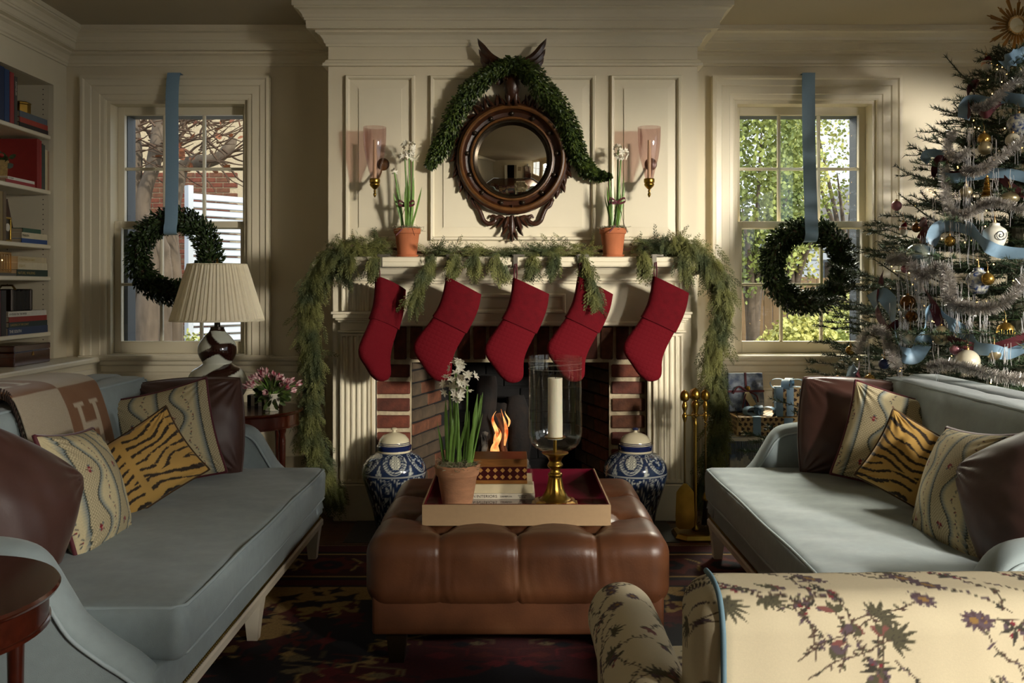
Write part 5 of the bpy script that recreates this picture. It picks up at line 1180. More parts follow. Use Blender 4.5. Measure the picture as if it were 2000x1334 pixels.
# ------------------------------------------------------------------ convex eagle mirror
MX, MZ, MY = .0, 1.3+(560-312)/345, YC
mr = thing('convex_mirror', 'round convex mirror in a carved dark walnut frame with eagle crest', 'mirror', (MX, MY, MZ)); k_ = 1/345
def ring(prof, m, nm, seg=96): return MB().lathe(prof, seg=seg, cap=False, axis='y').build(nm, m, mr, smooth=35)
# profile (radius, -y out): outer roll, cove, inner slip
ring([(.305, -.002), (.312, -.02), (.315, -.045), (.31, -.062), (.298, -.07), (.288, -.066), (.282, -.055), (.279, -.05)], M['carved'], 'outer_moulding')
ring([(.3, -.069), (.294, -.078), (.284, -.08), (.277, -.074), (.276, -.06)], M['carvedhi'], 'gilded_bead')
ring([(.28, -.058), (.262, -.034), (.242, -.028), (.232, -.032), (.228, -.04)], M['carved'], 'cove')
ring([(.238, -.034), (.234, -.05), (.226, -.052), (.222, -.044), (.219, -.03), (.214, -.02)], M['carvedhi'], 'inner_bead')
ring([(.222, -.04), (.217, -.045), (.212, -.04), (.211, -.012)], M['ball'], 'ebonised_slip')
MB().lathe([(.001, -.001), (.311, -.001)], seg=64, cap=False, axis='y').build('backboard', M['carved'], mr)
Rm = .62; pr = []
for k in range(25): r = .214*k/24; pr.append((max(r, 1e-4), -(.012+math.sqrt(Rm**2-r**2)-math.sqrt(Rm**2-.214**2))))
mm_ = mat('mirror_silver', '#d9d2c0', .01, 1); MB().lathe(pr, seg=96, cap=False, axis='y').build('mirror_glass', mm_, mr, smooth=80)
for k in range(13):
    a = PI/2+2*PI*k/13; MB().sphere((.254*math.cos(a), -.04, .254*math.sin(a)), .0135, 14, 9).build('ball', M['ball'], mr, smooth=80)
def feather(mb, x, z, ln, w, ang, y, th=.012):
    """flat pointed feather / leaf with a raised midrib"""
    c, s = math.cos(ang), math.sin(ang); pts = []; n = 8
    L_ = [(ln*t, w*math.sin(PI*min(1, t*.85+.12))**.8*(1-.35*t)) for t in np.linspace(0, 1, n)]
    rings = []
    for u, v in L_:
        rings.append([(x+u*c-q*s, y-d, z+u*s+q*c) for q, d in ((-v, 0), (-v*.5, th*.7), (0, th), (v*.5, th*.7), (v, 0), (0, -.002))])
    mb.loft(rings)
def px(p, q): return ((p-1000)*k_-MX, 1.3+(560-q)*k_-MZ)
def wing(sgn):
    mb = MB()
    # primaries: a fan of long curved feathers from the shoulder, the outermost sweeping up to the tip
    tips = [(934, 83), (936, 103), (939, 119), (944, 133), (951, 145), (960, 154), (970, 160)]
    for k, (tx, tz) in enumerate(tips):
        rx, rz = px(988-k*1.2, 132+k*4.5); ex, ez = px(tx, tz); bow_ = .03-.003*k
        pts = spline([(rx, rz), (rx*.5+ex*.5-bow_*.25, rz*.5+ez*.5-bow_), (ex*.85+rx*.15, ez*.85+rz*.15-bow_*.75), (ex, ez)], 12); rings = []
        for i, (u, v) in enumerate(pts):
            t = i/11; w = .0175*(1-t**4*.9)*(.75+.45*math.sin(PI*t)); d = pts[min(i+1, 11)]-pts[max(i-1, 0)]; d /= np.linalg.norm(d); nx, nz_ = -d[1], d[0]; y = -.045-.006*(6-k)-.01*math.sin(PI*t)
            rings.append([(sgn*(u+nx*w*a), y-b, v+nz_*w*a) for a, b in ((-1, 0), (-.5, .006), (0, .011), (.5, .006), (1, 0), (0, -.006))])
        mb.loft(rings)
    for k in range(18):
        t = k/17; x0, z0 = px(996-34*t, 158-26*t+6*(k % 3)); c = MB(); feather(c, x0, z0, .046, .015, math.radians(132-14*(k % 3)), -.088-.004*(k % 3)); mb.add([(sgn*v[0], v[1], v[2]) for v in c.v], c.f)
    mb.build('eagle_wing', M['carved'], mr, smooth=40)
wing(1); wing(-1)
ebz = px(1000, 178)[1]
MB().loft([[(r*math.cos(a)*1.0, y_+r*.8*math.sin(a), z_) for a in np.linspace(0, 2*PI, 16, endpoint=False)] for r, y_, z_ in ((.012, -.06, ebz-.075), (.032, -.07, ebz-.045), (.046, -.08, ebz), (.042, -.08, ebz+.035), (.026, -.085, ebz+.065), (.02, -.09, ebz+.082), (.023, -.095, ebz+.1), (.018, -.1, ebz+.118), (.004, -.1, ebz+.126))]).build('eagle_body', M['carved'], mr, smooth=60)
MB().loft([[(r*math.cos(a), y_, z_+r*math.sin(a)) for a in np.linspace(0, 2*PI, 10, endpoint=False)] for r, y_, z_ in ((.013, -.108, ebz+.104), (.011, -.122, ebz+.1), (.007, -.134, ebz+.09), (.001, -.138, ebz+.078))]).build('eagle_beak', M['carvedhi'], mr, smooth=60)
for s_ in (-1, 1): MB().loft([[(s_*.02+r*math.cos(a), y_+r*math.sin(a), z_) for a in np.linspace(0, 2*PI, 10, endpoint=False)] for r, y_, z_ in ((.018, -.075, ebz-.02), (.014, -.08, ebz-.06), (.008, -.08, ebz-.085), (.014, -.088, ebz-.1))]).build('eagle_leg', M['carved'], mr, smooth=60)
# rocky leaf mound under the eagle and acanthus round the upper rim
for k in range(26):
    a = math.radians(52+76*k/25); r0 = .298+.01*(k % 3); mb = MB(); da = a+random.uniform(-.5, .5)+(.5 if k < 13 else -.5)*(1-abs(k-12.5)/13)*0
    feather(mb, r0*math.cos(a), r0*math.sin(a), random.uniform(.05, .085), .013, da, -.04-.008*(k % 4), .014); mb.build('carved_leaf', M['carved'], mr, smooth=40)
for s_ in (-1, 1):
    for k in range(12):
        a = math.radians(90+s_*(38+k*7.5)); mb = MB(); feather(mb, .3*math.cos(a), .3*math.sin(a), .075, .02, a+s_*(.9+.3*(k % 2)), -.03-.006*(k % 2), .013); mb.build('carved_leaf', M['carved'], mr, smooth=40)
# scrolls under the frame
def scroll(sgn):
    pts = [(922, 392), (926, 402), (934, 408), (940, 420), (945, 432), (955, 438), (966, 434), (968, 426), (962, 422), (958, 427)]
    p = spline([px(*q) for q in pts], 44); return MB().tube([(sgn*u, -.03, v) for u, v in p], [.012*(.45+.75*math.sin(PI*min(1, .15+i/50))) for i in range(44)], 10)
for s_ in (-1, 1):
    scroll(s_).build('scroll', M['carved'], mr, smooth=60)
    p = spline([px(*q) for q in ((966, 430), (975, 424), (985, 428), (992, 440), (997, 455))], 20); MB().tube([(s_*u, -.032, v) for u, v in p], [.011-.004*i/19 for i in range(20)], 10).build('scroll_stem', M['carved'], mr, smooth=60)
    mb = MB(); u, v = px(922, 392); MB().sphere((s_*u, -.03, v), .012, 10, 8).build('scroll_curl', M['carved'], mr, smooth=60)
    p = spline([px(*q) for q in ((905, 375), (918, 398), (938, 412))], 12); feather(mb, s_*px(938, 412)[0], px(938, 412)[1], .06, .012, PI/2+s_*.6, -.035); mb.build('carved_leaf', M['carved'], mr, smooth=40)
for k, (x, z, ln, w, an) in enumerate(((1000, 422, .15, .026, -90), (992, 424, .1, .018, -108), (1008, 424, .1, .018, -72), (984, 428, .07, .014, -130), (1016, 428, .07, .014, -50), (990, 445, .06, .013, -125), (1010, 445, .06, .013, -55), (1000, 418, .05, .018, 90), (992, 420, .04, .014, 115), (1008, 420, .04, .014, 65), (995, 455, .05, .012, -110), (1005, 455, .05, .012, -70))):
    mb = MB(); u, v = px(x, z); feather(mb, u, v, ln, w, math.radians(an), -.035-.006*(k % 3), .016); mb.build('acanthus_leaf', M['carved'], mr, smooth=40)
u, v = px(1000, 468); MB().sphere((u, -.03, v), .015, 12, 8, (1, 1, .7)).build('pendant_tip', M['carved'], mr, smooth=60)

# ------------------------------------------------------------------ boxwood swag and wreaths
bxv = np.array([[0, 0, 0], [.26, .3, .06], [.3, .62, .1], [0, 1, .02], [-.3, .62, .1], [-.26, .3, .06], [0, .5, -.02]], float); bxf = np.array([[0, 1, 2, 6], [6, 2, 3, 3], [0, 6, 4, 5], [6, 3, 4, 4]])
bxf = np.array([[0, 1, 6], [1, 2, 6], [2, 3, 6], [3, 4, 6], [4, 5, 6], [5, 0, 6]])
def boxwood(path, rad, n, size, flow=1.0, out=.7, ysq=.7):
    p = spline(path, 300); tg = np.gradient(p, axis=0); tg /= np.linalg.norm(tg, axis=1)[:, None]
    i = RNG.integers(0, 300, n); d = RNG.normal(size=(n, 3)); d -= tg[i]*np.sum(d*tg[i], 1)[:, None]; d /= np.linalg.norm(d, axis=1)[:, None]; d[:, 1] *= ysq
    r = (np.array([rad]*300) if np.isscalar(rad) else np.interp(np.linspace(0, 1, 300), np.linspace(0, 1, len(rad)), rad))[i]*RNG.uniform(.25, 1.05, n)
    ld = tg[i]*flow+d*out+RNG.normal(size=(n, 3))*.35
    return inst(bxv, bxf, frames(ld, d)*(size*RNG.uniform(.7, 1.2, n))[:, None, None], p[i]+d*r[:, None])
sw = thing('boxwood_swag', 'boxwood garland draped over the eagle mirror', 'garland', (0, 0, 0))
def Q(px_, py_, y=5.09): return tuple(P(px_, py_, y))
Ls = [Q(1005, 122, 5.06), Q(968, 140, 5.05), Q(935, 158, 5.06), Q(902, 178, 5.1)]
L2 = [Q(950, 160, 5.08), Q(918, 185, 5.1), Q(893, 215, 5.11), Q(875, 260, 5.13), Q(858, 295, 5.14), Q(838, 326, 5.15)]
R1 = [Q(995, 122, 5.06), Q(1035, 142, 5.05), Q(1062, 178, 5.07), Q(1092, 210, 5.09), Q(1112, 250, 5.11), Q(1122, 285, 5.12), Q(1138, 320, 5.13), Q(1160, 340, 5.14), Q(1190, 346, 5.14)]
Vs, Fs, k0 = [], [], 0
for path, rad, n in ((Ls, [.04, .045, .04, .02], 1100), (L2, [.03, .045, .055, .05, .05, .02], 2300), (R1, [.035, .06, .065, .055, .055, .05, .045, .035, .008], 3800)):
    v, f = boxwood(path, rad, int(n*1.9), .0205, .9, .85, .6); Vs.append(v); Fs.append(f+k0); k0 += len(v)
link('leaves', np_mesh('leaves', np.vstack(Vs), np.vstack(Fs)), M['leaf'], sw, 'stuff')
MB().tube(spline(L2[::-1]+Ls[:1]+R1[1:], 60), .006, 6).build('vine', M['twig'], sw)
def wreath(cx, cz, label, rlabel):
    w = thing('boxwood_wreath', label, 'wreath', (cx, 5.60, cz), 'boxwood wreaths in the windows')
    pth = [(.222*math.cos(a), 0, .222*math.sin(a)) for a in np.linspace(0, 2*PI, 40)]
    v, f = boxwood(pth, .074, 8600, .026, .75, 1.0, .45); link('leaves', np_mesh('leaves', v, f), M['leaf2'], w, 'stuff')
    MB().tube(pth[:-1], .022, 10, closed=True).build('straw_ring', M['twig'], w)
    return w
wreath(-2.06, 1.485, 'boxwood wreath hanging in the left window', ''); wreath(1.804, 1.425, 'boxwood wreath hanging in the right window', '')
def hang_ribbon(x, z0, z1, label):
    o = thing('hanging_ribbon', label, 'ribbon', (x, 5.585, z0)); w = .0395
    r = MB(); pts = [(YW-.002, z1), (5.60, z1+.002), (5.588, z1-.01), (5.575, z1-.15), (5.57, z1-.5), (5.545, z0+.12), (5.53, z0+.04), (5.545, z0), (5.60, z0-.006)]
    p = spline(pts, 60); rings = [[(-w+.004*math.sin(k*.2), y-5.585, z-z0), (0, y-5.585-.004, z-z0), (w+.004*math.sin(k*.2), y-5.585, z-z0), (w+.004*math.sin(k*.2), y-5.583, z-z0), (0, y-5.587, z-z0), (-w+.004*math.sin(k*.2), y-5.583, z-z0)] for k, (y, z) in enumerate(p)]
    r.loft(rings).build('strip', M['ribbon'], o, smooth=50); return o
hang_ribbon(-2.06, 1.62, 2.598, 'long pale blue ribbon holding the left window wreath'); hang_ribbon(1.804, 1.575, 2.598, 'long pale blue ribbon holding the right window wreath')
# ------------------------------------------------------------------ wall sconces
M['amethyst'] = glass_mat('amethyst_glass', (.93, .85, .845), .05, .02)
def sconce(px_, label):
    c = P(px_, 352, 5.06); o = thing('wall_sconce', label, 'sconce', (c.x, 5.06, c.z), 'glass sconces on the chimney breast')
    gp_ = spline([(.022, .005), (.032, .05), (.05, .12), (.06, .19), (.063, .25), (.0635, .292)], 30)
    MB().lathe([tuple(q) for q in gp_]+[(q[0]-.0018, q[1]) for q in gp_[::-1]], seg=48, cap=False).build('glass_shade', M['amethyst'], o, smooth=60)
    MB().lathe(spline([(.001, -.095), (.005, -.09), (.009, -.078), (.005, -.066), (.008, -.06), (.005, -.052), (.012, -.046), (.026, -.03), (.027, -.02), (.024, -.018), (.029, -.012), (.029, .006), (.022, .01), (.001, .01)], 50), seg=32, cap=False).build('brass_cup', M['brass'], o, smooth=40)
    MB().lathe([(.0105, .01), (.009, .22), (.001, .222)], seg=16, cap=False).build('taper_candle', mat('ivory_wax', '#d8c9a2', .5) if 'ivory_wax' not in bpy.data.materials else bpy.data.materials['ivory_wax'], o, smooth=40)
    dx = .028; MB().lathe([(.001, .139), (.034, .138), (.036, .13), (.03, .122), (.012, .118), (.001, .116)], (dx, 0, .105), 32, cap=False, axis='y').tube([(dx, .12, .105), (dx, .1, .1), (dx*.8, .07, .05), (dx*.3, .04, -.0), (0, .015, -.016)], .006, 8).build('wall_plate', M['carvedhi'], o, smooth=40)
sconce(732, 'amethyst glass wall sconce on the left panel'); sconce(1268, 'amethyst glass wall sconce on the right panel')
# ------------------------------------------------------------------ cedar garland over the mantel
def cedar_frond(seed):
    """a narrow drooping cedar spray: stem with alternate side twigs of scale leaves, unit length along +y"""
    r = np.random.default_rng(seed); V, F = [], []
    def leafl(p, d, l, w):
        d = np.array(d)/np.linalg.norm(d); s = np.array([-d[1], d[0], 0]); k = len(V); p = np.array(p, float)
        V.extend([p-s*w*.4, p+d*l*.55+s*w+[0, 0, .03*l], p+d*l, p+d*l*.55-s*w+[0, 0, .03*l]]); F.append([k, k+1, k+2, k+3])
    leafl((0, 0, 0), (0, 1, 0), 1.0, .012)
    for i in range(13):
        t = .05+.93*i/13; sg = 1 if i % 2 else -1; L_ = .27*math.sin(PI*(.3+.66*t))*r.uniform(.7, 1.15); d = np.array([sg*r.uniform(.38, .55), .85, r.uniform(-.1, .1)]); p = np.array([0, t, -.02*t*t])
        leafl(p, d, L_, .012)
        for j in range(2):
            u = .32+.6*j/2
            for s2 in (-1, 1): dd = np.array([d[0]*.85-s2*d[1]*.38, d[1]*.85+s2*d[0]*.38, 0]); leafl(p+d*L_*u, dd, L_*.42*(1.15-u*.5), .0095)
    V = np.array(V); V[:, 2] -= .22*V[:, 1]**2+.3*np.abs(V[:, 0]); return V, np.array(F)
TPL = [cedar_frond(k) for k in range(4)]
gd = thing('cedar_garland', 'thick cedar garland along the mantel trailing down both sides', 'garland', (0, 0, 0))
POTS = (-.578, .556)
def cedar(path, n, size, rad, droop, spread, fwd=.5, outy=-.55, shelf=False):
    p = spline(path, 200); tg = np.gradient(p, axis=0); tg /= np.linalg.norm(tg, axis=1)[:, None]; Vs, Fs, k0 = [], [], 0
    for T in range(4):
        m = n//4; i = RNG.integers(0, 200, m); d = RNG.normal(size=(m, 3))*spread; d[:, 1] = d[:, 1]*.6+outy; d[:, 2] += -droop; d += tg[i]*fwd
        off = RNG.normal(size=(m, 3))*rad; root = p[i]+off
        keep = np.ones(m, bool)
        if shelf:
            sgn = np.where(RNG.uniform(size=m) < .5, -1, 1); d[:, 0] += sgn*.75; root[:, 2] = np.maximum(root[:, 2], ZS+.012); root[:, 1] = np.minimum(root[:, 1], 5.17)
            for q in POTS: tip = root+d/np.linalg.norm(d, axis=1)[:, None]*size; keep &= ~((np.abs(root[:, 0]-q) < .085) & (root[:, 1] < 5.15)) & ~((np.abs(tip[:, 0]-q) < .075) & (tip[:, 1] < 5.13))
        d, root = d[keep], root[keep]; m = len(d)
        up = np.zeros((m, 3)); up[:, 1] = -.8; up[:, 2] = .6; up += RNG.normal(size=(m, 3))*.45
        v, f = inst(TPL[T][0], TPL[T][1], frames(d, up)*(size*RNG.uniform(.6, 1.2, m))[:, None, None], root); v[:, 1] = np.minimum(v[:, 1], 5.19+np.where((v[:, 0] < CX0) | (v[:, 0] > CX1), .4, 0))
        lowm = (np.abs(v[:, 0]) < 1.06) & (v[:, 1] > 4.965) & (v[:, 2] > 1.38); v[lowm, 2] = np.maximum(v[lowm, 2], ZS+.002)
        Vs.append(v); Fs.append(f+k0); k0 += len(v)
    return np.vstack(Vs), np.vstack(Fs)
def G(*q, y=5.0): return [tuple(P(a, b, y)) for a, b in q]
top = [tuple(P(a, b+9, y)) for a, b, y in ((655, 490, 5.02), (690, 478, 5.05), (745, 474, 5.07), (800, 482, 5.12), (850, 486, 5.06), (920, 484, 5.04), (1000, 486, 5.03), (1080, 480, 5.04), (1150, 482, 5.08), (1200, 480, 5.12), (1250, 474, 5.07), (1310, 468, 5.05), (1350, 480, 5.02))]
left = [tuple(P(a, b, y)) for a, b, y in ((700, 478, 5.03), (655, 492, 4.98), (622, 530, 4.97), (605, 590, 5.0), (606, 660, 5.03), (610, 730, 5.05), (605, 800, 5.06), (612, 860, 5.05), (632, 920, 5.03), (655, 965, 5.02))]
right = [tuple(P(a, b, y)) for a, b, y in ((1300, 470, 5.03), (1350, 480, 5.0), (1388, 515, 4.97), (1410, 570, 4.98), (1402, 640, 5.0), (1392, 700, 5.0), (1400, 760, 5.0), (1405, 820, 5.02), (1398, 870, 5.03), (1385, 930, 5.05), (1378, 965, 5.06))]
parts = [cedar(top, 1350, .105, .014, .14, .42, 0., -.32, True), cedar(left, 1900, .115, .024, .95, .42, .35, -.2), cedar(right, 1900, .115, .024, .95, .42, .35, -.2)]
# trailing tufts that hang over the shelf edge
for (a, b, y), (c_, d_, y2), n in (((848, 497, 4.97), (806, 580, 4.9), 130), ((1135, 490, 4.97), (1162, 575, 4.88), 190), ((895, 497, 4.965), (880, 512, 4.92), 50), ((930, 497, 4.965), (925, 510, 4.93), 40), ((965, 497, 4.965), (978, 520, 4.92), 50), ((1045, 497, 4.965), (1035, 516, 4.92), 50), ((1085, 497, 4.965), (1080, 508, 4.93), 40), ((735, 497, 4.965), (728, 515, 4.92), 50), ((690, 495, 4.965), (676, 520, 4.92), 60), ((1255, 495, 4.965), (1262, 510, 4.92), 50), ((1325, 490, 4.965), (1340, 520, 4.92), 50)):
    parts.append(cedar([tuple(P(a, b, y)), tuple(P((a+c_)/2, (b+d_)/2-6, (y+y2)/2-.02)), tuple(P(c_, d_, y2))], n, .125, .012, 1.0, .25, .6, -.12))
k0 = 0; Vs, Fs = [], []
for v, f in parts: Vs.append(v); Fs.append(f+k0); k0 += len(v)
link('cedar_fronds', np_mesh('cedar_fronds', np.vstack(Vs), np.vstack(Fs)), M['cedar'], gd, 'stuff')
MB().tube(spline(left[::-1]+top[1:-1]+right[1:], 160), .008, 6).build('garland_rope', M['twig'], gd)
# ------------------------------------------------------------------ wrapped gifts
M['toile'] = mat('toile_paper', '#b3ac93', .7, col2='#56657f', vs=13, det=6); M['dots0'] = mat('dotted_paper', '#b99a68', .6)
M['dot'] = mat('brown_block_print', '#3c2413', .7); M['marble'] = mat('marbled_blue_paper', '#2c3c58', .6, col2='#7f8894', vs=26, det=7); M['tagp'] = mat('gift_tag_card', '#c9b48a', .8)
def sprinkle(o, faces, pitch, r):
    """block-printed dots as thin discs on box faces: (origin, u, v, normal, w, h)"""
    mb = MB()
    for (c, u, v, n, w, h) in faces:
        c, u, v, n = map(Vector, (c, u, v, n)); ni, nj = int(w/pitch), int(h/(pitch*.8))
        for i in range(ni):
            for j in range(nj):
                p = c+u*((i+.5+.5*(j % 2))*w/(ni+.5))+v*((j+.5)*h/nj)+n*.0006
                mb.add([p+(u*math.cos(a)+v*math.sin(a))*r*(1+.25*math.cos(3*a)) for a in np.linspace(0, 2*PI, 10, endpoint=False)], [tuple(range(10))])
    mb.build('printed_dots', M['dot'], o, kind='stuff')
def gift(label, x0, x1, y0, y1, z0, z1, m, rb, dots=None):
    o = thing('gift_box', label, 'gift', ((x0+x1)/2, (y0+y1)/2, z0), 'wrapped gifts stacked by the right wall'); hx, hy, h = (x1-x0)/2, (y1-y0)/2, z1-z0
    MB().box(-hx, hx, -hy, hy, 0, h, .003).build('wrapped_box', m, o)
    if dots: sprinkle(o, [((-hx, -hy, 0), (1, 0, 0), (0, 0, 1), (0, -1, 0), 2*hx, h), ((-hx, hy, 0), (0, -1, 0), (0, 0, 1), (-1, 0, 0), 2*hy, h), ((-hx, -hy, h), (1, 0, 0), (0, 1, 0), (0, 0, 1), 2*hx, 2*hy)], .032, .0095)
    if rb:
        e = .0025; w = rb[1]; xo = rb[2]
        MB().box(xo-w, xo+w, -hy-e, hy+e, 0.001, h+e).build('ribbon_band', rb[0], o)
        if rb[3]: MB().box(-hx-e, hx+e, -w, w, .001, h+e).build('ribbon_band', rb[0], o)
    return o
def loopbow(o, c, s, m, n=4):
    for k in range(n):
        a = PI*(k+.5)/n*2+.4; d = Vector((math.cos(a), math.sin(a)*.8, 0)); w = Vector((-math.sin(a), math.cos(a), 0))*.022*s/.1; b = MB(); rings = []
        for t in np.linspace(0, 1, 14):
            p = Vector(c)+d*s*(.55-.55*math.cos(2*PI*t))*.9+Vector((0, 0, 1))*s*.38*math.sin(2*PI*t)*(.6+.4*t)+Vector((0, 0, s*.2)); rings.append([p-w, p+w, p+w+Vector((0, 0, .0015)), p-w+Vector((0, 0, .0015))])
        b.loft(rings).build('bow_loop', m, o, smooth=60)
g1 = gift('large blue and cream toile gift at the bottom of the stack by the wall', 1.2, 1.66, 5.06, 5.46, 0, .47, M['toile'], None)
fr_ = MB()
for k in range(46): x = -.228+k*.0101; fr_.box(x, x+.006, -.204, -.201, .36+.02*math.sin(k), .455)
fr_.build('paper_fringe', M['extframe'], g1, kind='stuff'); MB().box(-.229, .229, -.2045, -.2, .45, .468).build('trim_band', M['cream'], g1)
g2 = gift('wide brown-dotted gift with blue ribbon lying on the toile gift', 1.25, 1.67, 5.10, 5.42, .471, .575, M['dots0'], (M['ribbon'], .022, -.1, False), True)
MB().box(.05, .10, -.163, -.16, -.03, .1).xf(Matrix.Rotation(.0, 4, 'Y')).build('ribbon_tail', M['ribbon'], g2)
loopbow(g2, (-.06, -.06, .105), .1, M['ribbon'], 3)
g3 = gift('blue marbled gift tied with burgundy velvet ribbon, leaning upright', 1.245, 1.455, 5.28, 5.34, .579, .80, M['marble'], None); g3.rotation_euler = (math.radians(-10), 0, math.radians(6))
MB().box(-.006, .006, -.034, .034, -.001, .222).box(-.107, .107, -.034, .034, .108, .12).tube(spline([(0, -.036, .115), (-.05, -.05, .14), (-.085, -.045, .1)], 10), .005, 6).tube(spline([(0, -.036, .115), (.05, -.05, .09), (.06, -.05, .05)], 10), .005, 6).tube(spline([(0, -.036, .115), (-.02, -.05, .07), (-.03, -.04, .02)], 10), .005, 6).build('velvet_ribbon', M['bur'], g3)
MB().prism([(-.012, .11), (.012, .11), (.05, .04), (.02, .02), (-.02, .085)], (-.046, -.044)).build('gift_tag', M['tagp'], g3); MB().sphere((.008, -.045, .13), .014, 12, 8).build('bell', M['brass'], g3, smooth=60)
g4 = gift('small brown-dotted gift with a big blue bow on top of the stack', 1.485, 1.625, 5.12, 5.24, .578, .735, M['dots0'], (M['ribbon'], .02, -.005, True), True)
loopbow(g4, (0, 0, .155), .1, M['ribbon'], 4); MB().sphere((-.02, -.062, .175), .014, 12, 8).build('bell', M['brass'], g4, smooth=60)
MB().box(-.085, -.045, -.066, -.063, -.001, .16).build('ribbon_tail', M['ribbon'], g4); MB().box(.05, .085, -.066, -.063, -.001, .15).build('ribbon_tail', M['ribbon'], g4)

# ------------------------------------------------------------------ the tree
TCX, TCY = 2.60, 4.74
def tr(z): return max(.02, .06+(2.58-z)*.55)
tree = thing('fir_tree', 'cut fir tree in the right corner hung with ornaments', 'tree', (TCX, TCY, 0))
M['needle'] = mat('fir_needle', '#34482a', .55, col2='#1f301a', vs=6); M['bough'] = mat('fir_twig', '#33301c', .85)
MB().lathe([(.06, .02), (.05, .8), (.03, 1.8), (.008, 2.55)], seg=12).build('trunk', M['bough'], tree)
pts_, dirs_, bw = [], [], MB()
rg_ = random.Random(12)
def seg(p0, p1, dens):
    L_ = np.linalg.norm(p1-p0); n = max(2, int(L_*dens)); t = RNG.uniform(0, 1, n)[:, None]; d = (p1-p0)/(L_+1e-9); q = RNG.normal(size=(n, 3)); q -= d*(q@d)[:, None]; q /= np.linalg.norm(q, axis=1)[:, None]; q[:, 2] += .25
    pts_.append(p0+(p1-p0)*t); dirs_.append(q*.85+d*.65)
def inside(p):
    x, y = p[0]+TCX, p[1]+TCY
    return x < 3.36 and y < 5.62 and not (x < 2.13 and y < 4.47 and p[2] < .96) and not (x < 1.76 and y > 4.95 and p[2] < .9)
z = .32; tier = 0
while z < 2.5:
    R = tr(z); n = max(5, int(6+R*13))
    for k in range(n):
        a = 2*PI*(k+.5*(tier % 2))/n+rg_.uniform(-.16, .16); ln = R*rg_.uniform(.82, 1.08); up = rg_.uniform(.12, .3)+.25*max(0, z-1.8)
        d = np.array([math.cos(a), math.sin(a), 0]); side = np.array([-d[1], d[0], 0])
        if d[0] > .75 and z < 2.0 and k % 2: continue
        P_ = [np.array([0, 0, z])+d*ln*t+np.array([0, 0, ln*(up*t*t-.12*t)]) for t in np.linspace(.1, 1, 7)]
        P_ = [p for p in P_ if inside(p)]
        if len(P_) < 3: continue
        bw.tube(P_, np.linspace(.006, .0022, len(P_)), 5)
        for i in range(1, len(P_)):
            seg(P_[i-1], P_[i], 360)
            for s_ in (-1, 1):
                fr0 = i/len(P_); tl = (.10+.17*ln*(1-fr0*.75))*rg_.uniform(.7, 1.1); e = P_[i]+(d*.75+side*s_*.7)*tl+np.array([0, 0, rg_.uniform(-.01, .05)*1])
                if not inside(e): continue
                bw.tube([P_[i], (P_[i]+e)/2+np.array([0, 0, -.006]), e], [.003, .0024, .0016], 3); seg(P_[i], e, 390)
                if tl > .13:
                    for s3 in (-1, 1):
                        m_ = P_[i]*.45+e*.55; e2 = m_+(d*.8-side*s3*.5+side*s_*.3)*tl*.45
                        if inside(e2): bw.tube([m_, e2], [.002, .0013], 3); seg(m_, e2, 390)
    z += .098+.02*R; tier += 1
for k in range(5): a = 2*PI*k/5; e = np.array([.08*math.cos(a), .08*math.sin(a), 2.5+.06]); seg(np.array([0, 0, 2.42]), e, 350)
# the long stray tips against the wall
for (px_, py_) in ((1845, 108), (1888, 160), (1862, 200), (1840, 242), (1822, 372), (1755, 378), (1705, 505), (1716, 478), (1728, 470), (1640, 700)):
    e = np.array(P(px_, py_, 4.72))-np.array([TCX, TCY, 0]); s0 = np.array([e[0]*.55, e[1]*.3, e[2]-.12-.1*abs(e[0])]); m_ = (s0+e)/2+np.array([.0, 0, -.015]); bw.tube([s0, m_, e], [.005, .004, .002], 5); seg(s0, m_, 330); seg(m_, e, 360)
pts_ = np.vstack(pts_); dirs_ = np.vstack(dirs_)
nv = np.array([[-.07, 0, 0], [.07, 0, 0], [0, 1, 0]], float); nf = np.array([[0, 1, 2]])
link('needles', np_mesh('needles', *inst(nv, nf, frames(dirs_)*(RNG.uniform(.02, .03, len(pts_)))[:, None, None], pts_)), M['needle'], tree, 'stuff')
bw.build('boughs', M['bough'], tree, kind='stuff')
def on_tree(px_, py_, push=.0):
    for y in np.linspace(3.4, 4.74, 200):
        q = P(px_, py_, y)
        if math.hypot(q.x-TCX, q.y-TCY) <= tr(q.z)+push: return q
    return P(px_, py_, 4.7)
# star topper
st = thing('star_topper', 'gilded sunburst with round mirror at the top of the tree', 'tree topper', P(1985, 50, 4.68))
for k in range(28):
    a = 2*PI*(k+.5)/28; ln = (.165, .1, .14, .085)[k % 4]*(1+.04*math.sin(k*3)); mb = MB()
    for q in (-1, 0, 1):
        aa = a+q*.05; l2 = ln*(1-.1*abs(q)-.03*(q > 0)); w0, w1 = .0022, .0036
        c, s = math.cos(aa), math.sin(aa); mb.loft([[(r*c-t_*w*s, y_, r*s+t_*w*c) for t_, y_ in ((-1, 0), (0, -.006), (1, 0), (0, .004))] for r, w in ((.045, w0), (l2*.95, w1), (l2, .002))])
    mb.build('ray', M['gold'], st)
MB().lathe([(.036, -.004), (.04, -.014), (.048, -.015), (.052, -.004), (.05, .008), (.036, .008)], seg=40, cap=False, axis='y').build('rim', M['gold'], st, smooth=40); MB().lathe([(.001, -.009), (.037, -.006)], seg=32, cap=False, axis='y').build('round_mirror', mat('star_mirror', '#cfc9b6', .12, 1), st)
for k in range(22): a = 2*PI*k/22; MB().sphere((.047*math.cos(a), -.014, .047*math.sin(a)), .0048, 8, 6).build('bead', M['gold'], st, smooth=60)
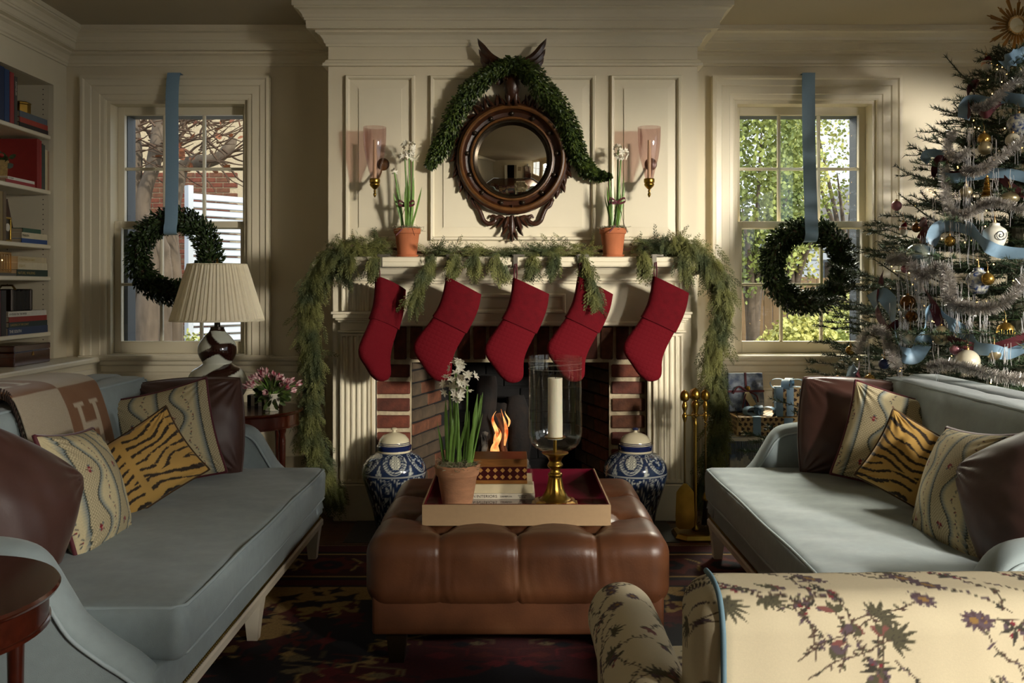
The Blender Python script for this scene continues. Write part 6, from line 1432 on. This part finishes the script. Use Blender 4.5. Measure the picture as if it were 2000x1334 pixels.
# ornaments
OM = {'gold': mat('matte_gold_glass', '#a8853f', .25, .9), 'champagne': mat('champagne_glass', '#a89a78', .28, .7), 'pearl': mat('pearl_glass', '#cfc7b0', .22, .1, coat=.6), 'bronze': mat('bronze_glass', '#6d4a26', .25, .8), 'pink': mat('pink_glass', '#a8707a', .25, .4),
      'blue': mat('blue_glass', '#1d2f5c', .2, .3, coat=.5), 'delft': mat('delft_glass', '#c4c3b4', .15, col2='#2f4271', vs=60, coat=.6), 'teal': mat('mottled_silver_glass', '#8f978c', .12, .6, col2='#4e6270', vs=18, coat=.5), 'white': mat('white_china', '#cbc8bb', .2, coat=.5)}
def bauble(px_, py_, r, m, label, kind='ball', sc=(1, 1, 1), push=.03):
    rad = r/385; c = on_tree(px_, py_, push); o = thing('ornament', label, 'ornament', c, 'ornaments on the fir tree')
    if kind == 'ball': MB().sphere((0, 0, 0), rad, 24, 16, sc).build('ball', OM[m], o, smooth=80)
    elif kind == 'jar': MB().lathe(spline([(.001, -rad*1.15), (rad*.5, -rad*1.15), (rad*.8, -rad*.7), (rad, 0), (rad*.9, rad*.5), (rad*.45, rad*.85), (rad*.42, rad*1.05), (rad*.3, rad*1.1), (.001, rad*1.2)], 30), seg=28, cap=False).build('jar_body', OM[m], o, smooth=50)
    elif kind == 'cage':
        MB().lathe([(rad, -rad*.6), (rad*1.02, -rad*.5), (rad, -rad*.45)], seg=24, cap=False).lathe([(.001, rad), (rad*.5, rad*.85), (rad*.85, rad*.5), (rad, rad*.2), (rad, rad*.1)], seg=24, cap=False).build('dome', OM[m], o, smooth=50)
        for k in range(10): a = 2*PI*k/10; MB().tube([(rad*.98*math.cos(a), rad*.98*math.sin(a), -rad*.5), (rad*.98*math.cos(a), rad*.98*math.sin(a), rad*.12)], .0016, 5).build('bar', OM[m], o)
    elif kind == 'tower':
        for k in range(4): MB().lathe([(rad*(1-.2*k), k*rad*.8-rad), (rad*(1-.2*k)*.7, k*rad*.8-rad*.5), (rad*(1.15-.2*k), k*rad*.8-rad*.45), (rad*(.8-.2*k), k*rad*.8-rad*.2)], seg=16).build('tier', OM[m], o, smooth=40)
    elif kind == 'santa':
        MB().sphere((0, 0, 0), rad*.8, 18, 12, (1, .9, 1.05)).build('face', mat('ornament_skin', '#c99a80', .35) if 'ornament_skin' not in bpy.data.materials else bpy.data.materials['ornament_skin'], o, smooth=80)
        MB().sphere((0, -rad*.25, -rad*.55), rad*.85, 18, 12, (1, .8, .95)).sphere((0, -.0, rad*.45), rad*.8, 18, 10, (1.05, 1, .3)).build('beard_and_brim', OM['white'], o, smooth=80)
        MB().loft([[(rad*.2*q+w*rad*math.cos(a), w*rad*math.sin(a), rad*(.45+.45*q)) for a in np.linspace(0, 2*PI, 14, endpoint=False)] for q, w in ((0, .8), (1, .6), (2, .28), (2.6, .05))]).build('hat', M['red'], o, smooth=60)
        for s_ in (-1, 1): MB().sphere((s_*rad*.28, -rad*.68, rad*.12), rad*.09, 8, 6).build('eye', M['ink'], o)
        MB().sphere((0, -rad*.78, -.08*rad), rad*.14, 10, 6).build('nose', OM['pink'], o, smooth=60)
    top = rad*(1.2 if kind == 'jar' else (1.6 if kind == 'santa' else (2.2 if kind == 'tower' else sc[2])))
    MB().lathe([(.006, top-.003), (.006, top+.007), (.002, top+.008)], seg=10).tube([(0, 0, top+.008), (.003, .004, top+.03), (0, .012, top+.05)], .0009, 4).build('cap_and_loop', M['gold'], o)
for a in ((1922, 272, 12, 'gold', 'matte gold ball hanging just above a pearl ball near the tree top'), (1924, 289, 13, 'champagne', 'translucent champagne ball directly below the upper gold ball'), (1978, 274, 13, 'pearl', 'cream pearl ball near the right edge below the blue-patterned ornament'),
          (1990, 243, 21, 'delft', 'blue-and-white ball cut by the right edge near the tree top'), (1852, 340, 8, 'gold', 'tiny gold ball beside the folded burgundy ribbon'), (1887, 376, 12, 'champagne', 'champagne ball above the upper tinsel loop'),
          (1928, 372, 11, 'gold', 'gold tiered pagoda ornament standing above the tinsel', 'tower'), (1972, 387, 15, 'champagne', 'wide champagne onion ornament resting on the tinsel', 'ball', (1.1, 1.1, .72)), (1943, 460, 20, 'white', 'white jar ornament with grey spiral under the upper tinsel', 'jar'),
          (1855, 471, 10, 'gold', 'shiny gold ball below the end of the pale blue ribbon'), (1798, 498, 26, 'teal', 'large mottled silver-blue glass ornament at the tree left side', 'ball', (1.1, 1.1, .85)), (1911, 548, 20, 'delft', 'blue and white jar ornament inside the big tinsel loop', 'jar'),
          (1929, 545, 11, 'gold', 'polished gold ball overlapping the blue and white jar ornament', 'ball', (1, 1, 1), .07), (1768, 525, 8, 'pink', 'small dusty pink ball under the large silver-blue ornament'), (1773, 591, 14, 'bronze', 'bronze ball left of the burgundy ribbon mid tree'), (1780, 618, 11, 'bronze', 'dark bronze ball in shade below the other bronze ball'),
          (1778, 660, 14, 'pearl', 'pearl grey ball framed by the looped blue ribbon'), (1838, 655, 17, 'champagne', 'frosted round ornament with red detail by the icicle tinsel'), (1866, 682, 10, 'pink', 'shiny pink ball low on the tree'), (1890, 706, 20, 'pearl', 'big cream ball just above the sofa back'),
          (1964, 645, 14, 'gold', 'gold birdcage ornament at the lower right of the tree', 'cage'), (1698, 743, 11, 'gold', 'gold ball hanging lowest at the tree left side'), (1636, 748, 11, 'blue', 'dark blue ball at the lowest left tip of the tree'), (1727, 711, 10, 'blue', 'cobalt ball beside the lower tinsel'), (1661, 684, 9, 'gold', 'gold ball in front of the right window corner'),
          (1926, 126, 12, 'white', 'little santa head ornament near the tree top', 'santa'), (1764, 448, 9, 'white', 'small santa ornament hanging at the tree left edge', 'santa'), (1751, 402, 10, 'pink', 'clear pinkish drop hanging from the upper left tip'), (1790, 445, 9, 'bronze', 'amber ball behind the icicle strands'), (1942, 690, 12, 'champagne', 'pale champagne ball above the lower tinsel right')):
    bauble(*a)
sp = MB(); c = on_tree(1943, 460, .03); sp.tube([(c.x+.002*t*math.cos(t), c.y-.053, c.z+.002*t*math.sin(t)) for t in np.linspace(0, 13, 50)], .0018, 4, cap=False)
o_ = sp.build('spiral_mark', M['extframe']); par = [o for o in bpy.data.objects if o.name.startswith('ornament') and 'spiral' in o.get('label', '')][0]; o_.parent = par; o_.matrix_parent_inverse = Matrix.Translation(par.location).inverted()
# string lights
sl = thing('string_lights', 'warm white string lights wound through the tree', 'lights', (0, 0, 0)); lb = MB(); wr_ = []
for k in range(330):
    zz = .55+1.95*(k/330); a = k*.42+RNG.uniform(-.2, .2); r = tr(zz)*RNG.uniform(.55, .93); p = (TCX+r*math.cos(a), TCY+r*math.sin(a), zz+RNG.uniform(-.03, .03)); wr_.append(p)
    if p[0] < 3.35 and p[1] < 5.6 and inside((p[0]-TCX, p[1]-TCY, p[2])): lb.sphere(p, .0036, 6, 4)
lb.build('bulbs', M['bulb'], sl, kind='stuff')
wr_ = [(min(x, 3.34), min(y, 5.6), z_) for x, y, z_ in wr_ if inside((x-TCX, y-TCY, z_))]; MB().tube(wr_[::2], .0016, 4, cap=False).build('wire', M['leaf2'], sl)
# ribbons on the tree
def tree_ribbon(name, label, pts, m, w, push=.05, tw=.5, group='ribbons on the fir tree'):
    q = spline([tuple(on_tree(a, b, push+.02*math.sin(i*2.1))) for i, (a, b) in enumerate(pts)], 60); tg = np.gradient(q, axis=0); tg /= np.linalg.norm(tg, axis=1)[:, None]; rings = []
    for i in range(60):
        up = np.array([0, .35*math.sin(i*.23), 1.0]); s_ = up-tg[i]*(up@tg[i]); s_ /= np.linalg.norm(s_)+1e-6; n_ = np.cross(tg[i], s_); t = tw*math.sin(i*.19+len(pts)); s2 = s_*math.cos(t)+n_*math.sin(t)
        if i and np.dot(s2, prev) < 0: s2 = -s2
        prev = s2; rings.append([tuple(q[i]+s2*w/2), tuple(q[i]+n_*.0012), tuple(q[i]-s2*w/2), tuple(q[i]-s2*w/2+n_*.001), tuple(q[i]-n_*.0002), tuple(q[i]+s2*w/2+n_*.001)])
    o = thing(name, label, 'ribbon', tuple(q[0]), group); b_ = MB().loft(rings).build('strip', m, o, smooth=60); b_.matrix_parent_inverse = Matrix.Translation(q[0]).inverted()
rb_, bu_ = M['ribbon'], M['bur']
tree_ribbon('blue_ribbon', 'pale blue ribbon looped near the tree top', [(1882, 232), (1890, 198), (1925, 198), (1965, 190), (2010, 200)], rb_, .06)
tree_ribbon('blue_ribbon', 'pale blue ribbon running right from the upper left bough', [(1806, 318), (1812, 300), (1838, 305), (1832, 335), (1860, 348), (1905, 342), (1960, 338), (2010, 348)], rb_, .05)
tree_ribbon('blue_ribbon', 'pale blue ribbon arching over the spiral jar ornament', [(1818, 478), (1830, 447), (1860, 440), (1895, 448), (1925, 478), (1955, 492), (2010, 496)], rb_, .06)
tree_ribbon('blue_ribbon', 'pale blue ribbon dipping in a deep V around the pearl ball', [(1700, 590), (1722, 575), (1742, 600), (1750, 650), (1765, 690), (1790, 692), (1808, 655), (1808, 620), (1820, 605)], rb_, .075)
tree_ribbon('blue_ribbon', 'pale blue ribbon wandering to the lower right of the tree', [(1838, 608), (1858, 632), (1885, 650), (1905, 678), (1940, 684), (1965, 690), (2010, 674)], rb_, .055)
tree_ribbon('blue_ribbon', 'short pale blue ribbon end above the right sofa pillow', [(1655, 726), (1672, 722), (1668, 745), (1682, 775)], rb_, .06)
tree_ribbon('blue_ribbon', 'pale blue ribbon draped under the star', [(1960, 130), (1985, 110), (2010, 105)], rb_, .08)
tree_ribbon('burgundy_ribbon', 'burgundy ribbon looped near the tree top', [(1893, 230), (1890, 180), (1908, 162), (1900, 200), (1925, 225), (1960, 195), (2010, 192)], bu_, .035)
tree_ribbon('burgundy_ribbon', 'burgundy ribbon slanting from left bough to right edge', [(1822, 345), (1832, 312), (1845, 312), (1855, 340), (1900, 336), (1940, 335), (1975, 365), (2010, 385)], bu_, .035)
tree_ribbon('burgundy_ribbon', 'burgundy ribbon hanging left of the blue arch', [(1798, 432), (1812, 440), (1800, 470), (1795, 510)], bu_, .05)
tree_ribbon('burgundy_ribbon', 'burgundy ribbon twisting through the lower tree', [(1806, 565), (1822, 595), (1835, 630), (1850, 655), (1880, 672), (1925, 682), (1965, 672), (2010, 656)], bu_, .04)
tree_ribbon('burgundy_ribbon', 'burgundy ribbon at the far left of the tree beside the window', [(1726, 528), (1718, 570), (1714, 610), (1735, 640), (1755, 630)], bu_, .035)
tree_ribbon('burgundy_ribbon', 'burgundy ribbon hanging above the sofa pillow', [(1678, 705), (1676, 735), (1660, 765)], bu_, .025)
# tinsel garlands and icicle strands
M['silver'] = mat('silver_tinsel', '#c6c1bb', .3, .7)
def tinsel(label, pts, rad=.03, n=5200, push=.075):
    q = spline([tuple(on_tree(a, b, push)) for a, b in pts], 200); tg = np.gradient(q, axis=0); L_ = np.linalg.norm(np.diff(q, axis=0), axis=1).sum(); n = int(n*L_/1.0); tg /= np.linalg.norm(tg, axis=1)[:, None]; i = RNG.integers(0, 200, n); d = RNG.normal(size=(n, 3)); d -= tg[i]*np.sum(d*tg[i], 1)[:, None]
    tv = np.array([[-.035, 0, 0], [.035, 0, 0], [.03, 1, 0], [-.03, 1, 0]], float); o = thing('tinsel_garland', label, 'tinsel', tuple(q[0]), 'silver tinsel on the fir tree')
    v, f = inst(tv, np.array([[0, 1, 2, 3]]), frames(d+tg[i]*.2)*(rad*RNG.uniform(.7, 1.15, n))[:, None, None], q[i]); b_ = link('bristles', np_mesh('bristles', v-q[0], f), M['silver'], o, 'stuff')
    MB().tube(q[::4]-q[0], .002, 4).build('core', M['silver'], o)
tinsel('silver tinsel high under the star', [(1898, 215), (1930, 205), (1962, 178), (2005, 140)])
tinsel('silver tinsel swag with blue ribbon along it, upper right', [(1878, 330), (1910, 335), (1945, 312), (2005, 272)])
tinsel('silver tinsel bunched on the upper left boughs', [(1862, 255), (1850, 290), (1868, 310), (1890, 295)], .028)
tinsel('silver tinsel hanging in a loop beside the white jar ornament', [(1845, 325), (1846, 375), (1858, 412), (1885, 420), (1915, 402), (1950, 396), (2005, 412)])
tinsel('silver tinsel making the big loop at mid tree', [(1735, 510), (1770, 505), (1800, 540), (1835, 522), (1852, 545), (1855, 585), (1885, 600), (1925, 602), (1965, 588), (2005, 545)], .034, 5600)
tinsel('silver tinsel at the lowest left boughs by the window', [(1672, 690), (1690, 655), (1722, 645), (1738, 680), (1750, 715)], .03)
tinsel('silver tinsel lying just above the right sofa back', [(1810, 718), (1850, 712), (1900, 722), (1950, 735), (2005, 742)], .03)
ic = thing('icicle_tinsel', 'silver icicle strands hanging in tufts all over the tree', 'tinsel', (0, 0, 0)); Vi, Fi, kk = [], [], 0
for k in range(120):
    px_, py_ = (RNG.uniform(1690, 2010), RNG.uniform(120, 700)) if k > 60 else (RNG.uniform(1745, 1900), RNG.uniform(230, 640))
    if px_ < 1985-(py_-60)*.5: continue
    b0 = np.array(on_tree(px_, py_, .07))
    for s_ in range(RNG.integers(4, 11)):
        ln = RNG.uniform(.05, .24); p = b0+np.array([RNG.normal()*.01, RNG.normal()*.01, RNG.normal()*.02]); pr = p
        for q_ in range(5):
            nx_ = pr+np.array([RNG.normal()*.003, RNG.normal()*.003, -ln/5]); w = np.array([.0013, .0007, 0]); Vi += [pr-w, pr+w, nx_+w, nx_-w]; Fi.append([kk, kk+1, kk+2, kk+3]); kk += 4; pr = nx_
link('strands', np_mesh('strands', np.array(Vi), np.array(Fi)), M['silver'], ic, 'stuff')

# ------------------------------------------------------------------ floral armchair in the foreground
cc = Canvas(1000, 1000, '#cfc3a4')
def chintz():
    r = random.Random(21); ol, br, pu, re, dk = '#4f4b37', '#4e3b30', '#584850', '#7a2632', '#37332a'
    def sprig(x, y, a, ln):
        pts = [(x, y)]; aa = a
        for k in range(7): aa += r.uniform(-.3, .3); x += ln/7*math.cos(aa); y += ln/7*math.sin(aa); pts.append((x, y))
        for dx in (-1000, 0, 1000):
            for dy in (-1000, 0, 1000): cc.line([(p+dx, q+dy) for p, q in pts], 4.5, br)
        return pts, aa
    def wr(f):
        for dx in (-1000, 0, 1000):
            for dy in (-1000, 0, 1000): f(dx, dy)
    for k in range(44):
        x, y = r.uniform(0, 1000), r.uniform(0, 1000); pts, aa = sprig(x, y, r.uniform(0, 6.3), r.uniform(150, 300))
        for (p, q) in pts[1:]:
            for e in range(2): a = r.uniform(0, 6.3); l = r.uniform(14, 26); c = r.choice((ol, dk, pu, br)); wr(lambda dx, dy: cc.leaf(p+dx, q+dy, l, l*.42, a, c))
        X_, Y_ = pts[-1]; t = r.randrange(4)
        if t == 0:
            for e in range(7): a = aa-1.3+e*.43; l = r.uniform(55, 85); wr(lambda dx, dy: (cc.leaf(X_+dx, Y_+dy, l, 15, a, ol), cc.line([(X_+dx, Y_+dy), (X_+dx+l*.8*math.cos(a), Y_+dy+l*.8*math.sin(a))], 1.5, dk)))
        elif t == 1:
            for e in range(10): a = 2*PI*e/10; wr(lambda dx, dy: cc.leaf(X_+dx, Y_+dy, 40, 16, a, pu if e % 2 else '#4e3a40'))
            wr(lambda dx, dy: cc.disc(X_+dx, Y_+dy, 12, '#8a6a38'))
        elif t == 2:
            for e in range(9): ox, oy = r.uniform(-30, 30), r.uniform(-30, 30); wr(lambda dx, dy: cc.disc(X_+dx+ox, Y_+dy+oy, 8, re if e % 2 else pu))
            for e in range(4): a = r.uniform(0, 6.3); wr(lambda dx, dy: cc.leaf(X_+dx, Y_+dy, 55, 12, a, dk))
        else:
            for e in range(6): a = aa+r.uniform(-1.2, 1.2); c = r.choice((pu, '#7a4a44', ol)); wr(lambda dx, dy: cc.leaf(X_+dx, Y_+dy, 48, 22, a, c))
chintz()
def chcol(V, U): return cc.sample((V[:, 0]*1.0+V[:, 1]*.75+.1)/.56, (V[:, 2]+V[:, 1]*.8)/.56, True)
CH = mat('floral_linen', '#cccccc', .9, vcol=True, var=.05, vs=300, bump=.12, bs=500, bd=.001)
ch = thing('armchair', 'cream armchair in brown floral linen, its back to the camera', 'armchair', (.66, 1.8, 0)); ch.location = (0, 0, 0)
bk = rbox('back', (.296, 1.03, 1.47, 1.66, .30, .80), .06, (265, 30, 170), CH, ch, col=chcol, uni=True, disp=lambda V, U: .004*vnoise(V, 7, 1))
M['chpipe'] = mat('blue_chair_piping', '#5d7a88', .8)
for x in (.338, .988): MB().tube(spline([(x, 1.60, .806), (x-.0, 1.55, .808), (x, 1.5, .796), (x, 1.475, .76), (x, 1.467, .7), (x, 1.466, .5), (x, 1.467, .3)], 40), .0048, 8).build('piping', M['chpipe'], bk, smooth=60)
def arm(x0, x1, lab):
    xc = (x0+x1)/2; R = (x1-x0)/2; rings = []; nY = 150
    for k in range(nY):
        t = k/(nY-1); y = 1.56+t*.58; e = min(1, max(.05, (1-t)/.12)); e = math.sqrt(max(0.0, 1-(1-e)**2)) if t > .88 else 1; rr = R*(.55+.45*e); ring = []
        zc = .548+.006*math.sin(t*3)
        for q in range(94): a = math.radians(-40+260*q/93); ring.append((xc+rr*math.cos(a), y, zc+rr*math.sin(a)*1.02))
        for zz in (.40, .32, .22): ring.append((xc-R*.72*e, y, zz))
        for zz in (.22, .32, .40): ring.append((xc+R*.72*e, y, zz))
        rings.append(ring)
    mb = MB().loft(rings); me = mb.mesh('arm', 60); V = np.array(mb.v); a = me.color_attributes.new('Col', 'FLOAT_COLOR', 'POINT'); c4 = np.ones((len(V), 4), np.float32); c4[:, :3] = cc.sample(((np.arange(len(V)) % 100)/100*.5+lab*.23)/.56, V[:, 1]/.56, True); a.data.foreach_set('color', c4.ravel()); return link('arm', me, CH, ch)
arm(.172, .325, 0); arm(1.0, 1.153, 1)
rbox('seat_cushion', (.322, 1.005, 1.63, 2.2, .30, .45), .04, (80, 80, 16), CH, ch, crown=.02, col=chcol); rbox('seat_base', (.24, 1.08, 1.52, 2.14, .14, .31), .02, (60, 50, 16), CH, ch, col=chcol)
for x in (.29, 1.03):
    for y in (1.56, 2.1): MB().lathe([(.016, .0125), (.024, .06), (.028, .145)], (x, y, 0), 14).build('leg', M['mahog'], ch, smooth=40)
# ------------------------------------------------------------------ the garden outside
og = MB().box(-14, 16, YW+.31, 40, -.75, -.5); gmat = mat('leaf_litter_ground', '#6f6247', .95, col2='#544f34', vs=2.5, det=7); o = og.build('ground', gmat); o['kind'] = 'structure'
M['oleaf'] = mat('garden_leaf', '#98a355', .6, col2='#5f6f38', vs=2); M['oleaf2'] = mat('yellow_green_leaf', '#c2c070', .6, col2='#8b9850', vs=2); M['odark'] = mat('dark_evergreen_leaf', '#465634', .6, col2='#28361f', vs=3)
def foliage(c, rad, n, size, seed):
    r = np.random.default_rng(seed); d = r.normal(size=(n, 3)); d /= np.linalg.norm(d, axis=1)[:, None]; rr = r.uniform(.3, 1, n)**.5; lump = 1+.25*vnoise(d*1.0, 4, seed)
    p = np.array(c)+d*np.array(rad)*(rr*lump)[:, None]; return inst(lfv, lff, frames(r.normal(size=(n, 3)))*(size*r.uniform(.6, 1.3, n))[:, None, None], p)
def bush(name, label, c, rad, n, size, m, seed, trunk=None, group=None):
    o = thing(name, label, 'tree' if trunk else 'shrub', (c[0], c[1], -.5), group); v, f = foliage(c, rad, int(n*1.7), size*.68, seed); v[:, 2] = np.maximum(v[:, 2], -.49); link('foliage', np_mesh('foliage', v-np.array([c[0], c[1], -.5]), f), m, o, 'stuff')
    mb = MB(); r = random.Random(seed); H_ = c[2]+.5
    for k in range(6 if trunk else 9): a = 2*PI*k/6; mb.tube(spline([(0, 0, 0) if trunk else (.1*math.cos(a), .1*math.sin(a), 0), (.1*rad[0]*math.cos(a), .1*rad[1]*math.sin(a), H_*.55), (.75*rad[0]*math.cos(a), .75*rad[1]*math.sin(a), H_+rad[2]*.5*math.sin(k))], 10), np.linspace((trunk or .02), .008, 10), 7)
    mb.build('stems', M['bark'], o, smooth=60)
# --- right window: sunlit shrubs, board fence, broadleaf trees, pale house
def wx(px_, y): return (px_-1000)*y/FPX
bush('shrub', 'dark clipped evergreen shrub low outside the right window, left side', (wx(1490, 9), 9.0, .15), (.42, .5, .62), 3500, .07, M['odark'], 1)
bush('shrub', 'sunlit yellow-green shrub outside the right window, centre', (wx(1572, 9.6), 9.6, .45), (.55, .5, .62), 4500, .075, M['oleaf2'], 2)
bush('shrub', 'sunlit pale green shrub outside the right window, right side', (wx(1685, 11.2), 11.2, .55), (.6, .5, .65), 4500, .075, M['oleaf2'], 3)
bush('garden_tree', 'leafy green tree filling the upper left of the right window', (wx(1470, 11), 11, 2.75), (.72, .9, 1.5), 6500, .085, M['oleaf'], 4, .09)
bush('garden_tree', 'yellowing tree behind the ribbon in the right window', (wx(1548, 13), 13, 2.6), (.45, .6, 1.3), 2600, .10, M['oleaf2'], 5, .1)
bush('garden_tree', 'sparse tree with bare branches in the upper right of the right window', (wx(1655, 15.4), 15.4, 3.6), (.95, .8, 1.2), 900, .10, M['oleaf2'], 6, .1)
fc = thing('board_fence', 'weathered wooden board fence beyond the shrubs', 'fence', (0, 14, -.5)); M['board'] = mat('weathered_board', '#8d7352', .85, var=.4, vs=5, stretch=(4, 4, .4))
fbm = MB().box(0, .128, -.012, .012, 0, 1.95, .004).mesh('board'); fbm.materials.append(M['board'])
for k in range(34): b_ = link('board', fbm, None, fc); b_.location = (2.9+k*.134, 0, random.uniform(-.02, .02))
MB().box(2.85, 7.5, .012, .06, .35, .45).box(2.85, 7.5, .012, .06, 1.5, 1.6).build('rail', M['board'], fc)
hw = thing('neighbour_house', 'bright white neighbouring house glimpsed through the right window', 'building', (8, 24, -.5)); M['wht'] = mat('white_siding', '#b9c0c8', .7); M['roofm'] = mat('grey_roof', '#8b8a86', .8)
MB().box(-.9, 6, 0, 4, 0, 3.3).build('wall', M['wht'], hw); MB().prism([(-1.2, 3.3), (6.3, 3.3), (6.0, 3.5), (2.5, 5.0), (-.9, 3.5)], (-.3, 4.3)).build('roof', M['roofm'], hw)
for k in range(12): MB().box(-.9, 6, -.02, 0, .25+k*.25, .262+k*.25).build('siding_line', M['roofm'], hw)
for k in range(3): wq = MB().box(.1+k*1.5, .8+k*1.5, -.03, .02, 1.1, 2.5).build('window', M['extframe'], hw); MB().box(.16+k*1.5, .74+k*1.5, -.035, -.03, 1.16, 2.44).build('pane', M['ball'], wq)
# --- left window: brick house corner, crape myrtle, louvred screen, white gable
bh = thing('brick_house', 'red brick house wall with pale joints outside the left window', 'building', (-5.2, 14, -.5))
MB().box(-1.6, .98, .03, .6, 0, 4.6).build('mortar_wall', M['mortar'], bh); bo = MB().box(-.1, .1, -.02, .05, -.033, .033, .004).mesh('brick'); bo.materials.append(M['brick']); bo2 = bo.copy(); bo2.materials.clear(); bo2.materials.append(M['brick3'])
cnt = 0
for r_ in range(38):
    for k in range(7):
        if cnt < 290: b_ = link('brick', random.choice((bo, bo2)), None, bh); b_.location = (-.50+k*.215+(.107 if r_ % 2 else 0), .03, .62+r_*.078); cnt += 1
lv = thing('louvred_screen', 'white louvred screen seen through the left window', 'screen', (-4.15, 11.8, 0)); lv.rotation_euler = (0, 0, math.radians(48))
slat = MB().box(-.02, 3.2, -.012, .012, -.045, .045, .003).xf(Matrix.Rotation(math.radians(-32), 4, 'X')).mesh('slat'); slat.materials.append(M['wht'])
for k in range(22): b_ = link('slat', slat, None, lv); b_.location = (0, 0, .32+k*.102)
for x in (0, .95, 1.9, 2.85): MB().box(x-.035, x+.035, -.05, .05, -.5, 2.6).build('post', M['wht'], lv)
wh2 = thing('white_gable_house', 'white house gable with grey roof in the upper left window', 'building', (-5.6, 19, -.5)); MB().box(-.4, 4.5, 0, 4, 0, 4.2).build('wall', M['wht'], wh2); MB().prism([(-1.0, 4.0), (-.8, 4.3), (.9, 5.6), (1.3, 5.7), (4.8, 4.3), (4.6, 4.0)], (-.5, 4.3)).build('roof', M['roofm'], wh2)
MB().box(-.4, 4.5, -.3, 0, 3.2, 3.5).build('eave_board', M['extframe'], wh2)
cm = thing('crape_myrtle', 'grey-trunked crape myrtle with bare twigs outside the left window', 'tree', (-3.05, 8.7, -.5)); tk = MB(); tw_ = MB(); r = random.Random(9)
def T_(px_, py_, y=8.7): q = P(px_, py_, y); return (q.x+3.05, q.y-8.7, q.z+.5)
def Pth(mb, pts, r0, r1, seg=10): n = 26; mb.tube(spline(pts, n), np.linspace(r0, r1, n)*(1+.08*np.sin(np.arange(n)*1.3)), seg)
Pth(tk, [T_(258, 931), T_(262, 600), T_(258, 430), T_(262, 330), T_(256, 190)], .13, .06); Pth(tk, [T_(295, 935, 8.6), T_(288, 640, 8.6), T_(292, 520, 8.65), T_(276, 400), T_(300, 320), T_(312, 200)], .12, .05)
Pth(tk, [T_(335, 918, 9), T_(338, 600, 9), T_(330, 470, 9), T_(345, 350, 9.1), T_(368, 320, 9.1), T_(420, 312, 9), T_(450, 285, 9), T_(455, 270, 9)], .11, .04); Pth(tk, [T_(285, 420), T_(310, 470, 8.7), T_(318, 560, 8.75), T_(310, 927, 8.8)], .06, .1)
tk.build('trunk', M['bark'], cm, smooth=60)
for k in range(150):
    a, b = r.uniform(240, 440), r.uniform(215, 330); ln = r.uniform(30, 110); an = r.uniform(-.9, .9)+(0 if r.random() < .7 else PI/2); y = r.uniform(8.3, 9.6); pts = [T_(a, b, y)]
    for q in range(4): an += r.uniform(-.35, .35); a += ln/4*math.cos(an); b += -ln/4*math.sin(an)*.8; pts.append(T_(a, b, y))
    Pth(tw_, pts, r.uniform(.006, .016), .003, 4)
tw_.build('twigs', M['twig'], cm, kind='stuff')
v, f = foliage(T_(400, 260), (.7, .4, .4), 60, .08, 4); link('last_leaves', np_mesh('last_leaves', v, f), mat('russet_leaf', '#7a4424', .7), cm, 'stuff')
bush('shrub', 'sunlit little shrub below the lamp shade in the left window', (wx(382, 10), 10, .35), (.3, .3, .45), 1500, .06, M['oleaf2'], 8)
bush('garden_tree', 'yellow-green tree top in the right corner of the left window', (wx(500, 27), 27, 5.6), (1.6, 1, 2.0), 2500, .16, M['oleaf2'], 9, .12)
# ------------------------------------------------------------------ the end of the room behind the camera (seen in the mirror)
dcs = MB().sweep([(0, 0), (0, .02), (.1, .03), (.12, .03), (.12, 0)], [(.35, YB, 0), (.35, YB, 2.1), (-.75, YB, 2.1), (-.75, YB, 0)], N=(0, 1, 0)); d1 = struct('door_1', dcs, M['trim'])
for x, rz in ((-.75, 2.3), (.35, .85)):
    lf = MB().box(0, .55, -.02, .02, .01, 2.08).xf(Matrix.Translation((x, YB+.02, 0))@Matrix.Rotation(rz if x < 0 else rz, 4, 'Z')).build('door_leaf', M['trim'], d1)
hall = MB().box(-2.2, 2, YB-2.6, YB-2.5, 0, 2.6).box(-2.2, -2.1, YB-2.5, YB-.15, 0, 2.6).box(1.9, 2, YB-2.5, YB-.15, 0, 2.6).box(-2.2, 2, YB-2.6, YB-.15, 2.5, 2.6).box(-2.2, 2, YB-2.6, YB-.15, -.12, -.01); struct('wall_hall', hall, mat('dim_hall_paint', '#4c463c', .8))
pc = thing('framed_print', 'framed print on the back wall reflected in the convex mirror', 'picture', (1.15, YB+.02, 1.5)); MB().sweep([(0, 0), (0, .02), (.03, .025), (.03, 0)], [(.2, 0, -.27), (.2, 0, .27), (-.2, 0, .27), (-.2, 0, -.27)], N=(0, 1, 0), closed=True).build('frame', M['carvedhi'], pc); MB().box(-.2, .2, -.005, .005, -.27, .27).build('print', mat('engraving', '#b8ab8c', .8, col2='#8d7c5c', vs=10, det=8), pc)
se = thing('secretary', 'tall mahogany secretary reflected at the right of the convex mirror', 'cabinet', (2.45, YB+.28, 0)); MB().box(-.5, .5, -.25, .25, .1, .9, .01).build('drawer_case', M['mahog'], se); MB().box(-.47, .47, -.24, .12, .9, 1.95, .01).build('upper_case', M['mahog'], se)
for x in (-.235, .235): MB().box(x-.225, x+.225, .12, .14, .95, 1.9, .004).build('door', M['mahog'], se)
for z_ in (.2, .45, .68): MB().box(-.47, .47, .25, .265, z_, z_+.19, .004).build('drawer', M['mahog'], se)
for x in (-.45, .45):
    for y in (-.2, .2): MB().lathe([(.03, 0), (.04, .1)], (x, y, 0), 12).build('foot', M['mahog'], se)
so2 = thing('small_vase', 'blue and white vase on top of the reflected secretary', 'vase', (2.45, YB+.25, 1.951)); MB().lathe(spline([(.05, 0), (.09, .1), (.11, .2), (.06, .3), (.05, .34)], 24), seg=32).build('body', OM['delft'], so2, smooth=50)
